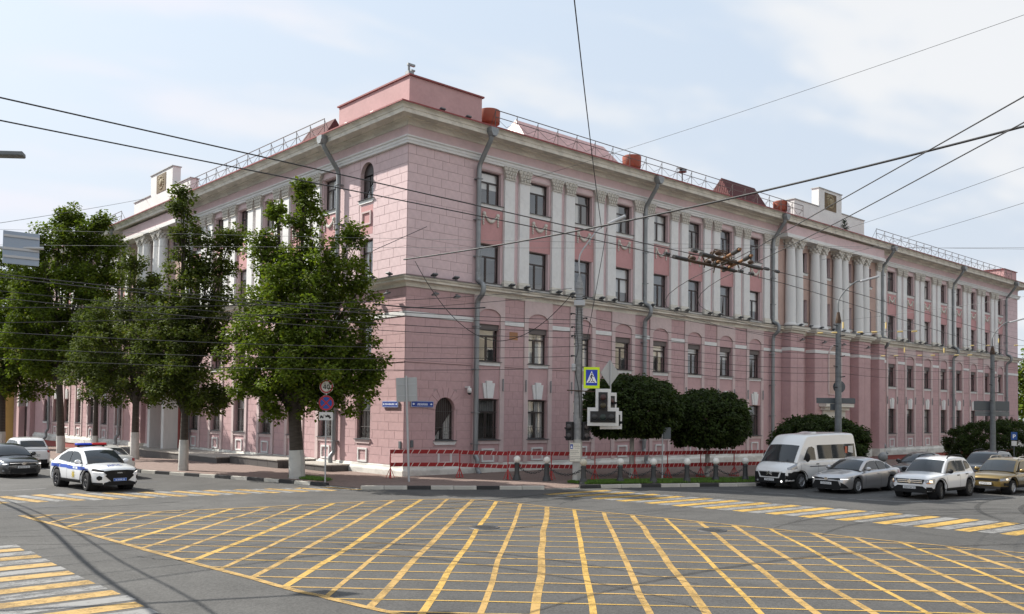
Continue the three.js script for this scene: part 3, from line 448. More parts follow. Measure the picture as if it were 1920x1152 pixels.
// upper storeys: pilasters, spandrels with swags
{
  const R = rng(3);
  const cap = []; cap.push(ext([[-0.31, 0], [0.31, 0], [0.36, 0.4], [0.44, 0.6], [0.44, 0.66], [-0.44, 0.66], [-0.44, 0.6], [-0.36, 0.4]], 0.2)); cap.push(bx(-0.38, 0.38, -0.05, 0.005, -0.02, 0.24));
  for (const [y, n, w, r] of [[0.14, 4, 0.29, 0.11], [0.34, 5, 0.34, 0.105], [0.52, 4, 0.38, 0.1]]) for (let i = 0; i < n; i++) { const x = lerp(-w, w, i / (n - 1)); cap.push(sph(x, y, 0.2, r, 0.75, 1.15, 0.75, 7, 5)); cap.push(sph(x, y + 0.1, 0.27, r * 0.5, 1, 0.7, 0.8, 6, 4)); }
  for (const s of [-1, 1]) { const t = new THREE.TorusGeometry(0.09, 0.035, 5, 10); t.translate(s * 0.37, 0.52, 0.22); cap.push(t); }
  const capG = merge(cap), shaft = uvm(rbx(-0.355, 0.355, 0.34, 5.78, -0.05, 0.17, 0.012, 1)), base = merge([rbx(-0.43, 0.43, 0, 0.18, -0.05, 0.25, 0.01, 1), rbx(-0.41, 0.41, 0.18, 0.27, -0.05, 0.225, 0.035, 2), bx(-0.38, 0.38, 0.27, 0.345, -0.05, 0.195)]);
  const pil = (F, u) => { const m = fpart(F, 'pilaster', shaft, mat.white, u, 9.84, 0); fpart(F, 'capital', capG, mat.ornament, 0, 5.76, 0, m); fpart(F, 'pilaster_base', base, mat.cream, 0, 0, 0, m); };
  const seq = (F, bays) => { const b = [...bays].sort((a, c) => a - c); for (let i = 0; i < b.length - 1; i++) { const m = (b[i] + b[i + 1]) / 2; pil(F, m - 0.54); pil(F, m + 0.54); } };
  seq(FR, baysR.slice(0, 8)); seq(FR, baysR.slice(8)); seq(FL, baysL.slice(0, 6)); seq(FL, baysL.slice(6));
  for (const u of [31.35, 32.4]) pil(FR, u); for (const u of [48.55, 49.5]) pil(FR, u); for (const u of [sL(26.2), sL(38.2)]) pil(FL, u);
  const sp = uvm(bx(-0.84, 0.84, 12.02, 13.82, -0.05, 0.012)), spf = merge([bx(-0.95, -0.842, 9.9, 15.95, -0.05, 0.045), bx(0.842, 0.95, 9.9, 15.95, -0.05, 0.045), bx(-0.842, 0.842, 15.85, 15.95, -0.05, 0.045)]);
  const sw = []; { const c = []; for (let i = 0; i <= 10; i++) { const t = i / 10; c.push([lerp(-0.42, 0.42, t), 13.5 - 0.32 * Math.sin(t * Math.PI), 0.07]); }
    for (let i = 0; i < 10; i++) { const t = (i + 0.5) / 10, r = 0.05 + 0.05 * Math.sin(t * Math.PI); sw.push(sph(lerp(-0.42, 0.42, t), 13.5 - 0.32 * Math.sin(t * Math.PI), 0.05, r, 1.1, 1, 0.8, 7, 5)); }
    for (const s of [-1, 1]) { sw.push(sph(s * 0.47, 13.55, 0.06, 0.115, 1, 1, 0.7)); for (let k = 0; k < 4; k++) sw.push(sph(s * 0.5, 13.4 - k * 0.13, 0.045, 0.075 - k * 0.006, 0.9, 1.2, 0.7, 6, 5)); } }
  const swG = merge(sw);
  for (const [F, b] of [[FR, baysR], [FL, baysL]]) b.forEach(u => { fpart(F, 'spandrel_panel', sp, mat.pinkDeep, u); fpart(F, 'window_bay_frame', spf, mat.pinkPale, u); fpart(F, 'swag', swG, mat.ornament, u); });
}
// rusticated blocks
{
  const R = rng(77), all = [];
  const fill = (F, u0, u1, y0, y1, bw, bh, m, avoid = []) => {
    const n = Math.max(1, Math.round((y1 - y0) / bh)), h = (y1 - y0) / n;
    for (let r = 0; r < n; r++) {
      let u = u0, first = true; const y = y0 + r * h;
      while (u < u1 - 0.05) {
        let w = bw * (0.82 + 0.36 * R()); if (first && r % 2) w *= 0.5; first = false; if (u + w > u1 - 0.3) w = u1 - u;
        let segs = [[u, u + w]];
        for (const [a0, a1, b0, b1] of avoid) if (y + h > b0 + 0.01 && y < b1 - 0.01) segs = segs.flatMap(([p, q]) => { const o = []; if (q <= a0 || p >= a1) return [[p, q]]; if (p < a0 - 0.1) o.push([p, a0]); if (q > a1 + 0.1) o.push([a1, q]); return o; });
        for (const [p, q] of segs) all.push({ F, p, q, y, h, m }); u += w;
      }
    }
  };
  fill(FR, 0.0, 4.12, 9.88, 16.2, 1.0, 0.45, mat.pinkUp); fill(FR, 0.0, 4.12, 0.64, 5.6, 1.05, 0.43, mat.pinkLow, [[1.75, 3.19, 1.55, 4.1]]); fill(FR, 0, 4.12, 5.72, 7.82, 1.0, 0.42, mat.pinkLow); fill(FR, 0, 4.12, 8.1, 9.22, 1.0, 0.4, mat.pinkLow);
  const aL = [[sL(4.26), sL(2.84), 1.55, 4.1], [sL(4.26), sL(2.84), 5.6, 7.9]];
  fill(FL, sL(5.35), LEN_L, 9.88, 16.2, 1.0, 0.45, mat.pinkUp, [[sL(4.25), sL(2.85), 9.8, 12.2], [sL(4.25), sL(2.95), 12.2, 16.2]]); fill(FL, sL(5.35), LEN_L, 0.64, 5.6, 1.05, 0.43, mat.pinkLow, aL); fill(FL, sL(5.35), LEN_L, 5.72, 7.82, 1.0, 0.42, mat.pinkLow, aL); fill(FL, sL(5.35), LEN_L, 8.1, 9.22, 1, 0.4, mat.pinkLow);
  const piers = (F, bays) => { const b = [...bays].sort((a, c) => a - c); for (let i = 0; i < b.length - 1; i++) { if (b[i + 1] - b[i] > 5) continue; const p = b[i] + 1.07, q = b[i + 1] - 1.07; fill(F, p, q, 0.64, 5.6, 0.74, 0.43, mat.pinkLow); fill(F, p, q, 5.72, 7.82, 0.74, 0.42, mat.pinkLow); fill(F, p, q, 8.1, 9.22, 0.74, 0.4, mat.pinkLow); } };
  piers(FR, baysR); piers(FL, baysL);
  fill(FR, 77.4, LEN_R, 0.64, 7.8, 1, 0.43, mat.pinkLow, [[78.7, 80.1, 0, 3.5]]); fill(FR, 77.4, LEN_R, 8.1, 9.2, 1, 0.4, mat.pinkLow); fill(FR, 77.4, LEN_R, 9.88, 16.2, 1, 0.45, mat.pinkUp);
  fill(FL, 0.02, sL(59.2), 0.64, 7.8, 1, 0.43, mat.pinkLow, [[sL(61.3), sL(59.9), 1.6, 4]]);
  const cam = camera.position, wp = b => b.F === FR ? V((b.p + b.q) / 2, b.y, 0) : V(0, b.y, -LEN_L + (b.p + b.q) / 2);
  for (const b of all) { const p = wp(b); b.s = (b.q - b.p) / p.distanceTo(cam) * (b.F === FL ? 0.75 : 1); } all.sort((a, b) => b.s - a.s);
  const cache = new Map(), rest = new Map();
  all.forEach((b, i) => {
    const w = Math.round((b.q - b.p) * 20) / 20, g = 0.010, D = 0.014;
    if (i < 300) { const key = w + '|' + b.h.toFixed(3); if (!cache.has(key)) cache.set(key, uvm(rbx(-w / 2 + g, w / 2 - g, g, b.h - g, -0.03, D, 0.004, 1))); const m = fpart(b.F, 'wall_block', cache.get(key), b.m, (b.p + b.q) / 2, b.y, (R() - 0.5) * 0.006); m.scale.x = (b.q - b.p - 2 * g) / (w - 2 * g); }
    else { const k = (b.F === FR ? 'R' : 'L') + (b.m === mat.pinkUp ? 'u' : 'l'); if (!rest.has(k)) rest.set(k, { F: b.F, m: b.m, g: [] }); rest.get(k).g.push(bx(b.p + g, b.q - g, b.y + g, b.y + b.h - g, -0.03, D)); }
  });
  for (const { F, m, g } of rest.values()) fpart(F, 'wall_blocks', uvm(merge(g)), m).userData.kind = 'stuff';
  // dark mortar sheets behind the blocks of the corner and the piers
  const mort = (F, p, q, y0, y1, holes = []) => { const s = shp([[p, y0], [q, y0], [q, y1], [p, y1]]); for (const h of holes) s.holes.push(rectHole((h[0] + h[1]) / 2, h[1] - h[0], h[2], h[3])); fpart(F, 'joint_backing', mv(ext(s, 0.004), 0, 0, 0.002), mat.joint); };
  mort(FR, 0.003, 4.12, 0.6, 16.2, [[1.75, 3.19, 1.55, 4.1], [0, 0, 0, 0]].slice(0, 1)); mort(FL, sL(5.35), LEN_L - 0.003, 0.6, 16.2, [...aL, [sL(4.25), sL(2.85), 9.8, 16.19]]);
  for (const [F, bays] of [[FR, baysR], [FL, baysL]]) { const b = [...bays].sort((a, c) => a - c); for (let i = 0; i < b.length - 1; i++) if (b[i + 1] - b[i] < 5) mort(F, b[i] + 1.06, b[i + 1] - 1.06, 0.6, 9.25); }
  mort(FR, 77.4, LEN_R - 0.003, 0.6, 16.2, [[78.7, 80.1, 0.61, 3.5]]);
  // voussoirs of the arched corner windows
  const ring = (F, u, yc, r, name) => { const n = 9; for (let i = 0; i < n; i++) { const a0 = Math.PI * i / n + 0.012, a1 = Math.PI * (i + 1) / n - 0.012, r1 = r + 0.5, P = [[r, a0], [r1, a0], [r1, (a0 + a1) / 2], [r1, a1], [r, a1], [r, (a0 + a1) / 2]].map(([q, a]) => [Math.cos(a) * q, Math.sin(a) * q]); fpart(F, 'voussoir', uvm(mv(ext(P, 0.06), 0, 0, -0.025)), mat.pinkLow, u, yc, 0); } };
  ring(FR, 2.47, 3.35, 0.61);
}
// porticos: projecting lower piers, giant columns, stepped attic with a relief
function portico(F, pairs, blocks, edge, attic, depth) {
  const col = lathe([[0.0, 0], [0.47, 0], [0.47, 0.12], [0.44, 0.2], [0.4, 0.26], [0.385, 0.3], [0.38, 2.2], [0.36, 4], [0.325, 5.72], [0.36, 5.74], [0.36, 5.8], [0.32, 5.83], [0, 5.83]], 28);
  const cap = [lathe([[0.33, 0], [0.36, 0.3], [0.46, 0.5], [0.5, 0.56]], 14), bx(-0.52, 0.52, 0.56, 0.68, -0.52, 0.52)];
  for (const [y, n, r, s] of [[0.1, 8, 0.35, 0.12], [0.28, 8, 0.38, 0.12], [0.46, 4, 0.5, 0.13]]) for (let i = 0; i < n; i++) { const a = (i + (y > 0.2 && y < 0.4 ? 0.5 : 0)) / n * 6.283 + (n === 4 ? 0.785 : 0); cap.push(sph(Math.cos(a) * r, y, Math.sin(a) * r, s, 0.9, 1.2, 0.9, 7, 5)); }
  const capG = merge(cap);
  const colAt = u => { const m = fpart(F, 'column', col, mat.white, u, 9.8, depth - 0.36); fpart(F, 'capital', capG, mat.ornament, 0, 5.8, 0, m); };
  for (const u of pairs) { colAt(u - 0.53); colAt(u + 0.53); }
  const [e0, e1] = edge; fpart(F, 'loggia_wall', uvm(ext((() => { const s = shp([[e0, 9.86], [e1, 9.86], [e1, 16.2], [e0, 16.2]]); (F === FR ? loggiaR : loggiaL).forEach(u => { s.holes.push(rectHole(u, 1.3, 10.3, 12.01)); s.holes.push(rectHole(u, 1.3, 14.07, 15.6)); }); return s; })(), 0.02)), mat.warm);
  fpart(F, 'entablature_beam', uvm(rbx(e0 - 0.1, e1 + 0.1, 16.22, 16.5, -0.02, depth + 0.14, 0.02, 1)), mat.white);
  fpart(F, 'entablature_soffit', uvm(bx(e0 - 0.05, e1 + 0.05, 16.502, 17.2, -0.02, depth + 0.03)), mat.pinkUp);
  for (const [a, b] of blocks) {
    const n = Math.max(1, Math.round((b - a) / 1.0)), w = (b - a) / n, rows = 20, h = (9.22 - 0.62) / rows, g = [];
    const m = fpart(F, 'projecting_pier', uvm(bx(a, b, -1.5, 9.28, -0.02, depth)), mat.pinkLow);
    for (let r = 0; r < rows; r++) { if (Math.abs(0.62 + r * h - 7.86) < 0.2) { g.push(bx(a - 0.03, b + 0.03, 0.62 + r * h + 0.06, 0.62 + r * h + 0.3, 0, depth + 0.05)); continue; } }
    const wb = part(m, 'string_band', merge(g), mat.white);
    const blk = []; for (let r = 0; r < rows; r++) for (let k = 0; k < n; k++) { const o = (r % 2) * 0; blk.push(bx(a + k * w + 0.016 + o, a + (k + 1) * w - 0.016, 0.62 + r * h + 0.014, 0.62 + (r + 1) * h - 0.014, depth - 0.01, depth + 0.02)); } for (let r = 0; r < rows; r++) blk.push(bx(a - 0.02, a + 0.01, 0.62 + r * h + 0.014, 0.62 + (r + 1) * h - 0.014, 0.02, depth - 0.02));
    part(m, 'wall_blocks', uvm(merge(blk)), mat.pinkLow).userData.kind = 'stuff';
    part(m, 'pier_ledge', merge([bx(a - 0.1, b + 0.1, 9.3, 9.48, -0.02, depth + 0.1), bx(a - 0.28, b + 0.28, 9.48, 9.6, -0.02, depth + 0.28), bx(a - 0.36, b + 0.36, 9.6, 9.76, -0.02, depth + 0.36)]), mat.cream);
    part(m, 'ledge_flashing', bx(a - 0.39, b + 0.39, 9.762, 9.79, -0.02, depth + 0.39), mat.flash);
    part(m, 'pier_plinth', uvm(bx(a - 0.08, b + 0.08, -0.03, 0.6, 0, depth + 0.1)), mat.plinth);
  }
  const [a0, a1, c0, c1] = attic;
  fpart(F, 'attic', uvm(merge([bx(a0, a1, 17.8, 19.55, -0.75, -0.15), bx(c0, c1, 19.55, 21.05, -0.75, -0.15)])), mat.white);
  fpart(F, 'attic_coping', merge([bx(a0 - 0.06, c0, 19.552, 19.61, -0.82, -0.08), bx(c1, a1 + 0.06, 19.552, 19.61, -0.82, -0.08), bx(c0 - 0.06, c1 + 0.06, 21.052, 21.11, -0.82, -0.08)]), mat.signBack);
  const rel = [], rc = (c0 + c1) / 2; rel.push(bx(rc - 0.9, rc + 0.9, 19.5, 20.85, -0.17, -0.12));
  const reliefM = fpart(F, 'relief_panel', merge(rel), mat.relief); const rr = rng(9), em = [];
  for (let i = 0; i < 16; i++) { const a = i / 16 * 6.283; em.push(sph(rc + Math.cos(a) * 0.46, 20.2 + Math.sin(a) * 0.46, -0.12, 0.1, 1, 1, 0.5, 6, 4)); } em.push(sph(rc, 20.2, -0.12, 0.3, 1, 1, 0.35)); for (let i = 0; i < 10; i++) em.push(sph(rc + (rr() - 0.5) * 1.5, 19.65 + rr() * 1.1, -0.12, 0.08, 1.5, 1, 0.4, 6, 4));
  part(reliefM, 'emblem', merge(em), mat.reliefPale);
}
portico(FR, [34.65, 38.15, 41.6, 45.05], [[33.55, 35.35], [36.95, 42.3], [43.85, 45.8], [47.35, 48.3]], [33.0, 48.2], [35.5, 46.5, 39.1, 42.7], 0.72);
portico(FL, [sL(30.6), sL(33.8)], [[sL(31.7), sL(29.5)], [sL(34.9), sL(32.7)]], [sL(37.6), sL(26.8)], [sL(37.8), sL(26.7), sL(34.3), sL(30)], 0.72);
{   // niche, door surround and the white portal of the left facade
  const s = shp([[-0.95, 4.95], [0.95, 4.95], [0.95, 7.75]]); s.absarc(0, 7.75, 0.95, 0, Math.PI, false);
  const n = fpart(FR, 'niche_panel', ext(s, 0.012), mat.warm, 39.9, 0, 0.742); const sx = new THREE.Shape(); sx.moveTo(-1.05, 4.9); sx.lineTo(1.05, 4.9); sx.lineTo(1.05, 7.75); sx.absarc(0, 7.75, 1.05, 0, Math.PI, false); const h = new THREE.Path(); h.moveTo(-0.92, 4.95); h.lineTo(0.92, 4.95); h.lineTo(0.92, 7.75); h.absarc(0, 7.75, 0.92, 0, Math.PI, false); sx.holes.push(h);
  part(n, 'niche_trim', mv(ext(sx, 0.08), 0, 0, 0.0), mat.pinkPale);
  const d = fpart(FR, 'door_surround', merge([bx(-1.7, -0.95, -0.8, 3.7, 0.72, 0.86), bx(0.95, 1.7, -0.8, 3.7, 0.72, 0.86), bx(-0.95, 0.95, 2.6, 3.7, 0.72, 0.86), bx(-1.9, 1.9, 3.7, 3.95, 0.72, 1.1), bx(-2.15, 2.15, 3.95, 4.2, 0.72, 1.35)]), mat.cream, 39.7); part(d, 'door', bx(-0.95, 0.95, -0.8, 2.6, 0.7, 0.78), mat.frame);
  const p = fpart(FL, 'portal', merge([bx(-1.5, -1.05, 0.2, 4.3, 0.72, 1.7), bx(1.05, 1.5, 0.2, 4.3, 0.72, 1.7), bx(-1.8, 1.8, 4.3, 4.9, 0.0, 1.9)]), mat.white, sL(27.2)); part(p, 'door', bx(-1.05, 1.05, 0.2, 4.2, 0.3, 0.4), mat.redBase);
}
// roof blocks, dormers, ventilators, railing
{
  const ab = part(B, 'corner_attic', uvm(merge([bx(0.02, 4.62, 17.85, 19.55, -6.5, -0.02)])), mat.pinkRoof);
  part(ab, 'coping', merge([bx(-0.06, 4.72, 19.552, 19.63, -6.6, 0.07)]), mat.roof);
  part(ab, 'horn_bracket', merge([bx(-0.02, 0.3, 19.63, 19.8, -0.35, -0.05), rod([0.1, 19.8, -0.2], [0.06, 20.2, -0.16], 0.06, 0.06), bx(0, 0.42, 20.1, 20.2, -0.24, -0.12), bx(0.2, 0.42, 19.86, 19.93, -0.24, -0.12)]), mat.pipe);
  const eb = part(B, 'end_attic', uvm(bx(77.6, 81.2, 17.85, 19.15, -4, -0.05)), mat.pinkRoof); part(eb, 'coping', bx(77.5, 81.3, 19.152, 19.22, -4.1, 0.05), mat.roof);
  const hip = (name, F, u0, u1, y, d0, d1, top, m, slopeL, slopeR) => { const dm = (d0 + d1) / 2, P = [[u0, y, d0], [u1, y, d0], [u1, y, d1], [u0, y, d1], [u0 + slopeL, top, dm], [u1 - slopeR, top, dm]], q = []; for (const f of [[0, 1, 5], [0, 5, 4], [2, 3, 4], [2, 4, 5], [1, 2, 5], [3, 0, 4]]) f.forEach(i => q.push(...P[i])); const g = new THREE.BufferGeometry(); g.setAttribute('position', new THREE.Float32BufferAttribute(q, 3)); g.computeVertexNormals(); return fpart(F, name, uvm(g), m); };
  hip('roof_ridge', FR, 8.9, 17.4, 18.2, -0.9, -5.1, 20.3, mat.roofPink, 0.8, 0.1); part(B, 'chimney', merge([bx(16.9, 17.6, 18.4, 19.75, -3.6, -2.9), bx(16.8, 17.7, 19.75, 19.85, -3.7, -2.8)]), mat.pinkRoof);
  hip('dormer', FR, 29.6, 34.6, 18.3, -1.4, -4.6, 20.7, mat.dormer, 0.6, 0.0); hip('dormer', FL, sL(15.6), sL(12.2), 18.3, -1.4, -5.4, 21.2, mat.dormer, 0.0, 0.4); hip('dormer', FR, 46.6, 50, 18.3, -1.2, -4, 20.2, mat.dormer, 0, 0.4); hip('dormer', FR, 75, 77.5, 18.1, -1.2, -4, 19.2, mat.dormer, 0.4, 0.2);
  const vent = lathe([[0, 0], [0.36, 0], [0.36, 0.55], [0.58, 0.56], [0.6, 1.25], [0.55, 1.28], [0, 1.3]], 20);
  for (const [u, y] of [[6.6, 18.35], [18.5, 18.25], [36.0, 18.3]]) fpart(FR, 'roof_ventilator', vent, mat.vent, u - 0.3, y, -1.4);
  part(B, 'loudspeaker', mv(merge([rod([0, 0, 0], [0, 0.9, 0], 0.04), mv(new THREE.ConeGeometry(0.3, 0.3, 12), 0, 0.95, 0), bx(-0.35, 0.35, 0.95, 1.05, -0.1, 0.1)]), 21.1, 17.95, 0.35), mat.lamp);
  for (const [F, a, b] of [[FR, 4.9, 35.2], [FR, 46.8, 77.4], [FL, sL(26.4), sL(6.7)], [FL, sL(62), sL(38)]]) {
    const L = b - a, n = Math.round(L / 1.5), w = L / n, rails = [bx(0, L, 0.86, 0.895, -0.0175, 0.0175), bx(0, L, 0.5, 0.53, -0.015, 0.015)];
    for (let i = 0; i < n; i++) { rails.push(rod([i * w, 0.5, 0], [(i + 0.5) * w, 0.12, 0.0], 0.012, 0.012, 4), rod([(i + 0.5) * w, 0.12, 0], [(i + 1) * w, 0.5, 0], 0.012, 0.012, 4)); }
    fpart(F, 'roof_railing', merge(rails), mat.rail, a, 17.95, 0.75);
    const post = merge([rod([0, -0.1, 0], [0, 0.9, 0], 0.019, 0.019, 5), rod([0, 0.82, 0], [0, -0.2, -0.55], 0.014, 0.014, 5)]); for (let i = 0; i <= n; i++) fpart(F, 'railing_post', post, mat.rail, a + i * w, 17.95, 0.75);
  }
}
// downpipes with hoppers, swan necks and shoes
{
  const bracketG = bx(-0.145, 0.145, 0, 0.05, -0.02, 0.39);
  const pipe = (F, u, shoe) => {
    const a = 0.24, P = [];
    P.push(tube([[0, 17.35, 1.18], [0, 17.12, 1.16], [0, 16.95, 1.05], [0, 16.55, 0.74], [0, 16.15, 0.43], [0, 15.98, 0.31], [0, 15.8, a + 0.01], [0, 15.5, a], [0, 15, a], [0, 13, a]], 0.125, 8, 50), rod([0, 13, a], [0, 10.35, a], 0.125), tube([[0, 10.4, a], [0, 10.0, a + 0.02], [0, 9.72, 0.66], [0, 9.3, 0.66], [0, 8.95, a + 0.06], [0, 8.6, a]], 0.13, 8, 26), rod([0, 8.7, a], [0, 1.2, a], 0.13), tube([[0, 1.3, a], [0, 1.05, a], [0, 0.8, 0.42], [0, 0.35, 0.42], [0, 0.1, 0.62]], 0.12, 8, 20));
    const m = fpart(F, 'downpipe', merge(P), mat.pipe, u, 0, 0);
    part(m, 'hopper', merge([ext([[-0.24, 17.62], [0.24, 17.62], [0.24, 17.42], [0.12, 17.2], [-0.12, 17.2], [-0.24, 17.42]], 0.36).translate(0, 0, 1.1)]), mat.pipe);
    for (const y of [15.2, 13.1, 11.2, 7.6, 5.4, 3.2, 1.6]) part(m, 'pipe_bracket', bracketG, mat.pipe).position.y = y;
  };
  [4.28, 17.62, 32.0, 49.0, 63.6, 77.35].forEach(u => pipe(FR, u)); [6.0, 25.2, 39, 58.6].forEach(s => pipe(FL, sL(s)));
}
// floodlights on the ledge and below it, on the roof edge, dome camera, wall plates
{
  const flood = merge([rot(rbx(-0.19, 0.19, -0.05, 0.05, -0.16, 0.16, 0.02, 1), 'X', -0.35).translate(0, 0.16, 0), bx(-0.03, 0.03, -0.02, 0.14, -0.03, 0.03), bx(-0.14, 0.14, 0.0, 0.02, -0.05, 0.05)]);
  const put2 = (F, u, y, d, up) => { const m = fpart(F, 'floodlight', flood, mat.lamp, u, y, d); m.scale.setScalar(0.8); if (!up) m.rotation.z = F === FR ? Math.PI : 0; if (!up && F === FL) m.rotation.set(Math.PI, -Math.PI / 2, 0); if (!up && F === FR) m.rotation.set(Math.PI, 0, 0); const gl = part(m, 'lamp_glass', mv(rot(bx(-0.16, 0.16, 0.052, 0.056, -0.13, 0.13), 'X', -0.35), 0, 0.16, 0), mat.lampGlass); };
  for (const u of [1.4, 2.75]) { put2(FR, u, 9.8, 0.38, true); put2(FR, u + 0.05, 9.1, 0.42, false); }
  for (let i = 0; i < 7; i++) for (const s of [-1, 1]) put2(FR, (baysR[i] + baysR[i + 1]) / 2 + s * 0.55, 9.82, 0.42, true);
  for (let i = 8; i < 15; i++) for (const s of [-1, 1]) put2(FR, (baysR[i] + baysR[i + 1]) / 2 + s * 0.55, 9.82, 0.42, true);
  for (const s of [0.9, 2.4]) { put2(FL, sL(s), 9.8, 0.38, true); put2(FL, sL(s + 0.1), 9.1, 0.42, false); }
  for (const u of [1.55, 3.2]) put2(FR, u, 17.95, 0.6, true); for (const s of [2.2, 4.6]) put2(FL, sL(s), 17.95, 0.6, true); for (const u of [34.6, 36, 37.6, 39.4, 41, 42.6, 44, 46]) put2(FR, u, 9.79, 0.95, true); for (const u of [34.8, 38, 41, 45]) put2(FR, u, 8.95, 0.95, false);
  const cam = fpart(FR, 'dome_camera', merge([bx(-0.05, 0.05, 0.1, 0.2, 0, 0.3), lathe([[0, 0.1], [0.1, 0.1], [0.12, -0.02], [0.1, -0.14], [0, -0.16]], 14).translate(0, 0, 0.3)]), mat.white, 3.78, 4.35, 0); part(cam, 'camera_dome', sph(0, -0.14, 0.3, 0.1), mat.black);
  fpart(FR, 'meter_plate', rbx(-0.09, 0.09, 1.5, 1.85, 0.02, 0.07, 0.01, 1), mat.signGrey, 0.45); fpart(FL, 'meter_plate', rbx(-0.09, 0.09, 1.45, 1.8, 0.02, 0.07, 0.01, 1), mat.signGrey, sL(0.25));
  fpart(FR, 'rust_stain', bx(-0.3, 0.3, 7.1, 7.52, 0.024, 0.028), M(0.42, 0.22, 0.12, 0.9, { map: T.stain }), 7.0);
}
// little conifer growing on the cornice beside the attic
{
  const g = [], R = rng(8); for (let i = 0; i < 90; i++) { const y = R() * 0.9, a = R() * 6.28, l = 0.35 * (1 - y) + 0.12; g.push(rod([0, y, 0], [Math.cos(a) * l, y + 0.12 + R() * 0.1, Math.sin(a) * l], 0.02, 0.008, 4)); }
  const t = thing('self_sown_bush', 'small dark bush growing on the cornice in front of the white attic', 'bush', [42.0, 17.92, 0.45]); part(t, 'twigs', merge(g), M(0.03, 0.05, 0.025, 0.9));
}
// street name plates
function sign(label, w, h, tex, pos, turn, name = 'street_name_sign', cat = 'sign') {
  const t = thing(name, label, cat, pos, turn); part(t, 'plate', rbx(-w / 2, w / 2, -h / 2, h / 2, -0.03, 0.03, 0.012, 1), mat.signBack);
  part(t, 'face', mv(new THREE.PlaneGeometry(w - 0.01, h - 0.01), 0, 0, 0.034), new THREE.MeshStandardMaterial({ map: tex, roughness: 0.5 })); return t;
}
{
  const tex = s => canvasTex(512, 118, (c, w, h) => { c.fillStyle = '#27418f'; c.fillRect(0, 0, w, h); c.strokeStyle = '#dfe4ee'; c.lineWidth = 5; c.strokeRect(6, 6, w - 12, h - 12); c.fillStyle = '#e9edf4'; c.font = 'bold 58px sans-serif'; c.textAlign = 'center'; c.textBaseline = 'middle'; if (s) c.fillText(s, w / 2, h / 2 + 4); else for (let i = 0; i < 8; i++) c.fillRect(w / 2 - 150 + i * 38, h / 2 - 18 + (i % 3) * 4, 22, 34 - (i % 3) * 5);
    for (const k of [-1, 1]) { const x = w / 2 + k * 200; c.beginPath(); c.moveTo(x + k * 32, h / 2); c.lineTo(x, h / 2 - 22); c.lineTo(x, h / 2 - 9); c.lineTo(x - k * 22, h / 2 - 9); c.lineTo(x - k * 22, h / 2 + 9); c.lineTo(x, h / 2 + 9); c.lineTo(x, h / 2 + 22); c.closePath(); c.fill(); } });
  sign('blue street name plate with white arrows on the shaded corner wall', 1.35, 0.31, tex('ЛЕНИНА'), [1.02, 3.6, 0.06], 0);
  sign('blue street name plate on the sunlit corner wall, half behind the sign post', 1.35, 0.31, tex(''), [-0.07, 3.58, -1.05], -Math.PI / 2);
}

// ---------------------------------------------------------------- trees
// leaves gather on many small twig clumps spread through the crown; clump frame: r = to the right in the street view, u = up, f = towards the viewer's side
const RT = V(0.7416, 0, 0.6707), FW = V(-0.6707, 0, 0.7416);
function leafCloud(spots, leafLen, R, perR2, droop = 0.25) {   // spots: [center, radius]
  let n = 0; for (const s of spots) n += Math.round(perR2 * s[1] * s[1]);
  const P = new Float32Array(n * 18), N = new Float32Array(n * 18), C = new Float32Array(n * 18); let k = 0;
  const a = V(0, 0, 0), b = V(0, 0, 0), nn = V(0, 0, 0), q = [V(0, 0, 0), V(0, 0, 0), V(0, 0, 0), V(0, 0, 0)];
  for (const [c, r] of spots) {
    const m = Math.round(perR2 * r * r), tone = 0.78 + 0.44 * R();
    for (let i = 0; i < m; i++) {
      const z = R() * 2 - 1, t = R() * 6.2832, s = Math.sqrt(1 - z * z), rr = r * Math.pow(R(), 0.42) * (0.9 + 0.25 * R());
      const ox = s * Math.cos(t), oy = z, oz = s * Math.sin(t), px = c.x + ox * rr, py = c.y + oy * rr * 0.82, pz = c.z + oz * rr;
      a.set(ox + (R() - 0.5) * 1.6, oy * 0.4 - droop + (R() - 0.5) * 0.9, oz + (R() - 0.5) * 1.6).normalize();
      nn.set(ox * 0.5 + (R() - 0.5), 0.7 + (R() - 0.5), oz * 0.5 + (R() - 0.5)).normalize(); b.crossVectors(a, nn).normalize(); nn.crossVectors(b, a).normalize();
      const L = leafLen * (0.65 + 0.6 * R()), w = L * 0.4;
      q[0].set(px, py, pz); q[1].set(px + a.x * L * 0.5 + b.x * w + nn.x * L * 0.09, py + a.y * L * 0.5 + b.y * w + nn.y * L * 0.09, pz + a.z * L * 0.5 + b.z * w + nn.z * L * 0.09);
      q[2].set(px + a.x * L, py + a.y * L, pz + a.z * L); q[3].set(px + a.x * L * 0.5 - b.x * w + nn.x * L * 0.09, py + a.y * L * 0.5 - b.y * w + nn.y * L * 0.09, pz + a.z * L * 0.5 - b.z * w + nn.z * L * 0.09);
      const g = tone * (0.8 + 0.4 * R()), yl = R() < 0.1 ? 1.25 : 1;
      for (const j of [0, 1, 2, 0, 2, 3]) { P[k] = q[j].x; P[k + 1] = q[j].y; P[k + 2] = q[j].z; N[k] = nn.x; N[k + 1] = nn.y; N[k + 2] = nn.z; C[k] = g * yl; C[k + 1] = g; C[k + 2] = g * 0.9; k += 3; }
    }
  }
  const geo = new THREE.BufferGeometry(); geo.setAttribute('position', new THREE.BufferAttribute(P, 3)); geo.setAttribute('normal', new THREE.BufferAttribute(N, 3)); geo.setAttribute('color', new THREE.BufferAttribute(C, 3)); return geo;
}
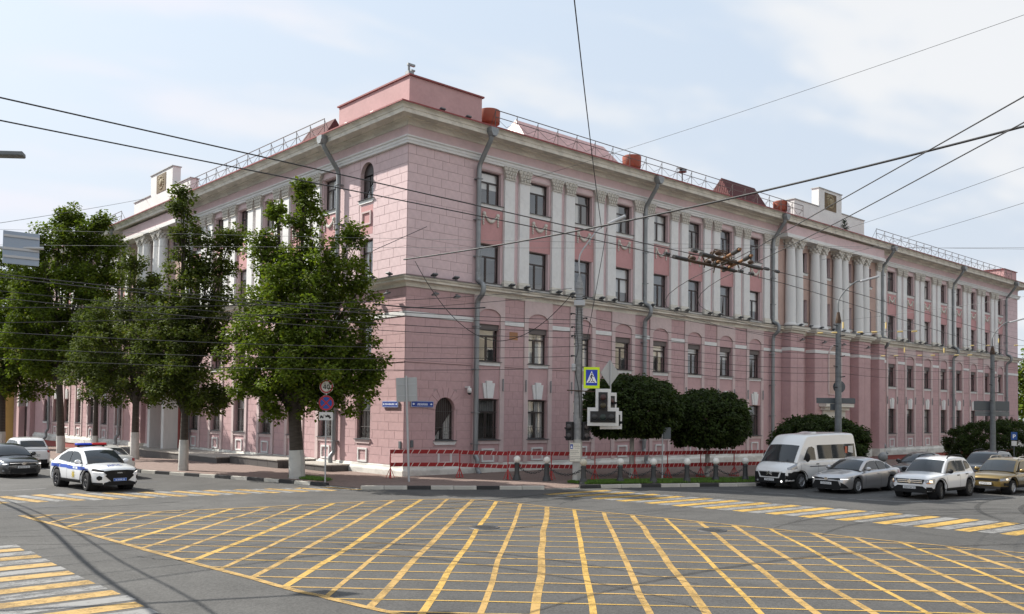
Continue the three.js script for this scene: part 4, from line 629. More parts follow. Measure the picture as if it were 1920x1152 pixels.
function limb(pts, r0, r1, seg = 8) {   // tapered branch through points
  const c = new THREE.CatmullRomCurve3(pts), n = Math.max(4, pts.length * 4), g = new THREE.TubeGeometry(c, n, 1, seg), p = g.attributes.position, nr = g.attributes.normal;
  for (let i = 0; i < p.count; i++) { const k = Math.floor(i / (seg + 1)) / n, o = c.getPointAt(Math.min(1, k)), r = lerp(r0, r1, k) * (1 + 0.03 * Math.sin(i * 1.7)); p.setXYZ(i, o.x + nr.getX(i) * r, o.y + nr.getY(i) * r, o.z + nr.getZ(i) * r); }
  const uv = g.attributes.uv; for (let i = 0; i < uv.count; i++) { uv.setX(i, uv.getX(i) * c.getLength()); } return g;
}
function tree(label, base, blobs, o = {}) {
  const R = rng(o.seed || 1), y0 = gy(base[0], base[1]) + SW - 0.02, t = thing(o.name || 'lime_tree', label, 'tree', [base[0], y0, base[1]], 0, o.group);
  const loc = (r, u, f) => V(RT.x * r + FW.x * f, u, RT.z * r + FW.z * f);
  const spots = [], limbs = [], fork = o.fork || 3.2, tr = o.r || 0.26, lean = o.lean || [0, 0], top = loc(lean[0], fork, lean[1]);
  for (const [r, u, f, rad, flat = 1] of blobs) {
    const c = loc(r, u - y0, f), n = Math.round(9 + rad * rad * (o.dens || 14));
    for (let i = 0; i < n; i++) {
      const z = R() * 2 - 1, a = R() * 6.2832, s = Math.sqrt(1 - z * z), rr = rad * (R() < 0.13 ? 1 + 0.28 * R() : Math.pow(R(), 0.45));
      spots.push([V(c.x + s * Math.cos(a) * rr, c.y + z * rr * flat, c.z + s * Math.sin(a) * rr), (o.clump || 0.36) * (0.42 + 0.95 * R())]);
    }
    const mid = top.clone().lerp(c, 0.5).add(V((R() - 0.5) * 0.4, 0.35, (R() - 0.5) * 0.4)); limbs.push(limb([top.clone().add(V(0, -0.3, 0)), mid, c], tr * 0.42, 0.03, 6));
    for (let i = 0; i < 3; i++) { const e = spots[spots.length - 1 - i][0]; limbs.push(limb([mid, mid.clone().lerp(e, 0.6).add(V(0, 0.1, 0)), e], tr * 0.14, 0.012, 5)); }
  }
  const tp = [V(0, -0.25, 0), loc(lean[0] * 0.2, fork * 0.3, 0), loc(lean[0] * 0.55, fork * 0.7, lean[1] * 0.5), top.clone().add(V(0, 0.4, 0))];
  part(t, 'trunk', limb(tp, tr * 1.15, tr * 0.85, 14), o.allWhite ? mat.whitewash : mat.bark);
  if (o.white) { const c = new THREE.CatmullRomCurve3(tp), pts = []; for (let i = 0; i <= 6; i++) { const k = i / 6 * (o.white + 0.25) / (fork + 0.65); pts.push(c.getPointAt(k)); } part(t, 'whitewash', limb(pts, tr * 1.15 + 0.028, tr * lerp(1.15, 0.85, (o.white + 0.25) / (fork + 0.65)) + 0.028, 14), mat.whitewash); }
  part(t, 'branches', merge(limbs), mat.bark);
  part(t, 'crown', leafCloud(spots, o.leaf || 0.165, R, o.per || 560, o.droop), leafMats[o.tone || 0]);
  return t;
}
// big lime in front of the corner
tree('broad dark green lime tree with whitewashed trunk nearest the building corner, behind the round signs', [-4.8, -1.47], [
  [0, 5.2, 0, 2.6, 0.8], [-1.6, 5.4, 0.2, 1.7], [1.6, 5.0, 0, 1.9], [2.6, 5.6, 0, 1.25], [0.1, 7.5, 0.2, 2.5], [-1.4, 8.2, 0, 1.6], [1.9, 7.6, 0, 1.7], [2.5, 8.6, -0.2, 1.1], [0.7, 9.6, 0, 1.9], [-0.7, 9.8, 0.2, 1.5], [1.8, 10.2, 0, 1.2], [2.2, 11.3, 0, 0.55], [0.0, 11.6, 0, 1.05], [0.2, 12.8, 0, 0.5], [0.05, 13.5, 0, 0.3], [-1.8, 11.2, 0, 0.6], [-1.6, 10.4, 0, 0.75], [-2.4, 4.6, 0.3, 1.0], [2.9, 4.6, 0.2, 0.9], [0.6, 4.0, 0.5, 1.6, 0.7], [-1.0, 3.6, 0.3, 0.8], [1.9, 3.9, 0.4, 1.1, 0.8], [-2.3, 6.6, 0, 1.0], [3.1, 5.2, 0, 0.7], [0.9, 5.8, 1.6, 1.7], [-0.9, 6.2, 1.5, 1.6], [0.2, 8.4, 1.3, 1.5], [-1.2, 12.4, 0, 0.3]],
  { seed: 4, r: 0.31, fork: 3.3, white: 1.3, lean: [-0.25, 0], tone: 0, dens: 13 });
tree('tall narrow lime tree with whitewashed trunk, second from the building corner', [-6.96, -9.15], [
  [0, 4.4, 0, 1.8, 0.8], [1.0, 3.7, 0.1, 1.0, 0.8], [1.6, 3.9, 0, 0.7], [-1.0, 4.8, 0, 1.3], [0.2, 6.4, 0, 1.9], [-1.3, 6.3, 0, 1.2], [1.2, 6.6, 0, 1.2], [-1.9, 6.0, 0, 0.8], [0.4, 8.2, 0, 1.7], [1.4, 8.6, 0, 1.1], [-0.5, 8.6, 0, 1.1], [-1.4, 8.0, 0, 0.9], [0.5, 10, 0, 1.2], [-0.3, 10.6, 0, 0.9], [1.7, 10.6, 0, 0.75], [1.2, 11.6, 0, 0.65], [2.1, 11.9, 0, 0.6], [0.0, 12, 0, 0.75], [-0.3, 13.2, 0, 0.55], [-0.35, 14.2, 0, 0.42], [0.2, 5.4, 1.3, 1.3], [0.0, 7.4, 1.2, 1.3]],
  { seed: 7, r: 0.2, fork: 3.0, white: 1.55, lean: [0.02, 0], tone: 1 });
tree('lime tree with whitewashed trunk rising behind the police car, thin at the top', [-4.9, -21.9], [
  [0, 5.0, 0, 2.1, 0.8], [-2.2, 5.4, 0, 1.7], [1.2, 5.2, 0, 1.3], [-0.5, 7.2, 0, 2.2], [-2.6, 7.4, 0, 1.5], [-3.2, 6.2, 0, 1.1], [0.8, 8.2, 0, 1.5], [-1.0, 9.2, 0, 1.6], [0.2, 10.3, 0, 1.2], [-0.6, 11.4, 0, 1.0], [0.9, 11.0, 0, 0.8], [-0.3, 12.5, 0, 0.6], [1.4, 6.8, 0, 1.0], [-2.4, 8.6, 0, 0.9]],
  { seed: 11, r: 0.22, fork: 3.6, white: 1.7, tone: 1, dens: 11 });
tree('slender lime tree with dark trunk between the police car roof and its taller neighbours', [-5, -29.2], [
  [0, 4.6, 0, 1.5, 0.8], [-0.9, 5.6, 0, 1.4], [0.8, 5.9, 0, 1.3], [0, 7.2, 0, 1.6], [-0.6, 8.8, 0, 1.2], [0.3, 9.8, 0, 0.9], [1.3, 4.9, 0, 0.8]],
  { seed: 15, r: 0.16, fork: 4.0, white: 1.4, tone: 2, dens: 11 });
tree('large bright lime tree on the left whose top stands against the sky', [-5, -37], [
  [0, 7.6, 0, 2.5, 0.8], [-2.6, 7.8, 0, 2.1], [2.3, 8.2, 0, 2.0], [0.2, 10.4, 0, 2.7], [-2.6, 10.8, 0, 2.1], [2.7, 11.2, 0, 2.0], [-0.8, 13, 0, 2.4], [1.6, 13.8, 0, 2.1], [-2.8, 13.4, 0, 1.6], [3.4, 13.4, 0, 1.3], [0.2, 15.8, 0, 1.7], [2.0, 16.4, 0, 1.2], [-1.8, 15.9, 0, 1.2], [0.8, 17.5, 0, 0.9], [-0.6, 17.4, 0, 0.7], [2.6, 17.3, 0, 0.6], [-3.4, 9.2, 0, 1.2], [-2.9, 15.3, 0, 0.7], [3.5, 15.4, 0, 0.7], [-1.6, 6.4, 0, 1.2], [1.5, 6.2, 0, 1.1]],
  { seed: 21, r: 0.25, fork: 5.4, white: 1.3, lean: [-0.3, 0], tone: 0, dens: 13, clump: 0.45, leaf: 0.22, per: 330 });
tree('leafy lime tree at the left picture edge in front of the yellow house', [-5.8, -51.6], [
  [0, 6.0, 0, 2.6, 0.8], [2.6, 6.2, 0, 2.0], [-2.4, 6.6, 0, 2.0], [0.8, 8.4, 0, 2.7], [3.3, 8.4, 0, 1.8], [-2, 9.2, 0, 2.2], [0.6, 11, 0, 2.6], [3.0, 10.8, 0, 1.7], [-2.2, 12, 0, 2.0], [1.2, 13.2, 0, 2.0], [-0.8, 14.6, 0, 1.6], [2.6, 13, 0, 1.2], [0.4, 15.8, 0, 1.1], [3.9, 6.8, 0, 1.1], [2.8, 4.4, 0, 1.0]],
  { seed: 25, r: 0.3, fork: 5.0, white: 1.5, tone: 0, dens: 11, clump: 0.48, leaf: 0.24, per: 280 });
tree('dark leafy lime tree farthest down the left street', [-6.2, -72], [[0, 7, 0, 3], [2.5, 8, 0, 2.4], [-2.5, 8, 0, 2.6], [0, 11, 0, 3], [2, 13, 0, 2], [-1.5, 13.5, 0, 2.2]], { seed: 29, r: 0.35, fork: 4.5, white: 1.4, tone: 1, dens: 6, clump: 0.6, leaf: 0.35, per: 110 });
// clipped globe maples on the lawn
function globe(label, x, z, rx, ry, yc, o = {}) {
  const R = rng(o.seed), y0 = gy(x, z) + SW - 0.02, t = thing('clipped_tree', label, 'tree', [x, y0, z], 0, 'clipped round trees along the right facade'), spots = [], n = o.n || 620;
  for (let i = 0; i < n; i++) {
    const zz = R() * 2 - 1, a = R() * 6.2832, s = Math.sqrt(1 - zz * zz), k = i < n * 0.72 ? 0.9 + 0.1 * R() : 0.55 + 0.4 * R();
    let yy = zz * ry * k; if (yy < -ry * 0.62) yy = -ry * 0.62 - (R() * 0.12) * ry; const w = Math.pow(Math.max(0.0, 1 - Math.pow(Math.abs(zz), 2.4)), 0.5) * (yy < -ry * 0.6 ? 0.95 : 1);
    const bump = 1 + 0.05 * Math.sin(a * 5 + zz * 4 + o.seed) + 0.035 * Math.sin(a * 11 - zz * 7) + 0.045 * (R() - 0.5);
    spots.push([V(Math.cos(a) * rx * k * w * bump, yc - y0 + yy, Math.sin(a) * rx * k * w * bump), 0.2 + 0.12 * R()]);
  }
  const tp = [V(0, -0.2, 0), V(0.03, (yc - ry * 0.5 - y0) * 0.5, 0), V(0.0, yc - ry * 0.5 - y0, 0.02)];
  part(t, 'trunk', limb(tp, 0.13, 0.1, 10), o.white ? mat.whitewash : mat.bark);
  const br = []; for (let i = 0; i < 9; i++) { const a = i / 9 * 6.283; br.push(limb([V(0, yc - ry * 0.6 - y0, 0), V(Math.cos(a) * rx * 0.4, yc - y0 - ry * 0.15, Math.sin(a) * rx * 0.4), V(Math.cos(a) * rx * 0.75, yc - y0 + ry * 0.15, Math.sin(a) * rx * 0.75)], 0.06, 0.015, 5)); } part(t, 'branches', merge(br), mat.bark);
  part(t, 'crown', leafCloud(spots, 0.15, R, o.per || 900, 0.7), leafMats[3]); return t;
}
globe('clipped round tree with whitewashed trunk just right of the traffic light', 9.0, 6.55, 2.3, 1.62, 3.5, { seed: 41, white: true, n: 760 });
globe('clipped round tree with whitewashed trunk left of the white minibus', 12.95, 8.2, 1.98, 1.5, 2.95, { seed: 43, white: true, n: 680 });
globe('clipped round tree whose dome shows above the white minibus', 23.4, 8.6, 2.6, 1.5, 1.75, { seed: 45, n: 700 });
globe('dark clipped round tree behind the grey lamp post at the far right', 51.5, 8.6, 4.0, 2.2, 0.9, { seed: 47, n: 900, per: 700 });
{   // trees beyond the far right end of the building
  tree('pale green street tree beyond the far right end of the pink building', [99, -4], [[0, 5, 0, 3.2], [0, 8.5, 0, 3], [2.5, 7, 0, 2.6], [-2, 6, 0, 2.4], [1, 10.5, 0, 2]], { seed: 51, name: 'street_tree', r: 0.3, fork: 3, tone: 0, dens: 5, clump: 0.7, leaf: 0.45, per: 80 });
  tree('street tree at the right picture edge behind the parked cars', [92, 6], [[0, 4, 0, 2.6], [1.5, 6, 0, 2.4], [-0.5, 7.5, 0, 1.8]], { seed: 53, name: 'street_tree', r: 0.25, fork: 2.5, tone: 1, dens: 5, clump: 0.7, leaf: 0.45, per: 80 });
}

// ---------------------------------------------------------------- vehicles (local frame: x forward, y up, z to the car's right)
function lut(tab) { return x => { const n = tab.length; if (x <= tab[0][0]) return tab[0][1]; if (x >= tab[n - 1][0]) return tab[n - 1][1]; let i = 0; while (x > tab[i + 1][0]) i++; const sl = k => k <= 0 || k >= n - 1 ? 0 : (() => { const a = (tab[k][1] - tab[k - 1][1]) / (tab[k][0] - tab[k - 1][0]), b = (tab[k + 1][1] - tab[k][1]) / (tab[k + 1][0] - tab[k][0]); return a * b <= 0 ? 0 : 2 * a * b / (a + b); })(); const h = tab[i + 1][0] - tab[i][0], t = (x - tab[i][0]) / h, t2 = t * t, t3 = t2 * t; return (2 * t3 - 3 * t2 + 1) * tab[i][1] + (t3 - 2 * t2 + t) * h * sl(i) + (-2 * t3 + 3 * t2) * tab[i + 1][1] + (t3 - t2) * h * sl(i + 1); }; }
const carGlass = new THREE.MeshPhysicalMaterial({ color: lin(0.022, 0.026, 0.03), roughness: 0.03, ior: 1.55 });
const chrome = M(0.72, 0.72, 0.73, 0.12, { metalness: 1 }), darkTrim = new THREE.MeshPhysicalMaterial({ color: lin(0.012, 0.012, 0.013), roughness: 0.6, specularIntensity: 0.5 }), alloy = M(0.50, 0.51, 0.53, 0.3, { metalness: 0.8 }), steelRim = M(0.12, 0.12, 0.12, 0.5, { metalness: 0.5 });
const lensM = new THREE.MeshPhysicalMaterial({ color: lin(0.28, 0.30, 0.33), roughness: 0.08, metalness: 0.6, clearcoat: 1 }), tailM = new THREE.MeshPhysicalMaterial({ color: lin(0.30, 0.012, 0.014), roughness: 0.15, clearcoat: 1 });
const ledM = M(0.9, 0.9, 0.9, 0.3, { emissive: lin(1, 0.97, 0.9), emissiveIntensity: 1.3 }), warmLed = M(0.9, 0.8, 0.6, 0.3, { emissive: lin(1, 0.78, 0.5), emissiveIntensity: 1.1 }), amber = M(0.6, 0.2, 0.03, 0.3);
const paint = (r, g, b, metal = 0, rough = 0.3) => new THREE.MeshPhysicalMaterial({ color: lin(r, g, b), roughness: rough, metalness: metal, clearcoat: 1, clearcoatRoughness: 0.05 });

function makeCar(label, cat, pos, turn, o, group) {
  const t = thing(o.name || 'car', label, cat, [pos[0], gy(pos[0], pos[1]), pos[1]], turn, group), L2 = o.L / 2, H = o.W / 2;
  const top = lut(o.top), sh = lut(o.sh), pw = lut(o.pw), sill = o.sill, RA = o.R + (o.gap || 0.055);
  const yb = x => { let b = sill + (o.bumpF ? 0 : 0); for (const ax of [o.axF, o.axR]) { const d = Math.abs(x - ax); if (d < RA) b = Math.max(b, o.R + Math.sqrt(RA * RA - d * d)); } return b; };
  const sec = x => { const w = H * pw(x), s = sh(x), b = Math.min(yb(x), s - 0.06), tp = top(x), y = k => lerp(b, s, k); return [[w * 0.92, b], [w * 0.965, y(0.07)], [w * 0.992, y(0.28)], [w, y(0.52)], [w * 0.99, y(0.76)], [w * 0.965, y(0.92)], [w * 0.92, s], [w * 0.80, s + (tp - s) * 0.45], [w * 0.5, s + (tp - s) * 0.85], [0, tp]]; };
  const zAt = (x, y) => { const p = sec(x); for (let i = 0; i < 6; i++) if (y <= p[i + 1][1]) return lerp(p[i][0], p[i + 1][0], clamp((y - p[i][1]) / (p[i + 1][1] - p[i][1] || 1), 0, 1)); return p[6][0]; };
  // body shell
  {
    const N = 92, xs = []; for (let i = 0; i <= N; i++) { const u = i / N * 2 - 1; xs.push(L2 * (0.72 * u + 0.28 * Math.sin(u * Math.PI / 2))); }
    const P = [], ix = [], W = 19; xs.forEach(x => { const s = sec(x); for (let k = 0; k < 10; k++) P.push(x, s[k][1], s[k][0]); for (let k = 8; k >= 0; k--) P.push(x, s[k][1], -s[k][0]); });
    for (let i = 0; i < N; i++) for (let k = 0; k < W - 1; k++) { const a = i * W + k, b = a + 1, c = a + W, d = c + 1; ix.push(a, c, b, b, c, d); }
    let g = new THREE.BufferGeometry(); g.setAttribute('position', new THREE.Float32BufferAttribute(P, 3)); g.setIndex(ix); g.computeVertexNormals();
    const caps = [0, N].map(i => { const q = [], c = [xs[i] + (i ? 0.015 : -0.015), (P[i * W * 3 + 1] + P[(i * W + 9) * 3 + 1]) / 2, 0]; for (let k = 0; k < W; k++) { const a = (i * W + k) * 3, b = (i * W + (k + 1) % W) * 3; const A = [P[a], P[a + 1], P[a + 2]], Bq = [P[b], P[b + 1], P[b + 2]]; i ? q.push(...c, ...A, ...Bq) : q.push(...c, ...Bq, ...A); } const cg = new THREE.BufferGeometry(); cg.setAttribute('position', new THREE.Float32BufferAttribute(q, 3)); cg.computeVertexNormals(); return cg; });
    part(t, 'body', merge([g, ...caps]), o.paint);
  }
  // greenhouse
  const [A, Bp, C, D] = o.gh, yr = Math.max(Bp[1], C[1]), ybelt = Math.min(A[1], D[1]), hw = (x, y) => lerp(o.wb, o.wr, clamp((y - ybelt) / (yr - ybelt), 0, 1)) * (1 - 0.05 * Math.pow(clamp((x - Bp[0] + 0.2) / (D[0] - Bp[0]), 0, 1), 2));
  const prof = []; const seg = (p, q, n, bow) => { for (let i = 0; i < n; i++) { const k = i / n, dx = q[0] - p[0], dy = q[1] - p[1], l = Math.hypot(dx, dy), b = bow * 4 * k * (1 - k); prof.push([p[0] + dx * k + (dy / l) * b, p[1] + dy * k - (dx / l) * b]); } };
  const cut = (p, q, d) => { const l = Math.hypot(q[0] - p[0], q[1] - p[1]); return [p[0] + (q[0] - p[0]) * d / l, p[1] + (q[1] - p[1]) * d / l]; };
  const rB = o.rB || 0.12, rC = o.rC || 0.15, B0 = cut(Bp, A, rB), B1 = cut(Bp, C, rB), C0 = cut(C, Bp, rC), C1 = cut(C, D, rC);
  const bez = (p, q, r, n) => { for (let i = 0; i < n; i++) { const k = i / n; prof.push([(1 - k) ** 2 * p[0] + 2 * k * (1 - k) * q[0] + k * k * r[0], (1 - k) ** 2 * p[1] + 2 * k * (1 - k) * q[1] + k * k * r[1]]); } };
  seg(A, B0, 8, o.bowF || 0.03); const iW = prof.length; bez(B0, Bp, B1, 5); seg(B1, C0, 10, o.bowR || 0.035); bez(C0, C, C1, 5); const iC = prof.length; seg(C1, D, 8, o.bowB || 0.02); prof.push(D);
  const cross = [-1, -0.985, -0.94, -0.82, -0.55, -0.2, 0.2, 0.55, 0.82, 0.94, 0.985, 1], drop = z => { const a = Math.abs(z); return a > 0.9 ? 0.05 * Math.pow((a - 0.9) / 0.1, 2) : 0; };
  const skin = (i, zz, off = 0) => { const [x, y] = prof[i], w = hw(x, y), f = 1 - zz * zz, front = i <= iW ? 1 : 0, back = i >= iC ? 1 : 0, p0 = prof[Math.max(0, i - 1)], p1 = prof[Math.min(prof.length - 1, i + 1)], dx = p1[0] - p0[0], dy = p1[1] - p0[1], l = Math.hypot(dx, dy) || 1, nx = dy / l, ny = -dx / l; const bul = (o.crown || 0.045) * f + off - drop(zz); return [x + nx * bul + (front ? 0.05 * f : 0) - (back ? 0.03 * f : 0), y + ny * bul, zz * w]; };
  {
    const n = prof.length, W = cross.length, P = [], ix = []; for (let i = 0; i < n; i++) for (const z of cross) P.push(...skin(i, z)); for (let i = 0; i < n - 1; i++) for (let k = 0; k < W - 1; k++) { const a = i * W + k, b = a + 1, c = a + W, d = c + 1; ix.push(a, c, b, b, c, d); }
    const g = new THREE.BufferGeometry(); g.setAttribute('position', new THREE.Float32BufferAttribute(P, 3)); g.setIndex(ix); g.computeVertexNormals();
    const q = []; for (const s of [-1, 1]) for (let i = 0; i < n - 1; i++) { const a = skin(i, s), b = skin(i + 1, s), a2 = [a[0], Math.min(a[1], sh(a[0]) - 0.05), s * hw(a[0], ybelt) * 1.0], b2 = [b[0], Math.min(b[1], sh(b[0]) - 0.05), s * hw(b[0], ybelt)]; s > 0 ? q.push(...a, ...a2, ...b, ...b, ...a2, ...b2) : q.push(...a, ...b, ...a2, ...b, ...b2, ...a2); }
    const sg = new THREE.BufferGeometry(); sg.setAttribute('position', new THREE.Float32BufferAttribute(q, 3)); sg.computeVertexNormals(); part(t, 'roof', merge([g, sg]), o.roofPaint || o.paint);
  }
  const patch = (i0, i1, zm) => grid(10, i1 - i0, (u, v) => skin(i0 + Math.round(v * (i1 - i0)), lerp(-zm, zm, u), 0.012));
  part(t, 'windscreen', patch(o.ws0 || 0, Math.round(iW * (o.wsEnd || 1)), o.zw || 0.9), carGlass); if (!o.noRear) part(t, 'rear_window', patch(iC, prof.length - (o.rear1 || 3), 0.84), carGlass);
  for (const s of [-1, 1]) for (const w of o.wins) {
    const sp = shp(w), g = new THREE.ShapeGeometry(sp), p = g.attributes.position; for (let i = 0; i < p.count; i++) { const x = p.getX(i), y = p.getY(i); p.setZ(i, s * (hw(x, y) + 0.011)); } g.computeVertexNormals(); part(t, 'side_window', g, carGlass);
  }
  // surface patches on the flanks
  const side = (x0, x1, f0, f1, off, nx = 8, ny = 3) => s => grid(nx, ny, (u, v) => { const x = lerp(x0, x1, u), ya = Math.max(f0(x), yb(x) + 0.004), y = lerp(ya, Math.max(f1(x), ya + 0.002), v); return [x, y, s * (zAt(x, y) + off)]; });
  const both = (name, mk, m) => { for (const s of [-1, 1]) part(t, name, mk(s), m); };
  const K = v => () => v;
  // underside and wheels
  part(t, 'underbody', merge([bx(-L2 + 0.3, L2 - 0.3, sill - 0.02, Math.min(sh(-L2), sh(L2)) - 0.06, -H + 0.26, H - 0.26)]), mat.rubber);
  const tyre = rot(lathe([[o.R * 0.62, -o.tw / 2], [o.R * 0.9, -o.tw / 2], [o.R * 0.975, -o.tw / 2 + 0.03], [o.R, -o.tw / 2 + 0.06], [o.R, o.tw / 2 - 0.06], [o.R * 0.975, o.tw / 2 - 0.03], [o.R * 0.9, o.tw / 2], [o.R * 0.62, o.tw / 2]], 28), 'X', Math.PI / 2);
  const rr = o.R * 0.66, rim = [rot(lathe([[rr, -0.05], [rr, 0.07], [rr * 0.93, 0.075], [rr * 0.9, 0.03]], 24), 'X', Math.PI / 2)], sp = o.spokes || 5; rim.push(rot(new THREE.CylinderGeometry(rr * 0.22, rr * 0.24, 0.05, 12), 'X', Math.PI / 2).translate(0, 0, 0.05));
  for (let i = 0; i < sp; i++) { const g = rbx(-0.045 * (5 / sp) - 0.01, 0.045 * (5 / sp) + 0.01, 0.03, rr * 0.95, 0.02, 0.06, 0.012, 1); g.rotateZ(i / sp * 6.2832); rim.push(g); }
  const rimG = merge(rim), disc = rot(new THREE.CylinderGeometry(rr * 0.95, rr * 0.95, 0.02, 20), 'X', Math.PI / 2);
  for (const ax of [o.axF, o.axR]) for (const s of [-1, 1]) { const w = part(t, 'wheel', tyre, mat.rubber); w.position.set(ax, o.R, s * (H * pw(ax) - o.tw / 2 - 0.015)); w.rotation.y = s > 0 ? 0 : Math.PI; if (ax === o.axF && o.steer) w.rotation.y += o.steer; const rm = part(w, 'rim', rimG, o.rimMat || alloy); rm.position.z = o.tw / 2 - 0.075; part(w, 'brake_disc', disc, darkTrim).position.z = 0.0; }
  for (const ax of [o.axF, o.axR]) for (const s of [-1, 1]) { const lin2 = rot(new THREE.CylinderGeometry(RA - 0.004, RA - 0.004, 0.34, 24, 1, true, -Math.PI / 2, Math.PI), 'X', Math.PI / 2); const m = part(t, 'wheel_arch', lin2, mat.rubber); m.rotation.z = 0; m.position.set(ax, o.R, s * (H - 0.24)); }
  if (o.cladding) for (const ax of [o.axF, o.axR]) both('arch_trim', s => { const a = []; const n = 18; for (let i = 0; i <= n; i++) a.push(Math.PI * i / n); const g = grid(n, 1, (u, v) => { const r = RA + v * 0.075 - 0.004, x = ax - Math.cos(u * Math.PI) * r, y = o.R + Math.sin(u * Math.PI) * r; return [x, y, s * (zAt(clamp(x, -L2, L2), Math.max(y, sill + 0.02)) + 0.014)]; }); return g; }, darkTrim);
  if (o.cladding) both('sill_cladding', side(o.axR + RA + 0.05, o.axF - RA - 0.05, K(sill + 0.005), K(sill + 0.13), 0.014), darkTrim);
  // doors: shut lines, handles
  for (const x of o.seams || []) both('shut_line', side(x - 0.006, x + 0.006, K(sill + 0.12), y => sh(x) - 0.03, 0.004, 1, 6), darkTrim);
  for (const [x, y] of o.handles || []) both('door_handle', s => { const g = rbx(-0.1, 0.1, -0.018, 0.018, -0.018, 0.018, 0.012, 1); g.translate(x, y, s * (zAt(x, y) + 0.012)); return g; }, o.handleMat || o.paint);
  // mirrors
  for (const s of [-1, 1]) { const m = part(t, 'mirror', sph(0, 0, 0, 0.13, 0.6, o.mirH || 0.72, 0.95, 12, 8), o.mirrorMat || o.paint); m.position.set(o.mirror[0], o.mirror[1], s * (hw(o.mirror[0], o.mirror[1]) + 0.17)); part(m, 'mirror_arm', bx(-0.03, 0.03, -0.07, -0.03, s > 0 ? -0.18 : 0, s > 0 ? 0 : 0.18), darkTrim); }
  // front and rear pieces: outlines in (z, y), pressed onto the nose or tail
  const face = (name, pts, m, x, d = 0.03, mirror = false, parent = t) => { const mk = q => { const g = ext(q.map(([z, y]) => [-z, y]), d, 0.004); g.rotateY(Math.PI / 2); g.translate(x - d, 0, 0); return g; }; const r = [part(parent, name, mk(pts), m)]; if (mirror) r.push(part(parent, name, mk(pts.map(([z, y]) => [-z, y]).reverse()), m)); return r; };
  const plateTex = (s, bg = '#d9dada', fg = '#22242a') => canvasTex(256, 56, (c, w, h) => { c.fillStyle = bg; c.fillRect(0, 0, w, h); c.strokeStyle = fg; c.lineWidth = 3; c.strokeRect(3, 3, w - 6, h - 6); c.fillStyle = fg; c.font = 'bold 40px sans-serif'; c.textAlign = 'center'; c.textBaseline = 'middle'; c.fillText(s, w / 2, h / 2 + 2); });
  const plate = (s, x, y, sgn = 1, bg, fg) => { const p = part(t, 'number_plate', bx(-0.012, 0.012, -0.06, 0.06, -0.265, 0.265), darkTrim); p.position.set(x, y, 0); const f = part(p, 'plate_face', rot(new THREE.PlaneGeometry(0.52, 0.112), 'Y', sgn * Math.PI / 2), new THREE.MeshStandardMaterial({ map: plateTex(s, bg, fg), roughness: 0.5 })); f.position.x = sgn * 0.0145; };
  if (o.rails) for (const s of [-1, 1]) part(t, 'roof_rail', tube([[Bp[0] - 0.1, Bp[1] + 0.0, s * (o.wr - 0.06)], [Bp[0] - 0.22, Bp[1] + 0.085, s * (o.wr - 0.06)], [(Bp[0] + C[0]) / 2, yr + 0.11, s * (o.wr - 0.06)], [C[0] + 0.25, C[1] + 0.085, s * (o.wr - 0.07)], [C[0] + 0.1, C[1] - 0.01, s * (o.wr - 0.07)]], 0.024, 6, 24), o.railMat || darkTrim);
  part(t, 'aerial', rod([C[0] + 0.15, C[1] + 0.02, 0], [C[0] - 0.12, C[1] + 0.3, 0], 0.008, 0.004, 5), darkTrim);
  part(t, 'wiper', merge([rod([A[0] + 0.03, A[1] + 0.03, -0.5], [A[0] - 0.02, A[1] + 0.06, 0.1], 0.012, 0.01, 5), rod([A[0] + 0.03, A[1] + 0.03, 0.05], [A[0] - 0.02, A[1] + 0.06, 0.6], 0.012, 0.01, 5)]), darkTrim);
  return { t, L2, H, side, both, face, plate, K, zAt, hw, sh, top, skin, iW, prof };
}
const stdPw = L2 => [[-L2, 0.72], [-L2 + 0.06, 0.82], [-L2 + 0.25, 0.92], [-L2 + 0.8, 0.985], [-0.2, 1], [L2 - 1.1, 0.99], [L2 - 0.55, 0.955], [L2 - 0.25, 0.885], [L2 - 0.08, 0.79], [L2, 0.70]];
const sedanSpec = (p, o = {}) => ({ L: 4.88, W: 1.84, axF: 1.44, axR: -1.385, R: 0.33, tw: 0.22, sill: 0.19, paint: p, wb: 0.80, wr: 0.60, crown: 0.05, pw: stdPw(2.44),
  top: [[-2.44, 0.86], [-2.34, 1.0], [-2.0, 1.06], [-1.4, 1.03], [0, 1.0], [0.95, 1.0], [1.5, 0.93], [2.1, 0.83], [2.34, 0.73], [2.44, 0.6]], sh: [[-2.44, 0.8], [-2.34, 0.93], [-2.0, 0.985], [-1, 0.96], [0.2, 0.92], [1.0, 0.87], [1.8, 0.79], [2.3, 0.69], [2.44, 0.56]],
  gh: [[1.08, 0.95], [0.28, 1.405], [-0.75, 1.4], [-1.85, 1.0]], rB: 0.16, rC: 0.25, bowR: 0.045, rear1: 2,
  wins: [[[0.80, 1.0], [0.34, 1.27], [0.12, 1.33], [-0.30, 1.345], [-0.36, 0.99]], [[-0.42, 0.99], [-0.36, 1.345], [-0.75, 1.33], [-1.05, 1.26], [-1.1, 1.0]], [[-1.15, 1.0], [-1.1, 1.245], [-1.42, 1.1], [-1.5, 1.02]]],
  seams: [0.85, -0.39, -1.2], handles: [[-0.2, 0.82], [-1.12, 0.85]], mirror: [0.72, 1.02], spokes: 10, ...o });

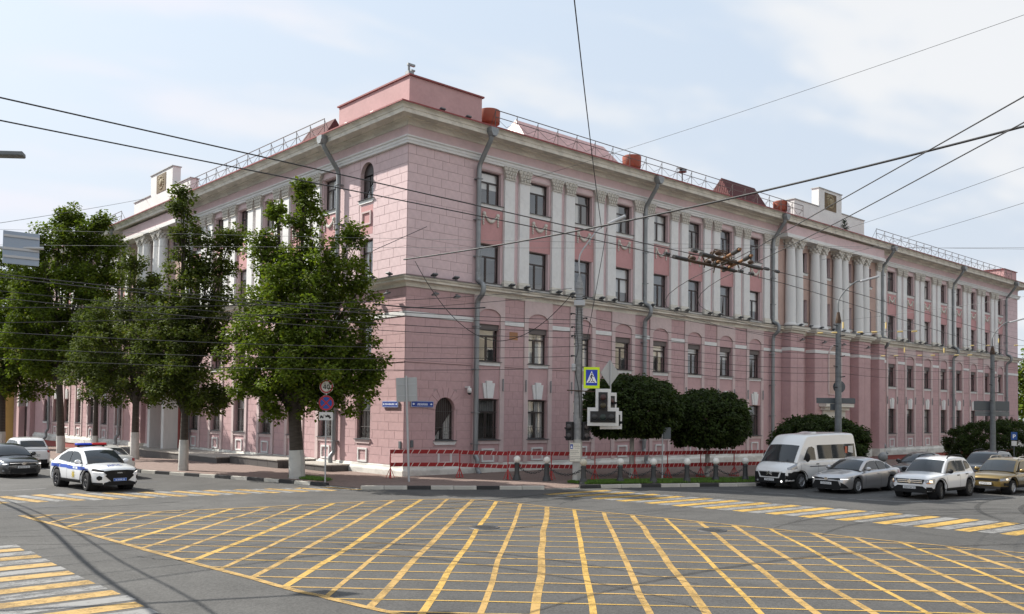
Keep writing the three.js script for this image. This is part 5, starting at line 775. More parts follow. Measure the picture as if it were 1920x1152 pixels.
// silver sedan
{
  const P = paint(0.46, 0.455, 0.46, 0.75, 0.32), c = makeCar('silver sedan with a slim dark grille waiting beside the white minibus', 'car', [12.95, 16.15], Math.PI - 0.05, sedanSpec(P), 'cars waiting on the right');
  const X = c.L2;
  c.face('lower_grille', [[-0.62, 0.2], [0.62, 0.2], [0.645, 0.32], [0.52, 0.545], [-0.52, 0.545], [-0.645, 0.32]], darkTrim, X + 0.022, 0.05); c.face('upper_grille', [[-0.6, 0.645], [-0.1, 0.6], [0.1, 0.6], [0.6, 0.645], [0.55, 0.67], [0.12, 0.64], [-0.12, 0.64], [-0.55, 0.67]], darkTrim, X + 0.0, 0.06);
  c.face('badge', Array.from({ length: 16 }, (_, i) => [Math.cos(i / 16 * 6.283) * 0.09, 0.625 + Math.sin(i / 16 * 6.283) * 0.06]), chrome, X + 0.035, 0.02);
  c.both('corner_intake', c.side(X - 0.34, X - 0.002, x => 0.24, x => 0.5 - (X - x) * 0.7, 0.01), darkTrim); c.both('headlight', c.side(X - 0.62, X - 0.02, x => 0.64 + (X - x) * 0.04, x => 0.66 + (X - x) * 0.13, 0.01), lensM); c.both('running_light', c.side(X - 0.3, X - 0.03, x => 0.615, x => 0.64, 0.013, 6, 1), ledM);
  c.plate('К157НН 32', X + 0.03, 0.44); c.both('tail_light', c.side(-X + 0.01, -X + 0.5, x => 0.78, x => 0.92, 0.008), tailM);
}
// white SUV, the nearest car of the right queue
const suvTop = [[-2.16, 0.95], [-2.1, 1.02], [-1.5, 1.05], [0, 1.06], [0.85, 1.08], [1.5, 1.02], [1.95, 0.95], [2.1, 0.86], [2.16, 0.72]], suvSh = [[-2.16, 0.9], [-2.1, 0.98], [-1.2, 1.02], [0.3, 1.0], [1.0, 0.98], [1.7, 0.93], [2.05, 0.84], [2.16, 0.68]];
const suvSpec = (p, o = {}) => ({ L: 4.32, W: 1.82, axF: 1.33, axR: -1.34, R: 0.35, tw: 0.22, gap: 0.075, sill: 0.3, paint: p, wb: 0.80, wr: 0.645, crown: 0.045, top: suvTop, sh: suvSh, pw: stdPw(2.16), gh: [[0.98, 1.03], [0.30, 1.575], [-1.45, 1.6], [-1.98, 1.02]], rB: 0.14, rC: 0.2, bowR: 0.035, cladding: true, rails: true,
  wins: [[[0.72, 1.07], [0.28, 1.44], [0.12, 1.49], [-0.28, 1.50], [-0.32, 1.06]], [[-0.38, 1.06], [-0.34, 1.50], [-0.98, 1.49], [-1.08, 1.07]], [[-1.2, 1.12], [-1.12, 1.48], [-1.42, 1.45], [-1.62, 1.28], [-1.6, 1.17]]],
  seams: [0.82, -0.35, -1.12], handles: [[-0.2, 0.92], [-1.0, 0.95]], handleMat: darkTrim, mirror: [0.68, 1.1], mirrorMat: darkTrim, spokes: 8, rimMat: steelRim, ...o });
{
  const c = makeCar('white SUV with black bumper, roof rails and lit headlights, nearest car of the right queue', 'car', [13.2, 19.4], Math.PI - 0.03, suvSpec(paint(0.76, 0.77, 0.78, 0, 0.3), { steer: 0.25 }), 'cars waiting on the right'), X = c.L2;
  c.face('grille', [[-0.5, 0.62], [0.5, 0.62], [0.58, 0.8], [-0.58, 0.8]], darkTrim, X + 0.015); for (const y of [0.66, 0.73]) c.face('grille_bar', [[-0.5, y], [0.5, y], [0.5, y + 0.03], [-0.5, y + 0.03]], chrome, X + 0.03, 0.02);
  c.face('badge', [[0, 0.6], [0.075, 0.71], [0, 0.82], [-0.075, 0.71]], chrome, X + 0.05, 0.03);
  c.both('headlight', c.side(X - 0.36, X - 0.005, x => 0.63, x => 0.8 + (X - x) * 0.08, 0.014), lensM); c.both('headlamp_bulb', c.side(X - 0.22, X - 0.1, x => 0.68, x => 0.77, 0.018, 3, 2), warmLed); c.both('indicator', c.side(X - 0.14, X - 0.02, x => 0.635, x => 0.68, 0.018, 3, 1), amber);
  c.both('bumper_cladding', c.side(X - 0.7, X - 0.005, x => 0.3, x => x > X - 0.25 ? 0.5 : 0.44, 0.012), darkTrim); c.face('bumper', [[-0.64, 0.27], [0.64, 0.27], [0.64, 0.44], [0.5, 0.53], [-0.5, 0.53], [-0.64, 0.44]], darkTrim, X + 0.03, 0.05); c.plate('О867СМ 32', X + 0.045, 0.47); c.both('tail_light', c.side(-X + 0.01, -X + 0.14, x => 0.75, x => 0.98, 0.01), tailM);
}
{   // gold hatchback
  const c = makeCar('gold hatchback with grey roof rails and alloy wheels behind the white SUV', 'car', [18.35, 20.35], Math.PI - 0.04, suvSpec(paint(0.17, 0.115, 0.03, 0.5, 0.3), { L: 4.08, W: 1.76, sill: 0.28, axF: 1.28, axR: -1.31, R: 0.315, top: suvTop.map(([x, y]) => [x * 0.945, y - 0.09]), sh: suvSh.map(([x, y]) => [x * 0.945, y - 0.09]), pw: stdPw(2.04), gh: [[0.95, 0.95], [0.22, 1.48], [-1.25, 1.47], [-1.85, 0.96]], wins: [[[0.68, 0.98], [0.22, 1.35], [0.08, 1.39], [-0.28, 1.40], [-0.32, 0.97]], [[-0.38, 0.97], [-0.34, 1.40], [-0.9, 1.38], [-1.1, 1.2], [-1.12, 0.98]]], handles: [[-0.2, 0.84], [-0.98, 0.87]], handleMat: null, mirror: [0.62, 1.02], mirrorMat: null, rimMat: alloy, spokes: 5, railMat: M(0.3, 0.28, 0.25, 0.4) }), 'cars waiting on the right'), X = c.L2;
  c.face('grille', [[-0.5, 0.6], [0.5, 0.6], [0.54, 0.7], [-0.54, 0.7]], darkTrim, X + 0.015); c.both('headlight', c.side(X - 0.5, X - 0.02, x => 0.6 + (X - x) * 0.05, x => 0.7 + (X - x) * 0.14, 0.012), lensM); c.both('headlamp_bulb', c.side(X - 0.3, X - 0.2, x => 0.65, x => 0.71, 0.016, 3, 2), warmLed);
  c.both('fog_light_bezel', c.side(X - 0.36, X - 0.1, x => 0.4, x => 0.52, 0.01), darkTrim); c.face('bumper', [[-0.6, 0.25], [0.6, 0.25], [0.6, 0.36], [-0.6, 0.36]], darkTrim, X + 0.03, 0.05); c.both('lower_cladding', c.side(X - 0.5, X - 0.01, x => 0.28, x => 0.36, 0.012), darkTrim); c.plate('М374РО 32', X + 0.03, 0.48);
}
{   // minibus
  const L2 = 2.85, P = paint(0.72, 0.72, 0.71, 0, 0.35), top = [[-L2, 1.3], [1.9, 1.3], [2.25, 1.22], [2.6, 1.06], [2.78, 0.92], [L2, 0.8]], sh = [[-L2, 1.26], [1.7, 1.26], [2.2, 1.16], [2.6, 1.0], [2.78, 0.86], [L2, 0.74]];
  const c = makeCar('white high-roofed minibus with black bumper parked by the kerb', 'minibus', [13.35, 13.5], Math.PI - 0.06, { name: 'minibus', L: 5.7, W: 2.03, axF: 1.9, axR: -1.6, R: 0.35, tw: 0.23, gap: 0.07, sill: 0.34, paint: P, wb: 0.96, wr: 0.80, crown: 0.07, top, sh, pw: [[-L2, 0.92], [-L2 + 0.1, 0.97], [-L2 + 0.4, 1], [1.4, 1], [2.2, 0.97], [2.6, 0.9], [2.78, 0.82], [L2, 0.76]],
    gh: [[2.25, 1.18], [1.3, 2.36], [-2.72, 2.44], [-2.84, 1.25]], rB: 0.3, wsEnd: 0.75, rC: 0.16, bowF: 0.03, bowR: 0.0, cladding: true, zw: 0.88, rear1: 4, wins: [[[1.72, 1.3], [1.38, 1.72], [1.2, 1.86], [0.95, 1.88], [0.78, 1.8], [0.74, 1.28]], [[0.52, 1.32], [0.55, 1.94], [-0.62, 1.95], [-0.62, 1.31]], [[-0.64, 1.31], [-0.64, 1.95], [-1.66, 1.96], [-1.66, 1.31]], [[-1.68, 1.31], [-1.68, 1.96], [-2.64, 1.97], [-2.66, 1.31]]],
    seams: [1.95, 0.62, -0.6], handles: [[0.66, 1.1]], handleMat: darkTrim, mirror: [1.62, 1.4], mirH: 1.5, mirrorMat: darkTrim, rimMat: alloy, spokes: 6 }, 'cars waiting on the right'), X = c.L2;
  c.both('bumper_cladding', c.side(X - 1.05, X - 0.005, x => 0.34, x => x > X - 0.3 ? 0.74 : 0.8, 0.014), darkTrim); c.face('bumper', [[-0.77, 0.27], [0.77, 0.27], [0.77, 0.74], [-0.77, 0.74]], darkTrim, X + 0.04, 0.06);
  c.face('grille_surround', [[-0.5, 0.5], [0.5, 0.5], [0.62, 0.8], [-0.62, 0.8]], P, X + 0.055, 0.05); c.face('grille', [[-0.44, 0.55], [0.44, 0.55], [0.53, 0.755], [-0.53, 0.755]], darkTrim, X + 0.065, 0.03);
  for (const dy of [0, 0.07]) c.face('chevron_badge', [[-0.14, 0.6 + dy], [0, 0.69 + dy], [0.14, 0.6 + dy], [0.14, 0.64 + dy], [0, 0.73 + dy], [-0.14, 0.64 + dy]], chrome, X + 0.085, 0.02);
  c.both('headlight', c.side(X - 0.62, X - 0.12, x => 0.86 + (X - x) * 0.1, x => 0.92 + (X - x) * 0.36, 0.014), lensM); c.plate('К758СО 32', X + 0.06, 0.42);
  for (const s of [-1, 1]) part(c.t, 'fog_lamp', mv(rot(new THREE.CylinderGeometry(0.05, 0.05, 0.02, 14), 'Z', Math.PI / 2), X + 0.04, 0.36, s * 0.62), s > 0 ? lensM : ledM);
  part(c.t, 'roof_hatch', mv(rot(rbx(-0.45, 0.45, 0, 0.05, -0.35, 0.35, 0.02, 1), 'Z', -0.14), 0.2, 2.42, 0), P); part(c.t, 'roof_vent', rbx(-1.6, -1.1, 2.4, 2.5, -0.25, 0.25, 0.03, 1), P);
  both2(c, 'side_moulding', c.side(-2.75, 1.3, x => 0.98, x => 1.01, 0.012, 10, 1), darkTrim); part(c.t, 'timetable_sticker', mv(new THREE.PlaneGeometry(0.42, 0.5), 0, 0, 0).rotateY(Math.PI), M(0.6, 0.6, 0.58, 0.6)).position.set(-2.25, 1.62, -(c.hw(-2.25, 1.62) + 0.018)); part(c.t, 'fire_exit_sticker', mv(new THREE.PlaneGeometry(0.2, 0.5), 0, 0, 0).rotateY(Math.PI), M(0.5, 0.12, 0.06, 0.6)).position.set(-1.85, 1.6, -(c.hw(-1.85, 1.6) + 0.018));
  part(c.t, 'dashboard_sign', mv(rot(new THREE.PlaneGeometry(0.62, 0.16), 'Y', Math.PI / 2), 0, 0, 0), M(0.55, 0.55, 0.52, 0.7)).position.set(2.19, 1.34, -0.1);
}
function both2(c, n, mk, m) { c.both(n, mk, m); }
{   // police car
  const P = paint(0.80, 0.81, 0.82, 0, 0.28), L2 = 2.31, blueM = M(0.012, 0.07, 0.42, 0.4), redM = M(0.5, 0.012, 0.02, 0.3), blueL = M(0.01, 0.05, 0.55, 0.25);
  const c = makeCar('white police SUV with a blue side stripe and a red and blue light bar', 'police car', [-13.1, -3.1], -(Math.PI / 2 - 0.12), { name: 'police_car', L: 4.62, W: 1.85, axF: 1.37, axR: -1.355, R: 0.365, tw: 0.235, gap: 0.06, sill: 0.28, paint: P, wb: 0.82, wr: 0.63, crown: 0.05, pw: stdPw(L2),
    top: [[-L2, 0.98], [-2.2, 1.08], [-1.6, 1.12], [0, 1.06], [0.95, 1.08], [1.5, 1.03], [2.0, 0.96], [2.2, 0.86], [L2, 0.7]], sh: [[-L2, 0.92], [-2.2, 1.03], [-1.4, 1.06], [0, 1.0], [1.0, 0.98], [1.7, 0.93], [2.1, 0.84], [L2, 0.66]],
    gh: [[1.12, 1.03], [0.32, 1.58], [-0.85, 1.60], [-2.0, 1.1]], rB: 0.15, rC: 0.3, bowR: 0.04, cladding: true, wins: [[[0.82, 1.07], [0.34, 1.42], [0.16, 1.475], [-0.24, 1.49], [-0.28, 1.06]], [[-0.34, 1.06], [-0.3, 1.49], [-0.8, 1.46], [-1.3, 1.28], [-1.45, 1.12]]], seams: [0.92, -0.31, -1.25], handles: [[-0.15, 0.95], [-1.08, 0.99]], mirror: [0.78, 1.1], spokes: 5, rimMat: M(0.06, 0.06, 0.065, 0.35, { metalness: 0.8 }), steer: -0.12 }, 'cars on the left street'), X = L2;
  c.face('grille', [[-0.34, 0.42], [0.34, 0.42], [0.56, 0.62], [0.5, 0.66], [0.62, 0.8], [0.3, 0.83], [-0.3, 0.83], [-0.62, 0.8], [-0.5, 0.66], [-0.56, 0.62]], darkTrim, X + 0.02, 0.06);
  const nm = canvasTex(256, 48, (g, w, h) => { g.fillStyle = '#0b0b0c'; g.fillRect(0, 0, w, h); g.fillStyle = '#e6e6e6'; g.font = 'bold 40px sans-serif'; g.textAlign = 'center'; g.textBaseline = 'middle'; g.fillText('HAVAL', w / 2, h / 2 + 2); }); part(c.t, 'grille_lettering', rot(new THREE.PlaneGeometry(0.42, 0.07), 'Y', Math.PI / 2), new THREE.MeshStandardMaterial({ map: nm, roughness: 0.4 })).position.set(X + 0.03, 0.735, 0);
  c.both('headlight', c.side(X - 0.5, X - 0.01, x => 0.76 + (X - x) * 0.06, x => 0.83 + (X - x) * 0.16, 0.012), darkTrim); c.both('running_light', c.side(X - 0.46, X - 0.02, x => 0.745 + (X - x) * 0.06, x => 0.765 + (X - x) * 0.06, 0.016, 6, 1), ledM);
  c.both('air_curtain', c.side(X - 0.2, X - 0.02, x => 0.44 + Math.abs(x - X + 0.1) * 0.6, x => 0.64 - Math.abs(x - X + 0.1) * 0.7, 0.012), darkTrim); c.both('bumper_cladding', c.side(X - 0.55, X - 0.01, x => 0.28, x => 0.36, 0.014), darkTrim); c.face('bumper', [[-0.64, 0.25], [0.64, 0.25], [0.6, 0.35], [0.4, 0.41], [-0.4, 0.41], [-0.6, 0.35]], darkTrim, X + 0.025, 0.05);
  c.plate('м 0199 32', X + 0.035, 0.47, 1, '#1f56b0', '#e8eef8');
  c.both('side_stripe', c.side(-1.95, 1.55, x => 0.80 + (x < -0.3 ? 0.03 : 0), x => 0.93 + (x < -0.3 ? 0.03 : 0), 0.006, 24, 2), blueM);
  const ps = canvasTex(256, 64, (g, w, h) => { g.fillStyle = '#eef2f6'; g.fillRect(0, 0, w, h); g.fillStyle = '#1f4fa8'; g.font = 'bold 44px sans-serif'; g.textAlign = 'center'; g.textBaseline = 'middle'; g.fillText('ДПС', w / 2, h / 2 + 2); });
  for (const s of [-1, 1]) { const m = part(c.t, 'door_lettering', new THREE.PlaneGeometry(0.42, 0.1).rotateY(s > 0 ? 0 : Math.PI), new THREE.MeshStandardMaterial({ map: ps, roughness: 0.5 })); m.position.set(0.45, 0.865, s * (c.zAt(0.45, 0.865) + 0.012)); m.rotation.x = 0; const st8 = []; for (let i = 0; i < 16; i++) { const r = i % 2 ? 0.07 : 0.17, a = i / 16 * 6.283; st8.push([Math.cos(a) * r, Math.sin(a) * r]); } const e = part(c.t, 'star_emblem', ext(st8, 0.006), M(0.55, 0.42, 0.06, 0.5)); e.position.set(0.3, 0.6, s * (c.zAt(0.3, 0.6) + 0.004)); }
  const bt = canvasTex(512, 160, (g, w, h) => { g.clearRect(0, 0, w, h); g.fillStyle = '#23408c'; g.font = 'bold 150px sans-serif'; g.textAlign = 'center'; g.textBaseline = 'middle'; g.fillText('ДПС', w / 2, h / 2 + 6); });
  { const g = grid(12, 6, (u, v) => { const x = lerp(1.98, 1.6, v), z = lerp(0.5, -0.5, u), tp = c.top(x), s = c.sh(x), a = Math.abs(z) / (c.H * 0.955); const y = a < 0.5 ? lerp(tp, s + (tp - s) * 0.85, a / 0.5) : lerp(s + (tp - s) * 0.85, s + (tp - s) * 0.45, (a - 0.5) / 0.3); return [x, y + 0.006, z]; }); part(c.t, 'bonnet_lettering', g, new THREE.MeshStandardMaterial({ map: bt, roughness: 0.4, transparent: true })); }
  const lb = part(c.t, 'light_bar', rbx(-0.42, -0.14, 1.68, 1.72, -0.6, 0.6, 0.015, 1), darkTrim); part(lb, 'red_lens', rbx(-0.41, -0.15, 1.72, 1.8, -0.6, 0.0, 0.03, 2), redM); part(lb, 'blue_lens', rbx(-0.41, -0.15, 1.72, 1.8, 0.003, 0.6, 0.03, 2), blueL); for (const s of [-1, 1]) part(lb, 'foot', bx(-0.33, -0.23, 1.6, 1.685, s * 0.5 - 0.03, s * 0.5 + 0.03), darkTrim);
}
{   // black sedan at the left edge
  const P = paint(0.016, 0.017, 0.019, 0.2, 0.25), c = makeCar('black sedan with chrome grille bar at the left picture edge', 'car', [-14.15, -12.4], -(Math.PI / 2 - 0.06), sedanSpec(P), 'cars on the left street'), X = c.L2;
  c.face('upper_grille', [[-0.45, 0.6], [0.45, 0.6], [0.6, 0.72], [-0.6, 0.72]], darkTrim, X + 0.01, 0.05); c.face('grille_bar', [[-0.58, 0.66], [0.58, 0.66], [0.58, 0.685], [-0.58, 0.685]], chrome, X + 0.03, 0.03); c.face('badge', Array.from({ length: 16 }, (_, i) => [Math.cos(i / 16 * 6.283) * 0.09, 0.65 + Math.sin(i / 16 * 6.283) * 0.06]), chrome, X + 0.05, 0.02);
  c.both('headlight', c.side(X - 0.6, X - 0.02, x => 0.6 + (X - x) * 0.04, x => 0.68 + (X - x) * 0.13, 0.01), lensM); c.both('running_light', c.side(X - 0.22, X - 0.06, x => 0.61, x => 0.65, 0.014, 3, 1), ledM); c.face('lower_grille', [[-0.55, 0.24], [0.55, 0.24], [0.5, 0.42], [-0.5, 0.42]], darkTrim, X + 0.02); c.both('fog_light', c.side(X - 0.25, X - 0.12, x => 0.3, x => 0.38, 0.012, 3, 2), lensM); c.plate('В878СО 32', X + 0.03, 0.5);
}
{   // white crossover driving away
  const c = makeCar('white crossover seen from behind, dark rear window, behind the black sedan', 'car', [-11.85, -19], Math.PI / 2, suvSpec(paint(0.74, 0.74, 0.74, 0, 0.3), { rails: false, rimMat: alloy }), 'cars on the left street'), X = c.L2;
  c.both('tail_light', c.side(-X + 0.01, -X + 0.42, x => 0.86, x => 0.99, 0.012), tailM); c.face('rear_bumper', [[-0.64, 0.28], [0.64, 0.28], [0.64, 0.5], [-0.64, 0.5]], darkTrim, -X + 0.02, 0.05); c.plate('Н204КТ 32', -X - 0.03, 0.72, -1);
}
{   // pale sedan half behind the police car
  const c = makeCar('pale sedan seen from behind, half hidden by the police car', 'car', [-10.75, -9.4], Math.PI / 2 - 0.03, sedanSpec(paint(0.62, 0.61, 0.58, 0.1, 0.35), { L: 4.6, axF: 1.3, axR: -1.3, pw: stdPw(2.3), top: [[-2.3, 0.9], [-2.2, 1.03], [-1.8, 1.06], [-1.3, 1.03], [0, 1.0], [0.95, 1.0], [1.5, 0.93], [2.0, 0.83], [2.2, 0.73], [2.3, 0.6]], sh: [[-2.3, 0.84], [-2.2, 0.96], [-1.8, 0.99], [-1, 0.96], [0.2, 0.92], [1.0, 0.87], [1.7, 0.79], [2.15, 0.69], [2.3, 0.56]] }), 'cars on the left street'), X = c.L2;
  c.both('tail_light', c.side(-X + 0.01, -X + 0.45, x => 0.8, x => 0.94, 0.012), tailM); c.face('rear_bumper', [[-0.6, 0.22], [0.6, 0.22], [0.6, 0.36], [-0.6, 0.36]], darkTrim, -X + 0.02, 0.05);
}
// cars further back in the right queue and parked by the kerb
{
  const c1 = makeCar('black car between the silver sedan and the pink wall', 'car', [23.6, 14.4], Math.PI, sedanSpec(paint(0.012, 0.012, 0.014, 0.2, 0.3)), 'cars waiting on the right'); c1.both('headlight', c1.side(1.85, 2.4, x => 0.62, x => 0.7, 0.012), lensM);
  const c2 = makeCar('dark grey car with roof rails just behind the roof of the white SUV', 'car', [25.2, 17.1], Math.PI, suvSpec(paint(0.05, 0.052, 0.055, 0.4, 0.3), {}), 'cars waiting on the right'); c2.both('headlight', c2.side(1.75, 2.14, x => 0.66, x => 0.8, 0.012), lensM);
  const c3 = makeCar('dark sedan between the white SUV and the gold hatchback, only its windscreen showing', 'car', [25.5, 20.5], Math.PI, sedanSpec(paint(0.06, 0.07, 0.08, 0.4, 0.3)), 'cars waiting on the right'); c3.both('headlight', c3.side(1.85, 2.4, x => 0.62, x => 0.7, 0.012), lensM);
  const c4 = makeCar('pale blue car at the right picture edge behind the gold hatchback', 'car', [25.0, 23.4], Math.PI, sedanSpec(paint(0.34, 0.42, 0.5, 0.5, 0.3)), 'cars waiting on the right'); c4.both('headlight', c4.side(1.85, 2.4, x => 0.62, x => 0.7, 0.012), lensM);
}

// ---------------------------------------------------------------- street furniture
const FACE = -0.808;   // signs at the corner look towards the crossing
const lp = (x, z) => gy(x, z) + SW - 0.01;
function ptex(w, h, f) { return new THREE.MeshStandardMaterial({ map: canvasTex(w, h, f), roughness: 0.5 }); }
{   // concrete traffic-light pole with a lamp arm
  const t = thing('traffic_light_pole', 'grey concrete pole with whitewashed foot, spire cap and a lamp on a curved arm', 'pole', [4.31, lp(4.31, 7.37), 7.37], FACE), Y = 8.75;
  part(t, 'shaft', uvm(rod([0, -0.1, 0], [0.02, Y, 0], 0.21, 0.155, 20)), mat.conc); part(t, 'whitewash', rod([0, 0, 0], [0.003, 1.95, 0], 0.222, 0.212, 20), mat.whitewash);
  part(t, 'cap', mv(merge([new THREE.CylinderGeometry(0.15, 0.19, 0.28, 16).translate(0, 0.14, 0), new THREE.ConeGeometry(0.13, 0.55, 12).translate(0, 0.55, 0)]), 0.02, Y, 0), mat.conc);
  part(t, 'arm', tube([[0.02, Y + 0.5, 0], [0.02, Y + 1.5, 0], [0.35, Y + 2.05, 0], [0.9, Y + 2.75, 0], [1.35, Y + 2.95, 0]], 0.035, 8, 40), mat.galv);
  const lm = part(t, 'luminaire', rot(merge([rbx(0, 0.85, -0.06, 0.07, -0.14, 0.14, 0.04, 2)]), 'Z', 0.45), mat.galv); lm.position.set(1.3, Y + 2.93, 0);
  const bands = []; for (let i = 0; i < 22; i++) { const y = 6.2 + i * 0.11 + (hash2(i, 1, 4) - 0.5) * 0.06; bands.push(new THREE.TorusGeometry(0.185, 0.012, 5, 18).rotateX(Math.PI / 2 + (hash2(i, 2, 4) - 0.5) * 0.2).translate(0.015, y, 0)); } part(t, 'cable_band', merge(bands), mat.galv);
  part(t, 'junction_box', rbx(-0.22, 0.28, 7.95, 8.2, -0.05, 0.32, 0.03, 1), mat.galv); part(t, 'junction_box', rbx(-0.3, -0.12, 5.0, 5.35, 0.05, 0.28, 0.06, 2), mat.galv); part(t, 'cable_run', merge([tube([[-0.05, 7.9, 0.2], [-0.1, 7, 0.21], [-0.02, 6, 0.22], [-0.16, 5.3, 0.22], [0.02, 4.2, 0.22], [0.1, 2.9, 0.22]], 0.018, 6, 40), tube([[0.1, 7.9, 0.18], [0.16, 6.5, 0.18], [0.15, 4.6, 0.19], [0.17, 2.6, 0.2]], 0.015, 6, 30)]), mat.cable);
  const ins = []; for (const [x, y] of [[-0.22, 8.35], [-0.25, 7.6], [-0.22, 7.0], [-0.22, 6.6], [0.24, 8.3], [0.26, 7.4], [0.24, 6.4], [0.24, 6.0], [-0.22, 5.7]]) ins.push(rod([Math.sign(x) * 0.12, y, 0.05], [x * 1.25, y + 0.02, 0.12], 0.025, 0.03, 7), sph(x * 1.35, y, 0.13, 0.05)); part(t, 'insulator', merge(ins), mat.cable);
  part(t, 'bracket', merge([rod([-0.5, 4.15, 0.2], [0.75, 4.1, 0.24], 0.028, 0.028, 6), rod([0.2, 3.3, 0.15], [0.9, 3.25, 0.15], 0.025, 0.025, 6)]), mat.rust);
}
const pole = (r, u, f) => { const c = Math.cos(FACE), s = Math.sin(FACE); return [4.31 + r * c + f * s, lp(4.31, 7.37) + u, 7.37 - r * s + f * c]; };
{   // pedestrian crossing sign
  const t = thing('pedestrian_crossing_sign', 'blue and white pedestrian crossing sign with bright yellow-green border on the concrete pole', 'sign', pole(0.6, 4.72, 0.28), FACE + 0.06);
  part(t, 'plate', rbx(-0.36, 0.36, -0.48, 0.48, -0.02, 0.0, 0.01, 1), mat.signBack);
  part(t, 'face', mv(new THREE.PlaneGeometry(0.71, 0.95), 0, 0, 0.006), ptex(384, 512, (c, w, h) => {
    c.fillStyle = '#d4f01e'; c.fillRect(0, 0, w, h); c.fillStyle = '#1f3fb4'; c.fillRect(52, 62, w - 104, h - 130); c.fillStyle = '#eef0f2'; c.beginPath(); c.moveTo(w / 2, 88); c.lineTo(w - 66, 376); c.lineTo(66, 376); c.closePath(); c.fill();
    c.strokeStyle = c.fillStyle = '#111'; c.beginPath(); c.arc(196, 152, 15, 0, 7); c.fill(); c.lineCap = 'round'; c.lineWidth = 26; c.beginPath(); c.moveTo(196, 185); c.lineTo(188, 245); c.stroke(); c.lineWidth = 14; const L = (...p) => { c.beginPath(); p.forEach((q, i) => i ? c.lineTo(...q) : c.moveTo(...q)); c.stroke(); };
    L([190, 190], [164, 222], [168, 248]); L([200, 190], [222, 222], [242, 232]); L([184, 250], [166, 305], [138, 350]); L([192, 250], [214, 300], [222, 352]); c.lineWidth = 20; L([118, 360], [150, 338]); L([186, 352], [196, 340]); L([238, 346], [262, 362]); }));
}
function signalBoard(label, p, turn, on) {
  const t = thing('traffic_light', label, 'traffic light', p, turn, 'traffic lights on the concrete pole');
  const out = [[-0.69, -0.82], [0.69, -0.82], [0.69, -0.02], [0.33, -0.02], [0.33, 0.82], [-0.33, 0.82], [-0.33, -0.02], [-0.69, -0.02]], inn = [[-0.56, -0.67], [0.55, -0.67], [0.55, -0.18], [0.19, -0.18], [0.19, 0.67], [-0.2, 0.67], [-0.2, -0.18], [-0.56, -0.18]];
  part(t, 'backboard', mv(ext(out, 0.012, 0.008), 0, 0, 0), mat.white); part(t, 'housing', merge([mv(ext(inn, 0.16, 0.008), 0, 0, -0.12), mv(ext(inn, 0.02), 0, 0, 0.022)]), mat.black);
  for (const [x, y, m] of [[0, 0.45, M(0.06, 0.02, 0.02, 0.3)], [0, 0.08, M(0.055, 0.045, 0.02, 0.3)], [0, -0.43, M(0.02, 0.035, 0.03, 0.3)], [-0.38, -0.43, M(0.03, 0.03, 0.03, 0.3)], [0.37, -0.43, M(0.03, 0.03, 0.03, 0.3)]]) { part(t, 'lens', sph(x, y, 0.04, 0.14, 1, 1, 0.25, 16, 8), m); part(t, 'visor', mv(rot(new THREE.CylinderGeometry(0.165, 0.155, 0.2, 18, 1, true, Math.PI * 0.58, Math.PI * 0.84 * 1), 'X', Math.PI / 2).rotateZ(Math.PI), x, y, 0.13), mat.black); }
}
signalBoard('unlit traffic light on a white T-shaped board, in front of the other board', pole(1.12, 3.4, 0.35), FACE); signalBoard('unlit traffic light on a white T-shaped board, partly hidden behind the front board', pole(1.5, 3.25, -0.3), FACE + 0.75);
for (const [s, lab] of [[-1, 'dark pedestrian signal with two lenses left of the concrete pole'], [1, 'dark pedestrian signal with two lenses right of the concrete pole']]) {
  const t = thing('pedestrian_signal', lab, 'signal', pole(s * 0.36, 2.32, 0.12), FACE + s * 0.5, 'pedestrian signals on the concrete pole'); part(t, 'housing', rbx(-0.16, 0.16, -0.42, 0.42, -0.12, 0.1, 0.03, 2), mat.black);
  for (const y of [-0.2, 0.2]) { part(t, 'lens', sph(0, y, 0.1, 0.12, 1, 1, 0.25, 14, 8), M(0.07, 0.06, 0.06, 0.35)); part(t, 'visor', mv(rot(new THREE.CylinderGeometry(0.15, 0.14, 0.16, 16, 1, true, Math.PI * 0.58, Math.PI * 0.84), 'X', Math.PI / 2).rotateZ(Math.PI), 0, y, 0.16), mat.black); }
}
{
  const t = thing('diamond_sign', 'back of a grey diamond-shaped road sign on a thin post right of the crossing sign', 'sign', pole(1.42, 4.95, -0.05), FACE + 0.5); part(t, 'plate', mv(ext([[0, -0.6], [0.48, 0], [0, 0.6], [-0.48, 0]], 0.02, 0.005), 0, 0, -0.01), mat.signBack); part(t, 'post', rod([0.02, -1.0, 0.045], [0.02, 0.55, 0.045], 0.03), mat.galv);
  const p = thing('information_plate', 'cream information plate with a blue symbol low on the concrete pole', 'sign', pole(-0.1, 1.38, 0.26), FACE - 0.12); part(p, 'plate', rbx(-0.26, 0.26, -0.43, 0.43, -0.015, 0.0, 0.008, 1), mat.signBack);
  part(p, 'face', mv(new THREE.PlaneGeometry(0.51, 0.85), 0, 0, 0.005), ptex(256, 424, (c, w, h) => { c.fillStyle = '#d8d3c6'; c.fillRect(0, 0, w, h); c.strokeStyle = '#55524c'; c.lineWidth = 5; c.strokeRect(6, 6, w - 12, h - 12); c.fillStyle = '#2a4796'; c.fillRect(16, 34, 62, 106); c.fillStyle = '#eee'; c.beginPath(); c.moveTo(47, 58); c.lineTo(70, 118); c.lineTo(24, 118); c.fill(); c.fillStyle = '#6d6960'; const R = rng(6); for (const [x, y, n] of [[92, 46, 130], [92, 78, 132], [120, 116, 80], [20, 176, 150], [20, 212, 190], [20, 248, 130], [20, 306, 200], [20, 342, 205], [20, 374, 100]]) { let q = x; while (q < x + n) { const l = 8 + R() * 24; c.fillRect(q, y, l, 9); q += l + 6; } } }));
}
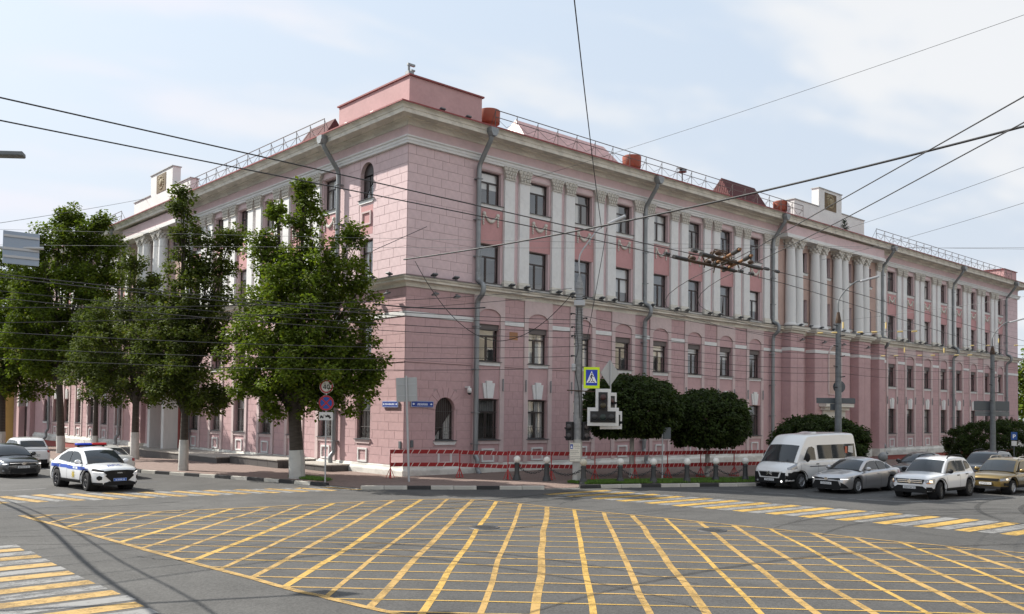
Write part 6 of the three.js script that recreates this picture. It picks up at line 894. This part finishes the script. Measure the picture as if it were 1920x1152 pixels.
{   // speed limit, no stopping, tow-away
  const P = [-4.69, lp(-4.69, 0.79), 0.79], F = FACE + 0.03;
  const t = thing('sign_post', 'thin grey post carrying the round signs in front of the lime tree', 'pole', P, F); part(t, 'post', rod([0, -0.05, 0], [-0.02, 4.75, 0], 0.035, 0.035, 10), mat.galv);
  const at = (u, f, r = 0) => [P[0] + r * Math.cos(F) + f * Math.sin(F), P[1] + u, P[2] - r * Math.sin(F) + f * Math.cos(F)];
  const round = (name, label, u, r, m) => { const s = thing(name, label, 'sign', at(u, 0.06), F); part(s, 'plate', rot(new THREE.CylinderGeometry(r, r, 0.02, 36), 'X', Math.PI / 2), mat.signBack); part(s, 'face', mv(new THREE.CircleGeometry(r - 0.003, 40), 0, 0, 0.014), m); };
  round('speed_limit_sign', 'round white speed limit sign with red ring reading 40', 4.16, 0.31, ptex(256, 256, (c, w) => { c.fillStyle = '#d9d7d2'; c.fillRect(0, 0, w, w); c.strokeStyle = '#b3202c'; c.lineWidth = 26; c.beginPath(); c.arc(128, 128, 108, 0, 7); c.stroke(); c.fillStyle = '#161616'; c.font = 'bold 118px sans-serif'; c.textAlign = 'center'; c.textBaseline = 'middle'; c.fillText('40', 128, 136); }));
  round('no_stopping_sign', 'round blue no stopping sign with red cross and ring', 3.44, 0.34, ptex(256, 256, (c, w) => { c.fillStyle = '#1c4fa6'; c.fillRect(0, 0, w, w); c.strokeStyle = '#b3262c'; c.lineWidth = 24; c.beginPath(); c.moveTo(44, 44); c.lineTo(212, 212); c.moveTo(212, 44); c.lineTo(44, 212); c.stroke(); c.lineWidth = 28; c.beginPath(); c.arc(128, 128, 112, 0, 7); c.stroke(); }));
  const w = thing('tow_away_plate', 'small white plate with a tow truck symbol under the no stopping sign', 'sign', at(2.86, 0.06), F); part(w, 'plate', rbx(-0.31, 0.31, -0.18, 0.18, -0.012, 0.0, 0.006, 1), mat.signBack);
  part(w, 'face', mv(new THREE.PlaneGeometry(0.605, 0.35), 0, 0, 0.005), ptex(320, 186, (c, W, H) => { c.fillStyle = '#d4d4d2'; c.fillRect(0, 0, W, H); c.fillStyle = c.strokeStyle = '#151515'; c.lineWidth = 9; c.fillRect(20, 100, 86, 30); c.fillRect(30, 76, 40, 30); for (const x of [38, 88]) { c.beginPath(); c.arc(x, 134, 14, 0, 7); c.fill(); } c.beginPath(); c.moveTo(84, 100); c.lineTo(112, 60); c.lineTo(140, 78); c.stroke(); c.save(); c.translate(215, 96); c.rotate(0.3); c.fillRect(-70, -6, 140, 30); c.fillRect(-36, -32, 74, 30); for (const x of [-44, 44]) { c.beginPath(); c.arc(x, 28, 15, 0, 7); c.fill(); } c.restore(); }));
  const y = thing('address_board', 'tiny yellow board with a red splash above the speed limit sign', 'sign', at(4.62, 0.05, -0.12), F); part(y, 'board', rbx(-0.2, 0.2, -0.055, 0.055, -0.012, 0.012, 0.01, 1), M(0.62, 0.52, 0.03, 0.6)); part(y, 'red_tip', rbx(0.12, 0.3, 0.06, 0.16, -0.012, 0.012, 0.01, 1), M(0.45, 0.04, 0.05, 0.6));
}
{
  const t = thing('blank_sign', 'leaning grey post with the blank back of a square sign before the corner', 'sign', [-1.63, lp(-1.63, 2.78), 2.78], FACE); t.rotation.z = 0.045; part(t, 'post', rod([0, -0.05, 0.03], [0, 4.7, 0.03], 0.05, 0.05, 12), mat.galv); const p = part(t, 'plate', rbx(-0.47, 0.47, 3.55, 4.62, -0.045, -0.025, 0.008, 1), mat.signBack); part(p, 'stiffener', merge([bx(-0.4, 0.4, 3.8, 3.85, -0.024, -0.005), bx(-0.4, 0.4, 4.3, 4.35, -0.024, -0.005)]), mat.galv);
}
{   // red and white barriers
  const stripe = canvasTex(512, 32, (c, w, h) => { c.fillStyle = '#8a1013'; c.fillRect(0, 0, w, h); c.fillStyle = '#cfc4bd'; for (let i = -1; i < 9; i++) { const x = i * 60 + 18 + (i % 3) * 4; c.beginPath(); c.moveTo(x, h); c.lineTo(x + 6, h); c.lineTo(x + 22, 0); c.lineTo(x + 16, 0); c.fill(); } });
  const rm = new THREE.MeshStandardMaterial({ map: stripe, roughness: 0.6 });
  const pts = [[-1.3, 0.78], [1.61, 2.24], [2.75, 4.4], [4.43, 5.55], [6.19, 6.7], [8.33, 7.33], [10.12, 7.9], [12.13, 8.4], [14.3, 8.9], [16.6, 9.3]];
  const nth = ['leftmost', 'second', 'third', 'fourth', 'fifth', 'sixth', 'seventh', 'eighth', 'ninth'];
  for (let i = 0; i < pts.length - 1; i++) {
    const a = pts[i], b = pts[i + 1], l = Math.hypot(b[0] - a[0], b[1] - a[1]), ang = -Math.atan2(b[1] - a[1], b[0] - a[0]);
    const t = thing('barrier', `red barrier section with slanted white stripes, ${nth[i]}${i ? ' from the building corner' : ', ending before the sunlit wall'}`, 'barrier', [a[0], lp(...a), a[1]], ang, 'red and white barriers');
    for (const [y0, y1] of [[1.14, 1.32], [0.54, 0.72]]) { const g = bx(0.0, l - 0.02, y0, y1, -0.012, 0.012), u = g.attributes.uv; for (let k = 0; k < u.count; k++) u.setX(k, u.getX(k) * 0.96); const dy = (hash2(i, 4, 2) - 0.5) * 0.04; part(t, 'rail', g, rm).position.y = dy; }
    const foot = [rod([0, 0.02, 0], [0, 1.3, 0], 0.024, 0.024, 6)]; for (const s of [-1, 1]) { foot.push(rod([0, 0.5, 0.02], [0, 0.03, s * 0.34], 0.014, 0.014, 5), rod([0, 0.5, 0], [s * 0.2, 0.03, 0], 0.014, 0.014, 5)); } foot.push(rod([0, 0.03, -0.36], [0, 0.03, 0.36], 0.018, 0.018, 5)); part(t, 'stand', merge(foot), mat.red).position.set(0.03, 0, -0.03);
  }
}
{   // ball-topped bollards and chains
  const body = lathe([[0.2, 0], [0.2, 0.07], [0.17, 0.09], [0.18, 0.14], [0.15, 0.17], [0.155, 0.22], [0.12, 0.26], [0.105, 0.7], [0.13, 0.72], [0.13, 0.77], [0.09, 0.8], [0, 0.81]], 18), ball = sph(0, 0.96, 0, 0.165, 1, 1, 1, 20, 14);
  const pts = [[3.06, 4.72], [3.8, 5.93], [4.05, 8.0], [5.75, 8.66], [7.06, 9.5], [8.62, 10.19], [10.28, 10.6], [11.8, 11.2]];
  const lab = ['cream-balled black bollard nearest the arched corner windows', 'cream-balled black bollard second from the corner, left of the concrete pole', 'yellowish-balled black bollard at the kerb in front of the concrete pole', 'white-balled black bollard first to the right of the concrete pole', 'white-balled black bollard beside the small grey post', 'white-balled black bollard third to the right of the concrete pole', 'white-balled black bollard second from the minibus', 'white-balled black bollard next to the minibus'];
  pts.forEach((p, i) => { const t = thing('bollard', lab[i], 'bollard', [p[0], lp(...p), p[1]], i, 'ball-topped bollards along the kerb'); part(t, 'post', body, mat.iron); part(t, 'ball', ball, i === 2 ? mat.ball : mat.ballW); });
  const clab = ['between the two bollards left of the concrete pole', 'running up to the bollard in front of the concrete pole', 'right of the concrete pole', 'left of the small grey post', 'right of the small grey post', 'second from the minibus', 'nearest the minibus'];
  for (let i = 0; i < pts.length - 1; i++) {
    const a = V(pts[i][0], lp(...pts[i]) + 0.68, pts[i][1]), b = V(pts[i + 1][0], lp(...pts[i + 1]) + 0.68, pts[i + 1][1]), n = Math.round(a.distanceTo(b) / 0.1), L = [];
    for (let k = 0; k < n; k++) { const u = (k + 0.5) / n, p = a.clone().lerp(b, u); p.y -= 0.36 * 4 * u * (1 - u) * 0.9; const g = new THREE.TorusGeometry(0.045, 0.013, 4, 8); g.scale(1.5, 1, 1); if (k % 2) g.rotateX(Math.PI / 2); g.rotateZ(Math.atan((2 * u - 1) * 1.2)); g.rotateY(-Math.atan2(b.z - a.z, b.x - a.x)); g.translate(p.x, p.y, p.z); L.push(g); }
    const t = thing('chain', 'black iron chain ' + clab[i], 'chain', [0, 0, 0], 0, 'chains between the bollards'); part(t, 'links', merge(L), mat.iron);
  }
  const s = thing('stone_ball', 'large grey stone ball on a short base seen behind the silver sedan', 'bollard', [24.2, lp(24.2, 12.0), 12.0]); part(s, 'ball', sph(0, 0.98, 0, 0.26, 1, 1, 1, 20, 14), mat.conc); part(s, 'base', lathe([[0, 0], [0.24, 0], [0.2, 0.72], [0, 0.74]], 14), mat.conc);
  const g = thing('grey_post', 'thin grey post with a small box between the two clipped trees', 'pole', [8.94, lp(8.94, 8.52), 8.52], FACE); part(g, 'post', rod([0, 0, 0], [0, 2.3, 0], 0.04, 0.035, 10), mat.galv); part(g, 'box', rbx(0.03, 0.38, 1.95, 2.5, -0.1, 0.1, 0.02, 1), mat.signGrey);
}
function lampPost(label, x, z, h, sgn) {
  const t = thing('lamp_post', label, 'lamp post', [x, lp(x, z), z], FACE, 'tall street lamps on the right'), y0 = h - 0.55; part(t, 'shaft', uvm(rod([0, -0.1, 0], [0, y0, 0], 0.2, 0.135, 16)), mat.postGrey); part(t, 'whitewash', rod([0, 0, 0], [0, 1.2, 0], 0.208, 0.2, 16), mat.whitewash); part(t, 'cap', mv(lathe([[0.15, 0], [0.16, 0.12], [0.07, 0.6], [0, 0.62]], 12), 0, y0, 0), mat.rust);
  part(t, 'arm', tube([[0, y0 + 0.5, 0], [0.02, y0 + 1.2, 0], [0.35, y0 + 1.75, 0], [0.95, y0 + 2.25, 0], [1.25, y0 + 2.3, 0]], 0.035, 8, 40), mat.postGrey); const l = part(t, 'luminaire', rot(rbx(0, 1.0, -0.05, 0.06, -0.14, 0.14, 0.04, 2), 'Z', 0.28), mat.galv); l.position.set(1.15, y0 + 2.25, 0);
  const ins = []; for (let i = 0; i < 7; i++) ins.push(rod([0, 4.7 + i * 0.55, 0.1], [(i % 2 ? 1 : -1) * 0.3, 4.75 + i * 0.55, 0.2], 0.022, 0.03, 6)); part(t, 'insulator', merge(ins), mat.cable); return t;
}
{
  lampPost('grey steel lamp post standing before the column portico', 20.1, 11.5, 8.7); const at = (x, z, r, u, f) => [x + r * Math.cos(FACE) + f * Math.sin(FACE), lp(x, z) + u, z - r * Math.sin(FACE) + f * Math.cos(FACE)];
  const b = thing('direction_sign_back', 'long dark grey back of a direction sign crossing the lamp post before the portico', 'sign', at(20.1, 11.5, -0.05, 4.0, -0.28), FACE + 0.1); part(b, 'board', rbx(-1.05, 1.05, -0.15, 0.15, -0.03, 0.03, 0.01, 1), mat.signGrey); part(b, 'lower_plate', rbx(-0.3, 0.3, -0.5, -0.16, -0.03, 0.03, 0.01, 1), mat.signGrey);
  const r = thing('round_sign_back', 'dark round sign back half hidden by the lamp post before the portico', 'sign', at(20.1, 11.5, 0.12, 4.75, -0.26), FACE + 0.1); part(r, 'plate', rot(new THREE.CylinderGeometry(0.33, 0.33, 0.03, 28), 'X', Math.PI / 2), mat.signGrey); part(r, 'clamp', bx(-0.12, 0.02, -0.04, 0.04, 0.015, 0.14), mat.galv);
  lampPost('grey steel lamp post at the far right in front of the dark clipped tree', 41.8, 11.5, 8.5);
  const b2 = thing('direction_sign_back', 'tall dark grey two-part sign back on the far right lamp post', 'sign', at(41.8, 11.5, 0.05, 4.2, -0.28), FACE + 0.1); part(b2, 'upper_board', rbx(-1.25, 1.25, -0.18, 0.5, -0.03, 0.03, 0.01, 1), mat.signGrey); part(b2, 'lower_board', rbx(-1.2, 1.25, -0.55, -0.2, -0.03, 0.03, 0.01, 1), mat.postGrey);
  const p = thing('parking_sign', 'small blue parking sign with a white P at the far right', 'sign', [44.2, lp(44.2, 12.05), 12.05], FACE - 0.2); part(p, 'post', rod([0, 0, -0.03], [0, 2.6, -0.03], 0.04, 0.04, 8), mat.signGrey); part(p, 'face', mv(new THREE.PlaneGeometry(0.4, 0.56), 0, 2.3, 0.02), ptex(128, 190, (c, w, h) => { c.fillStyle = '#24559c'; c.fillRect(0, 0, w, h); c.fillStyle = '#eef2f6'; c.font = 'bold 130px sans-serif'; c.textAlign = 'center'; c.textBaseline = 'middle'; c.fillText('P', w / 2, h / 2 + 8); })); part(p, 'plate', rbx(-0.2, 0.2, 2.02, 2.58, -0.01, 0.015, 0.005, 1), mat.signBack); part(p, 'lower_plate', rbx(-0.17, 0.17, 1.6, 1.95, -0.01, 0.015, 0.005, 1), mat.white);
}
{   // mast outside the left picture edge: its lamp head and sign arm reach into view
  const t = thing('mast', 'lamp head and horizontal sign arm reaching in from the left picture edge', 'pole', [-26.5, gy(-26.5, 11.5), 11.5]); part(t, 'shaft', rod([0, 0, 0], [0, 8.3, 0], 0.2, 0.12, 16), mat.postGrey); part(t, 'sign_arm', rod([0, 6.3, 0], [6.95, 6.7, 2.65], 0.06, 0.035, 10), mat.galv); part(t, 'lamp_arm', tube([[0, 8.2, 0], [0.4, 8.6, 0.2], [3, 8.55, 1.5], [5.6, 8.46, 2.75]], 0.04, 8, 30), mat.postGrey);
  const l = part(t, 'luminaire', rot(rbx(-0.45, 0.45, -0.05, 0.05, -0.14, 0.14, 0.03, 2), 'Z', 0.06), mat.postGrey); l.position.set(6.0, 8.5, 2.95); l.rotation.y = -0.46;
  const s = thing('blank_sign', 'pale ribbed back of a square sign on the arm at the left picture edge', 'sign', [-19.96, 6.66, 14.05], FACE + 0.75); const p = part(s, 'plate', rbx(-0.35, 0.35, -0.35, 0.35, -0.03, -0.01, 0.006, 1), M(0.30, 0.36, 0.44, 0.5, { metalness: 0.2 })); part(p, 'rib', merge([-0.22, -0.05, 0.22].map(y => bx(-0.34, 0.34, y, y + 0.05, -0.009, 0.012))), mat.galv);
}
// ---------------------------------------------------------------- overhead wires
const CABLES = [[[3.65, 8.82, 7.55], [-25.37, 5.2, 11.25], 0.35, 0.012, "k", "black cable from the traffic light pole towards the left mast, topmost"],
  [[3.79, 8.58, 7.67], [-24.78, 5.02, 8.4], 0.35, 0.012, "k", "black cable from the traffic light pole towards the left mast, second from top"],
  [[3.9, 7.42, 7.72], [-25.46, 6.58, 11.23], 0.35, 0.012, "k", "black cable from the traffic light pole towards the left mast, third from top"],
  [[3.91, 7.23, 7.72], [-25.46, 6.53, 11.23], 0.35, 0.012, "k", "black cable from the traffic light pole towards the left mast, fourth from top"],
  [[3.9, 6.9, 7.7], [-24.84, 6.51, 8.41], 0.35, 0.012, "k", "black cable from the traffic light pole towards the left mast, fifth from top"],
  [[3.91, 6.61, 7.69], [-24.23, 6.64, 5.6], 0.35, 0.012, "k", "black cable from the traffic light pole towards the left mast, sixth from top"],
  [[3.9, 6.23, 7.67], [-23.58, 5.7, 2.78], 0.35, 0.012, "k", "black cable from the traffic light pole towards the left mast, third from bottom"],
  [[3.91, 5.8, 7.66], [-22.96, 5.36, -0.04], 0.35, 0.012, "k", "black cable from the traffic light pole towards the left mast, second from bottom"],
  [[3.93, 5.28, 7.65], [-22.95, 5.04, -0.05], 0.35, 0.012, "k", "black cable from the traffic light pole towards the left mast, lowest"],
  [[4.08, 8.48, 7.79], [19.66, 7.25, 11.69], 0.3, 0.011, "k", "black cable between the traffic light pole and the middle lamp post, topmost"],
  [[4.11, 7.62, 7.78], [19.68, 6.82, 11.68], 0.3, 0.011, "k", "black cable between the traffic light pole and the middle lamp post, second from top"],
  [[4.12, 7.19, 7.77], [19.69, 6.57, 11.68], 0.3, 0.011, "k", "black cable between the traffic light pole and the middle lamp post, third from top"],
  [[4.14, 6.67, 7.77], [19.69, 6.34, 11.68], 0.3, 0.011, "k", "black cable between the traffic light pole and the middle lamp post, middle one"],
  [[4.15, 6.29, 7.76], [19.71, 5.83, 11.67], 0.3, 0.011, "k", "black cable between the traffic light pole and the middle lamp post, third from bottom"],
  [[4.16, 6.0, 7.76], [19.72, 5.55, 11.66], 0.3, 0.011, "k", "black cable between the traffic light pole and the middle lamp post, second from bottom"],
  [[4.17, 5.72, 7.75], [19.73, 5.1, 11.66], 0.3, 0.011, "k", "black cable between the traffic light pole and the middle lamp post, lowest"],
  [[19.84, 7.26, 11.72], [41.42, 7.86, 11.65], 0.3, 0.011, "k", "black cable between the middle and the far right lamp posts, topmost"],
  [[19.86, 6.69, 11.71], [41.43, 7.41, 11.64], 0.3, 0.011, "k", "black cable between the middle and the far right lamp posts, second from top"],
  [[19.88, 5.98, 11.7], [41.46, 6.75, 11.63], 0.3, 0.011, "k", "black cable between the middle and the far right lamp posts, second from bottom"],
  [[19.89, 5.56, 11.69], [41.47, 6.19, 11.62], 0.3, 0.011, "k", "black cable between the middle and the far right lamp posts, lowest"],
  [[-0.48, 10.44, 0.45], [1.48, 11.59, 32.04], 0.5, 0.035, "k", "thick black cable bundle sagging from the pink corner across the sky to the right"],
  [[4.92, 11.62, 8.15], [-13.07, 12.73, 23.49], 0.25, 0.016, "k", "loose black cable rising from the curved lamp arm up out of the picture"],
  [[5.1, 11.63, 8.31], [4.28, 6.48, 7.89], 0.1, 0.014, "k", "loose black cable hanging from the curved lamp arm down to the concrete pole"],
  [[-18.98, 11.23, -13.0], [21.0, 10.85, 23.11], 0.1, 0.007, "g", "thin grey span wire crossing the whole facade, upper"],
  [[-19.26, 10.1, -10.6], [19.05, 10.59, 24.03], 0.1, 0.007, "g", "thin grey span wire crossing the whole facade, lower"],
  [[7.36, 15.67, 0.2], [7.6, 17.18, 29.62], 0.2, 0.008, "k", "thin wire from the right cornice up to the top right sky"],
  [[38.39, 16.81, -1.37], [6.8, 12.17, 28.14], 0.2, 0.01, "k", "thin wire from the columns to the right sky, upper of two"],
  [[39.37, 15.36, -0.55], [14.5, 12.56, 25.4], 0.2, 0.01, "k", "thin wire from the columns to the right sky, lower of two"],
  [[-2.88, 10.42, 1.51], [-0.25, 11.83, 1.93], 0.0, 0.016, "k", "short black cable tied to the sunlit corner wall"],
  [[-0.31, 10.3, 1.13], [2.39, 6.56, 4.09], 0.9, 0.016, "k", "slack black cable hanging down the shaded corner wall"],
  [[2.39, 6.56, 4.09], [3.65, 8.56, 7.55], 0.5, 0.016, "k", "slack black cable rising from the corner wall to the traffic light pole"],
  [[-2.81, 8.04, 1.48], [1.56, 8.05, 4.08], 0.12, 0.03, "k", "dark cable splice bundle along the white string band of the corner"],
  [[-17.3, 11.05, -11.76], [3.3, 21.13, -39.63], 0.1, 0.012, "k", "thin wire from the left sky to the left attic"],
  [[32.41, 9.77, 5.06], [29.2, 10.19, 19.7], 0.1, 0.008, "g", "pale thin wire crossing the far right wing"]];

for (const [a, b, sag, r, m, label] of CABLES) {
  const pts = []; for (let i = 0; i <= 14; i++) { const u = i / 14; pts.push(V(lerp(a[0], b[0], u), lerp(a[1], b[1], u) - sag * 4 * u * (1 - u), lerp(a[2], b[2], u))); }
  const t = new THREE.Mesh(new THREE.TubeGeometry(new THREE.CatmullRomCurve3(pts), 42, r, 6), m === 'k' ? mat.cable : mat.cableGrey); t.name = numbered('overhead_cable'); scene.add(tag(t, label, 'cable', 'overhead cables'));
}
{   // trolleybus contact wires and their crossing
  const wire = (pts, label) => { const t = new THREE.Mesh(new THREE.TubeGeometry(new THREE.CatmullRomCurve3(pts.map(p => V(...p)), false, 'centripetal'), 90, 0.0075, 6), mat.cable); t.name = numbered('trolley_wire'); scene.add(tag(t, label, 'wire', 'trolleybus contact wires')); };
  wire([[-70, 6.1, 28.0], [-40, 6.0, 26.95], [-23.05, 6, 26.45], [-13.79, 6, 26.15], [-11.6, 6, 26.1], [-10, 6, 26.15], [-3, 5.98, 25.45], [9.5, 6, 24.05], [40, 6.1, 20.6], [75, 6.1, 18]], 'black trolleybus wire running the length of the picture from the left, upper of the pair');
  wire([[-70, 6.1, 25.4], [-40, 6.0, 25.6], [-22.9, 6, 25.74], [-14.33, 6, 25.78], [-11.8, 6, 25.6], [-9.35, 6, 25.5], [0, 5.98, 24.1], [17.86, 6, 21.35], [45, 6.1, 18.2], [75, 6.1, 16.4]], 'black trolleybus wire running the length of the picture from the left, lower of the pair');
  wire([[-22, 6.1, 39.2], [-16.74, 6, 32.59], [-13.4, 6, 28.5], [-11.92, 6, 26.69], [-10.46, 6, 24.6], [-8.4, 6, 22.3], [-6.5, 6, 20.9], [-2, 6, 19.3], [8, 6, 17.6], [40, 6.1, 16], [75, 6.1, 15]], 'trolleybus wire from the upper right sky curving into the right street, left one');
  wire([[-20, 6.1, 37.3], [-16.1, 6, 32.45], [-13, 6, 28.8], [-11.18, 6, 26.5], [-9.57, 6, 24.45], [-7.6, 6, 22.6], [-5.6, 6, 21.4], [-1, 6, 20], [10, 6, 18.2], [40, 6.1, 16.7], [75, 6.1, 15.7]], 'trolleybus wire from the upper right sky curving into the right street, right one');
  const feeder = (pts, r, label) => { const f = new THREE.Mesh(new THREE.TubeGeometry(new THREE.CatmullRomCurve3(pts.map(p => V(...p)), false, 'centripetal'), 60, r, 6), mat.cable); f.name = numbered('feeder_cable'); scene.add(tag(f, label, 'cable', 'feeder cables beyond the left picture edge')); };
  feeder([[-20.4, 6.2, -60], [-20.45, 6.1, -20], [-20.6, 6, -1], [-22.0, 5.9, 10], [-22.7, 5.9, 16], [-25.5, 6, 26], [-31, 6, 36]], 0.06, 'thick feeder cable outside the left edge, its shadow the darker line on the road'); feeder([[-19.9, 6.2, -60], [-20.0, 6.1, -20], [-20.3, 6, 0], [-21.2, 5.9, 9], [-21.9, 5.9, 16], [-24.6, 6, 25], [-30, 6, 35]], 0.032, 'thinner feeder cable outside the left edge, its shadow the fainter line on the road');
  const t = thing('trolley_wire_crossing', 'rusty trolleybus wire crossing of crossed bars hanging before the portico', 'wire crossing', [-11.45, 6.0, 25.85]);
  const A = V(0.995, 0, -0.06).normalize(), Bd = V(0.62, 0, -0.78).normalize(), at = (o, d, s, y = 0) => [o[0] + d.x * s, o[1] + y, o[2] + d.z * s];
  const oa = [[0.1, 0.02, 0.25], [0.0, 0.02, -0.25]], ob = [[-0.3, 0.03, 0.35], [0.35, 0.03, 0.15]];
  oa.forEach(o => { part(t, 'bar', rod(at(o, A, -1.05), at(o, A, 1.05), 0.026, 0.026, 6), mat.rust); for (const s of [-0.85, 0.75]) part(t, 'insulated_section', rod(at(o, A, s - 0.2), at(o, A, s + 0.2), 0.038, 0.038, 8), mat.black); for (const s of [-1.25, 1.2, 1.6]) part(t, 'clamp', rod(at(o, A, s - 0.07, 0.02), at(o, A, s + 0.07, 0.02), 0.03, 0.03, 6), mat.black); });
  ob.forEach(o => { part(t, 'bar', rod(at(o, Bd, -0.85), at(o, Bd, 0.85), 0.026, 0.026, 6), mat.copper); for (const s of [-0.62, 0.6]) part(t, 'insulated_section', rod(at(o, Bd, s - 0.16), at(o, Bd, s + 0.16), 0.042, 0.042, 8), mat.black); });
  const g = []; const R = rng(2); for (let i = 0; i < 9; i++) { const x = (R() - 0.5) * 1.3, z = (R() - 0.5) * 0.7, a = R() * 3; const w = a < 1.5 ? A : Bd, pp = [[x, 0.03, z], [x + w.x * 0.1, 0.15, z + w.z * 0.1], [x + w.x * 0.5, 0.17, z + w.z * 0.5], [x + w.x * 0.6, 0.04, z + w.z * 0.6]]; for (let k = 0; k < 3; k++) g.push(rod(pp[k], pp[k + 1], 0.013, 0.013, 5)); } part(t, 'guide_rod', merge(g), mat.rust);
  const h = []; for (let i = 0; i < 12; i++) h.push(sph((R() - 0.5) * 1.1, 0.05 + R() * 0.06, (R() - 0.5) * 0.7, 0.035 + R() * 0.03, 1.5, 0.8, 1, 6, 5)); part(t, 'fitting', merge(h), mat.rust);
}
// hangers with yellow insulators over the right street
{
  for (const [x, y, z, s, lab] of [[9, 6.6, 18.4, 2.2, 'span with yellow insulators before the middle of the right wing'], [33, 7.6, 16.2, 3.6, 'span with yellow insulators before the far right wing'], [21, 6.4, 15.6, 2.6, 'low span with yellow insulators right of the middle lamp post']]) {
    const t = thing('wire_hanger', lab, 'wire hanger', [x, y, z], FACE); part(t, 'span', tube([[-s, 0, 0], [-s * 0.5, -0.05, 0], [0, -0.02, 0], [s * 0.5, 0.05, 0], [s, 0.1, 0]], 0.012, 5, 24), mat.cableGrey);
    for (const k of [-0.8, -0.55, -0.1, 0.15, 0.6, 0.85]) part(t, 'insulator', rod([k * s, 0.0 + k * 0.05, 0], [k * s + 0.2, 0.01 + k * 0.05, 0], 0.032, 0.032, 7), mat.insul); for (const k of [-0.35, 0.4]) { part(t, 'dropper', rod([k * s, 0, 0], [k * s, 0.9, 0], 0.01, 0.01, 5), mat.cableGrey); part(t, 'dropper_insulator', rod([k * s, 0.15, 0], [k * s, 0.4, 0], 0.03, 0.03, 7), mat.insul); }
  }
}
// ---------------------------------------------------------------- neighbouring buildings
function house(name, label, x0, x1, z0, z1, y0, h, m, faces, trim) {
  const t = thing(name, label, 'building', [x0, 0, z0]), W = x1 - x0, D = z1 - z0; part(t, 'walls', uvm(bx(0, W, y0, h, 0, D)), m); part(t, 'roof', uvm(bx(-0.4, W + 0.4, h + 0.002, h + 0.35, -0.4, D + 0.4)), mat.roof);
  for (const f of faces) { const len = f === 'x' ? D : W, n = Math.floor(len / 3.2), r = Math.max(1, Math.floor((h - 1.5) / 3.4)); for (let j = 0; j < r; j++) for (let i = 0; i < n; i++) { const c = (i + 0.5) * len / n, y = 1.6 + j * 3.4; const w = part(t, 'window', f === 'x' ? bx(-0.06, 0.02, y, y + 1.9, c - 0.6, c + 0.6) : f === 'z' ? bx(c - 0.6, c + 0.6, y, y + 1.9, D - 0.02, D + 0.06) : bx(c - 0.6, c + 0.6, y, y + 1.9, -0.06, 0.02), trim || mat.white); part(w, 'pane', f === 'x' ? bx(-0.08, -0.061, y + 0.1, y + 1.8, c - 0.5, c + 0.5) : f === 'z' ? bx(c - 0.5, c + 0.5, y + 0.1, y + 1.8, D + 0.061, D + 0.08) : bx(c - 0.5, c + 0.5, y + 0.1, y + 1.8, -0.08, -0.061), carGlass); } }
  return t;
}
house('yellow_house', 'yellow rendered house beyond the archway at the far left', -1.2, 12, -110, -71.2, -2, 11, M(0.62, 0.42, 0.15, 0.9, st), ['x', 'z'], mat.cream);
{   // gateway between the pink building and the yellow house
  const t = thing('gateway', 'pink archway with white trim joining the far left end of the pink building', 'gate', [0, 0, -64.4]); const s = shp([[0, -1.6], [1.1, -1.6], [1.1, 3.2]]); s.absarc(2.7, 3.2, 1.6, Math.PI, 0, true); s.lineTo(4.3, -1.6); s.lineTo(6.4, -1.6); s.lineTo(6.4, 6.6); s.lineTo(0, 6.6); s.closePath();
  part(t, 'wall', mv(uvm(ext(s, 0.9)), 0, 0, -0.45).rotateY(Math.PI / 2), mat.pinkLow); const a = new THREE.Shape(); a.absarc(2.7, 3.2, 1.95, 0, Math.PI, false); a.absarc(2.7, 3.2, 1.6, Math.PI, 0, true); part(t, 'arch_trim', mv(ext(a, 1.05), 0, 0, -0.525).rotateY(Math.PI / 2), mat.white); part(t, 'gate_leaf', bx(0.1, 0.16, -1.6, 3.2, -4.28, -1.12), mat.frame); part(t, 'coping', bx(-0.6, 0.6, 6.602, 6.8, -6.5, 0), mat.white);
}
house('apartment_block', 'pale apartment block far behind the right end of the pink building', 150, 190, -70, -50, -3, 16, M(0.62, 0.60, 0.52, 0.9, st), ['x', 'z'], mat.cream);
house('opposite_house', 'cream three-storey house across the right street, outside the picture', 16, 74, 40, 54, -2, 13, M(0.58, 0.52, 0.42, 0.9, st), ['n'], mat.white);
house('opposite_house', 'pale house across the crossing behind the viewer, outside the picture', -12, 10, 52, 66, -1, 12, M(0.55, 0.46, 0.40, 0.9, st), ['n'], mat.white);

scene.traverse(o => { if (o.isMesh) { o.castShadow = true; o.receiveShadow = true; } });
renderer.render(scene, camera);
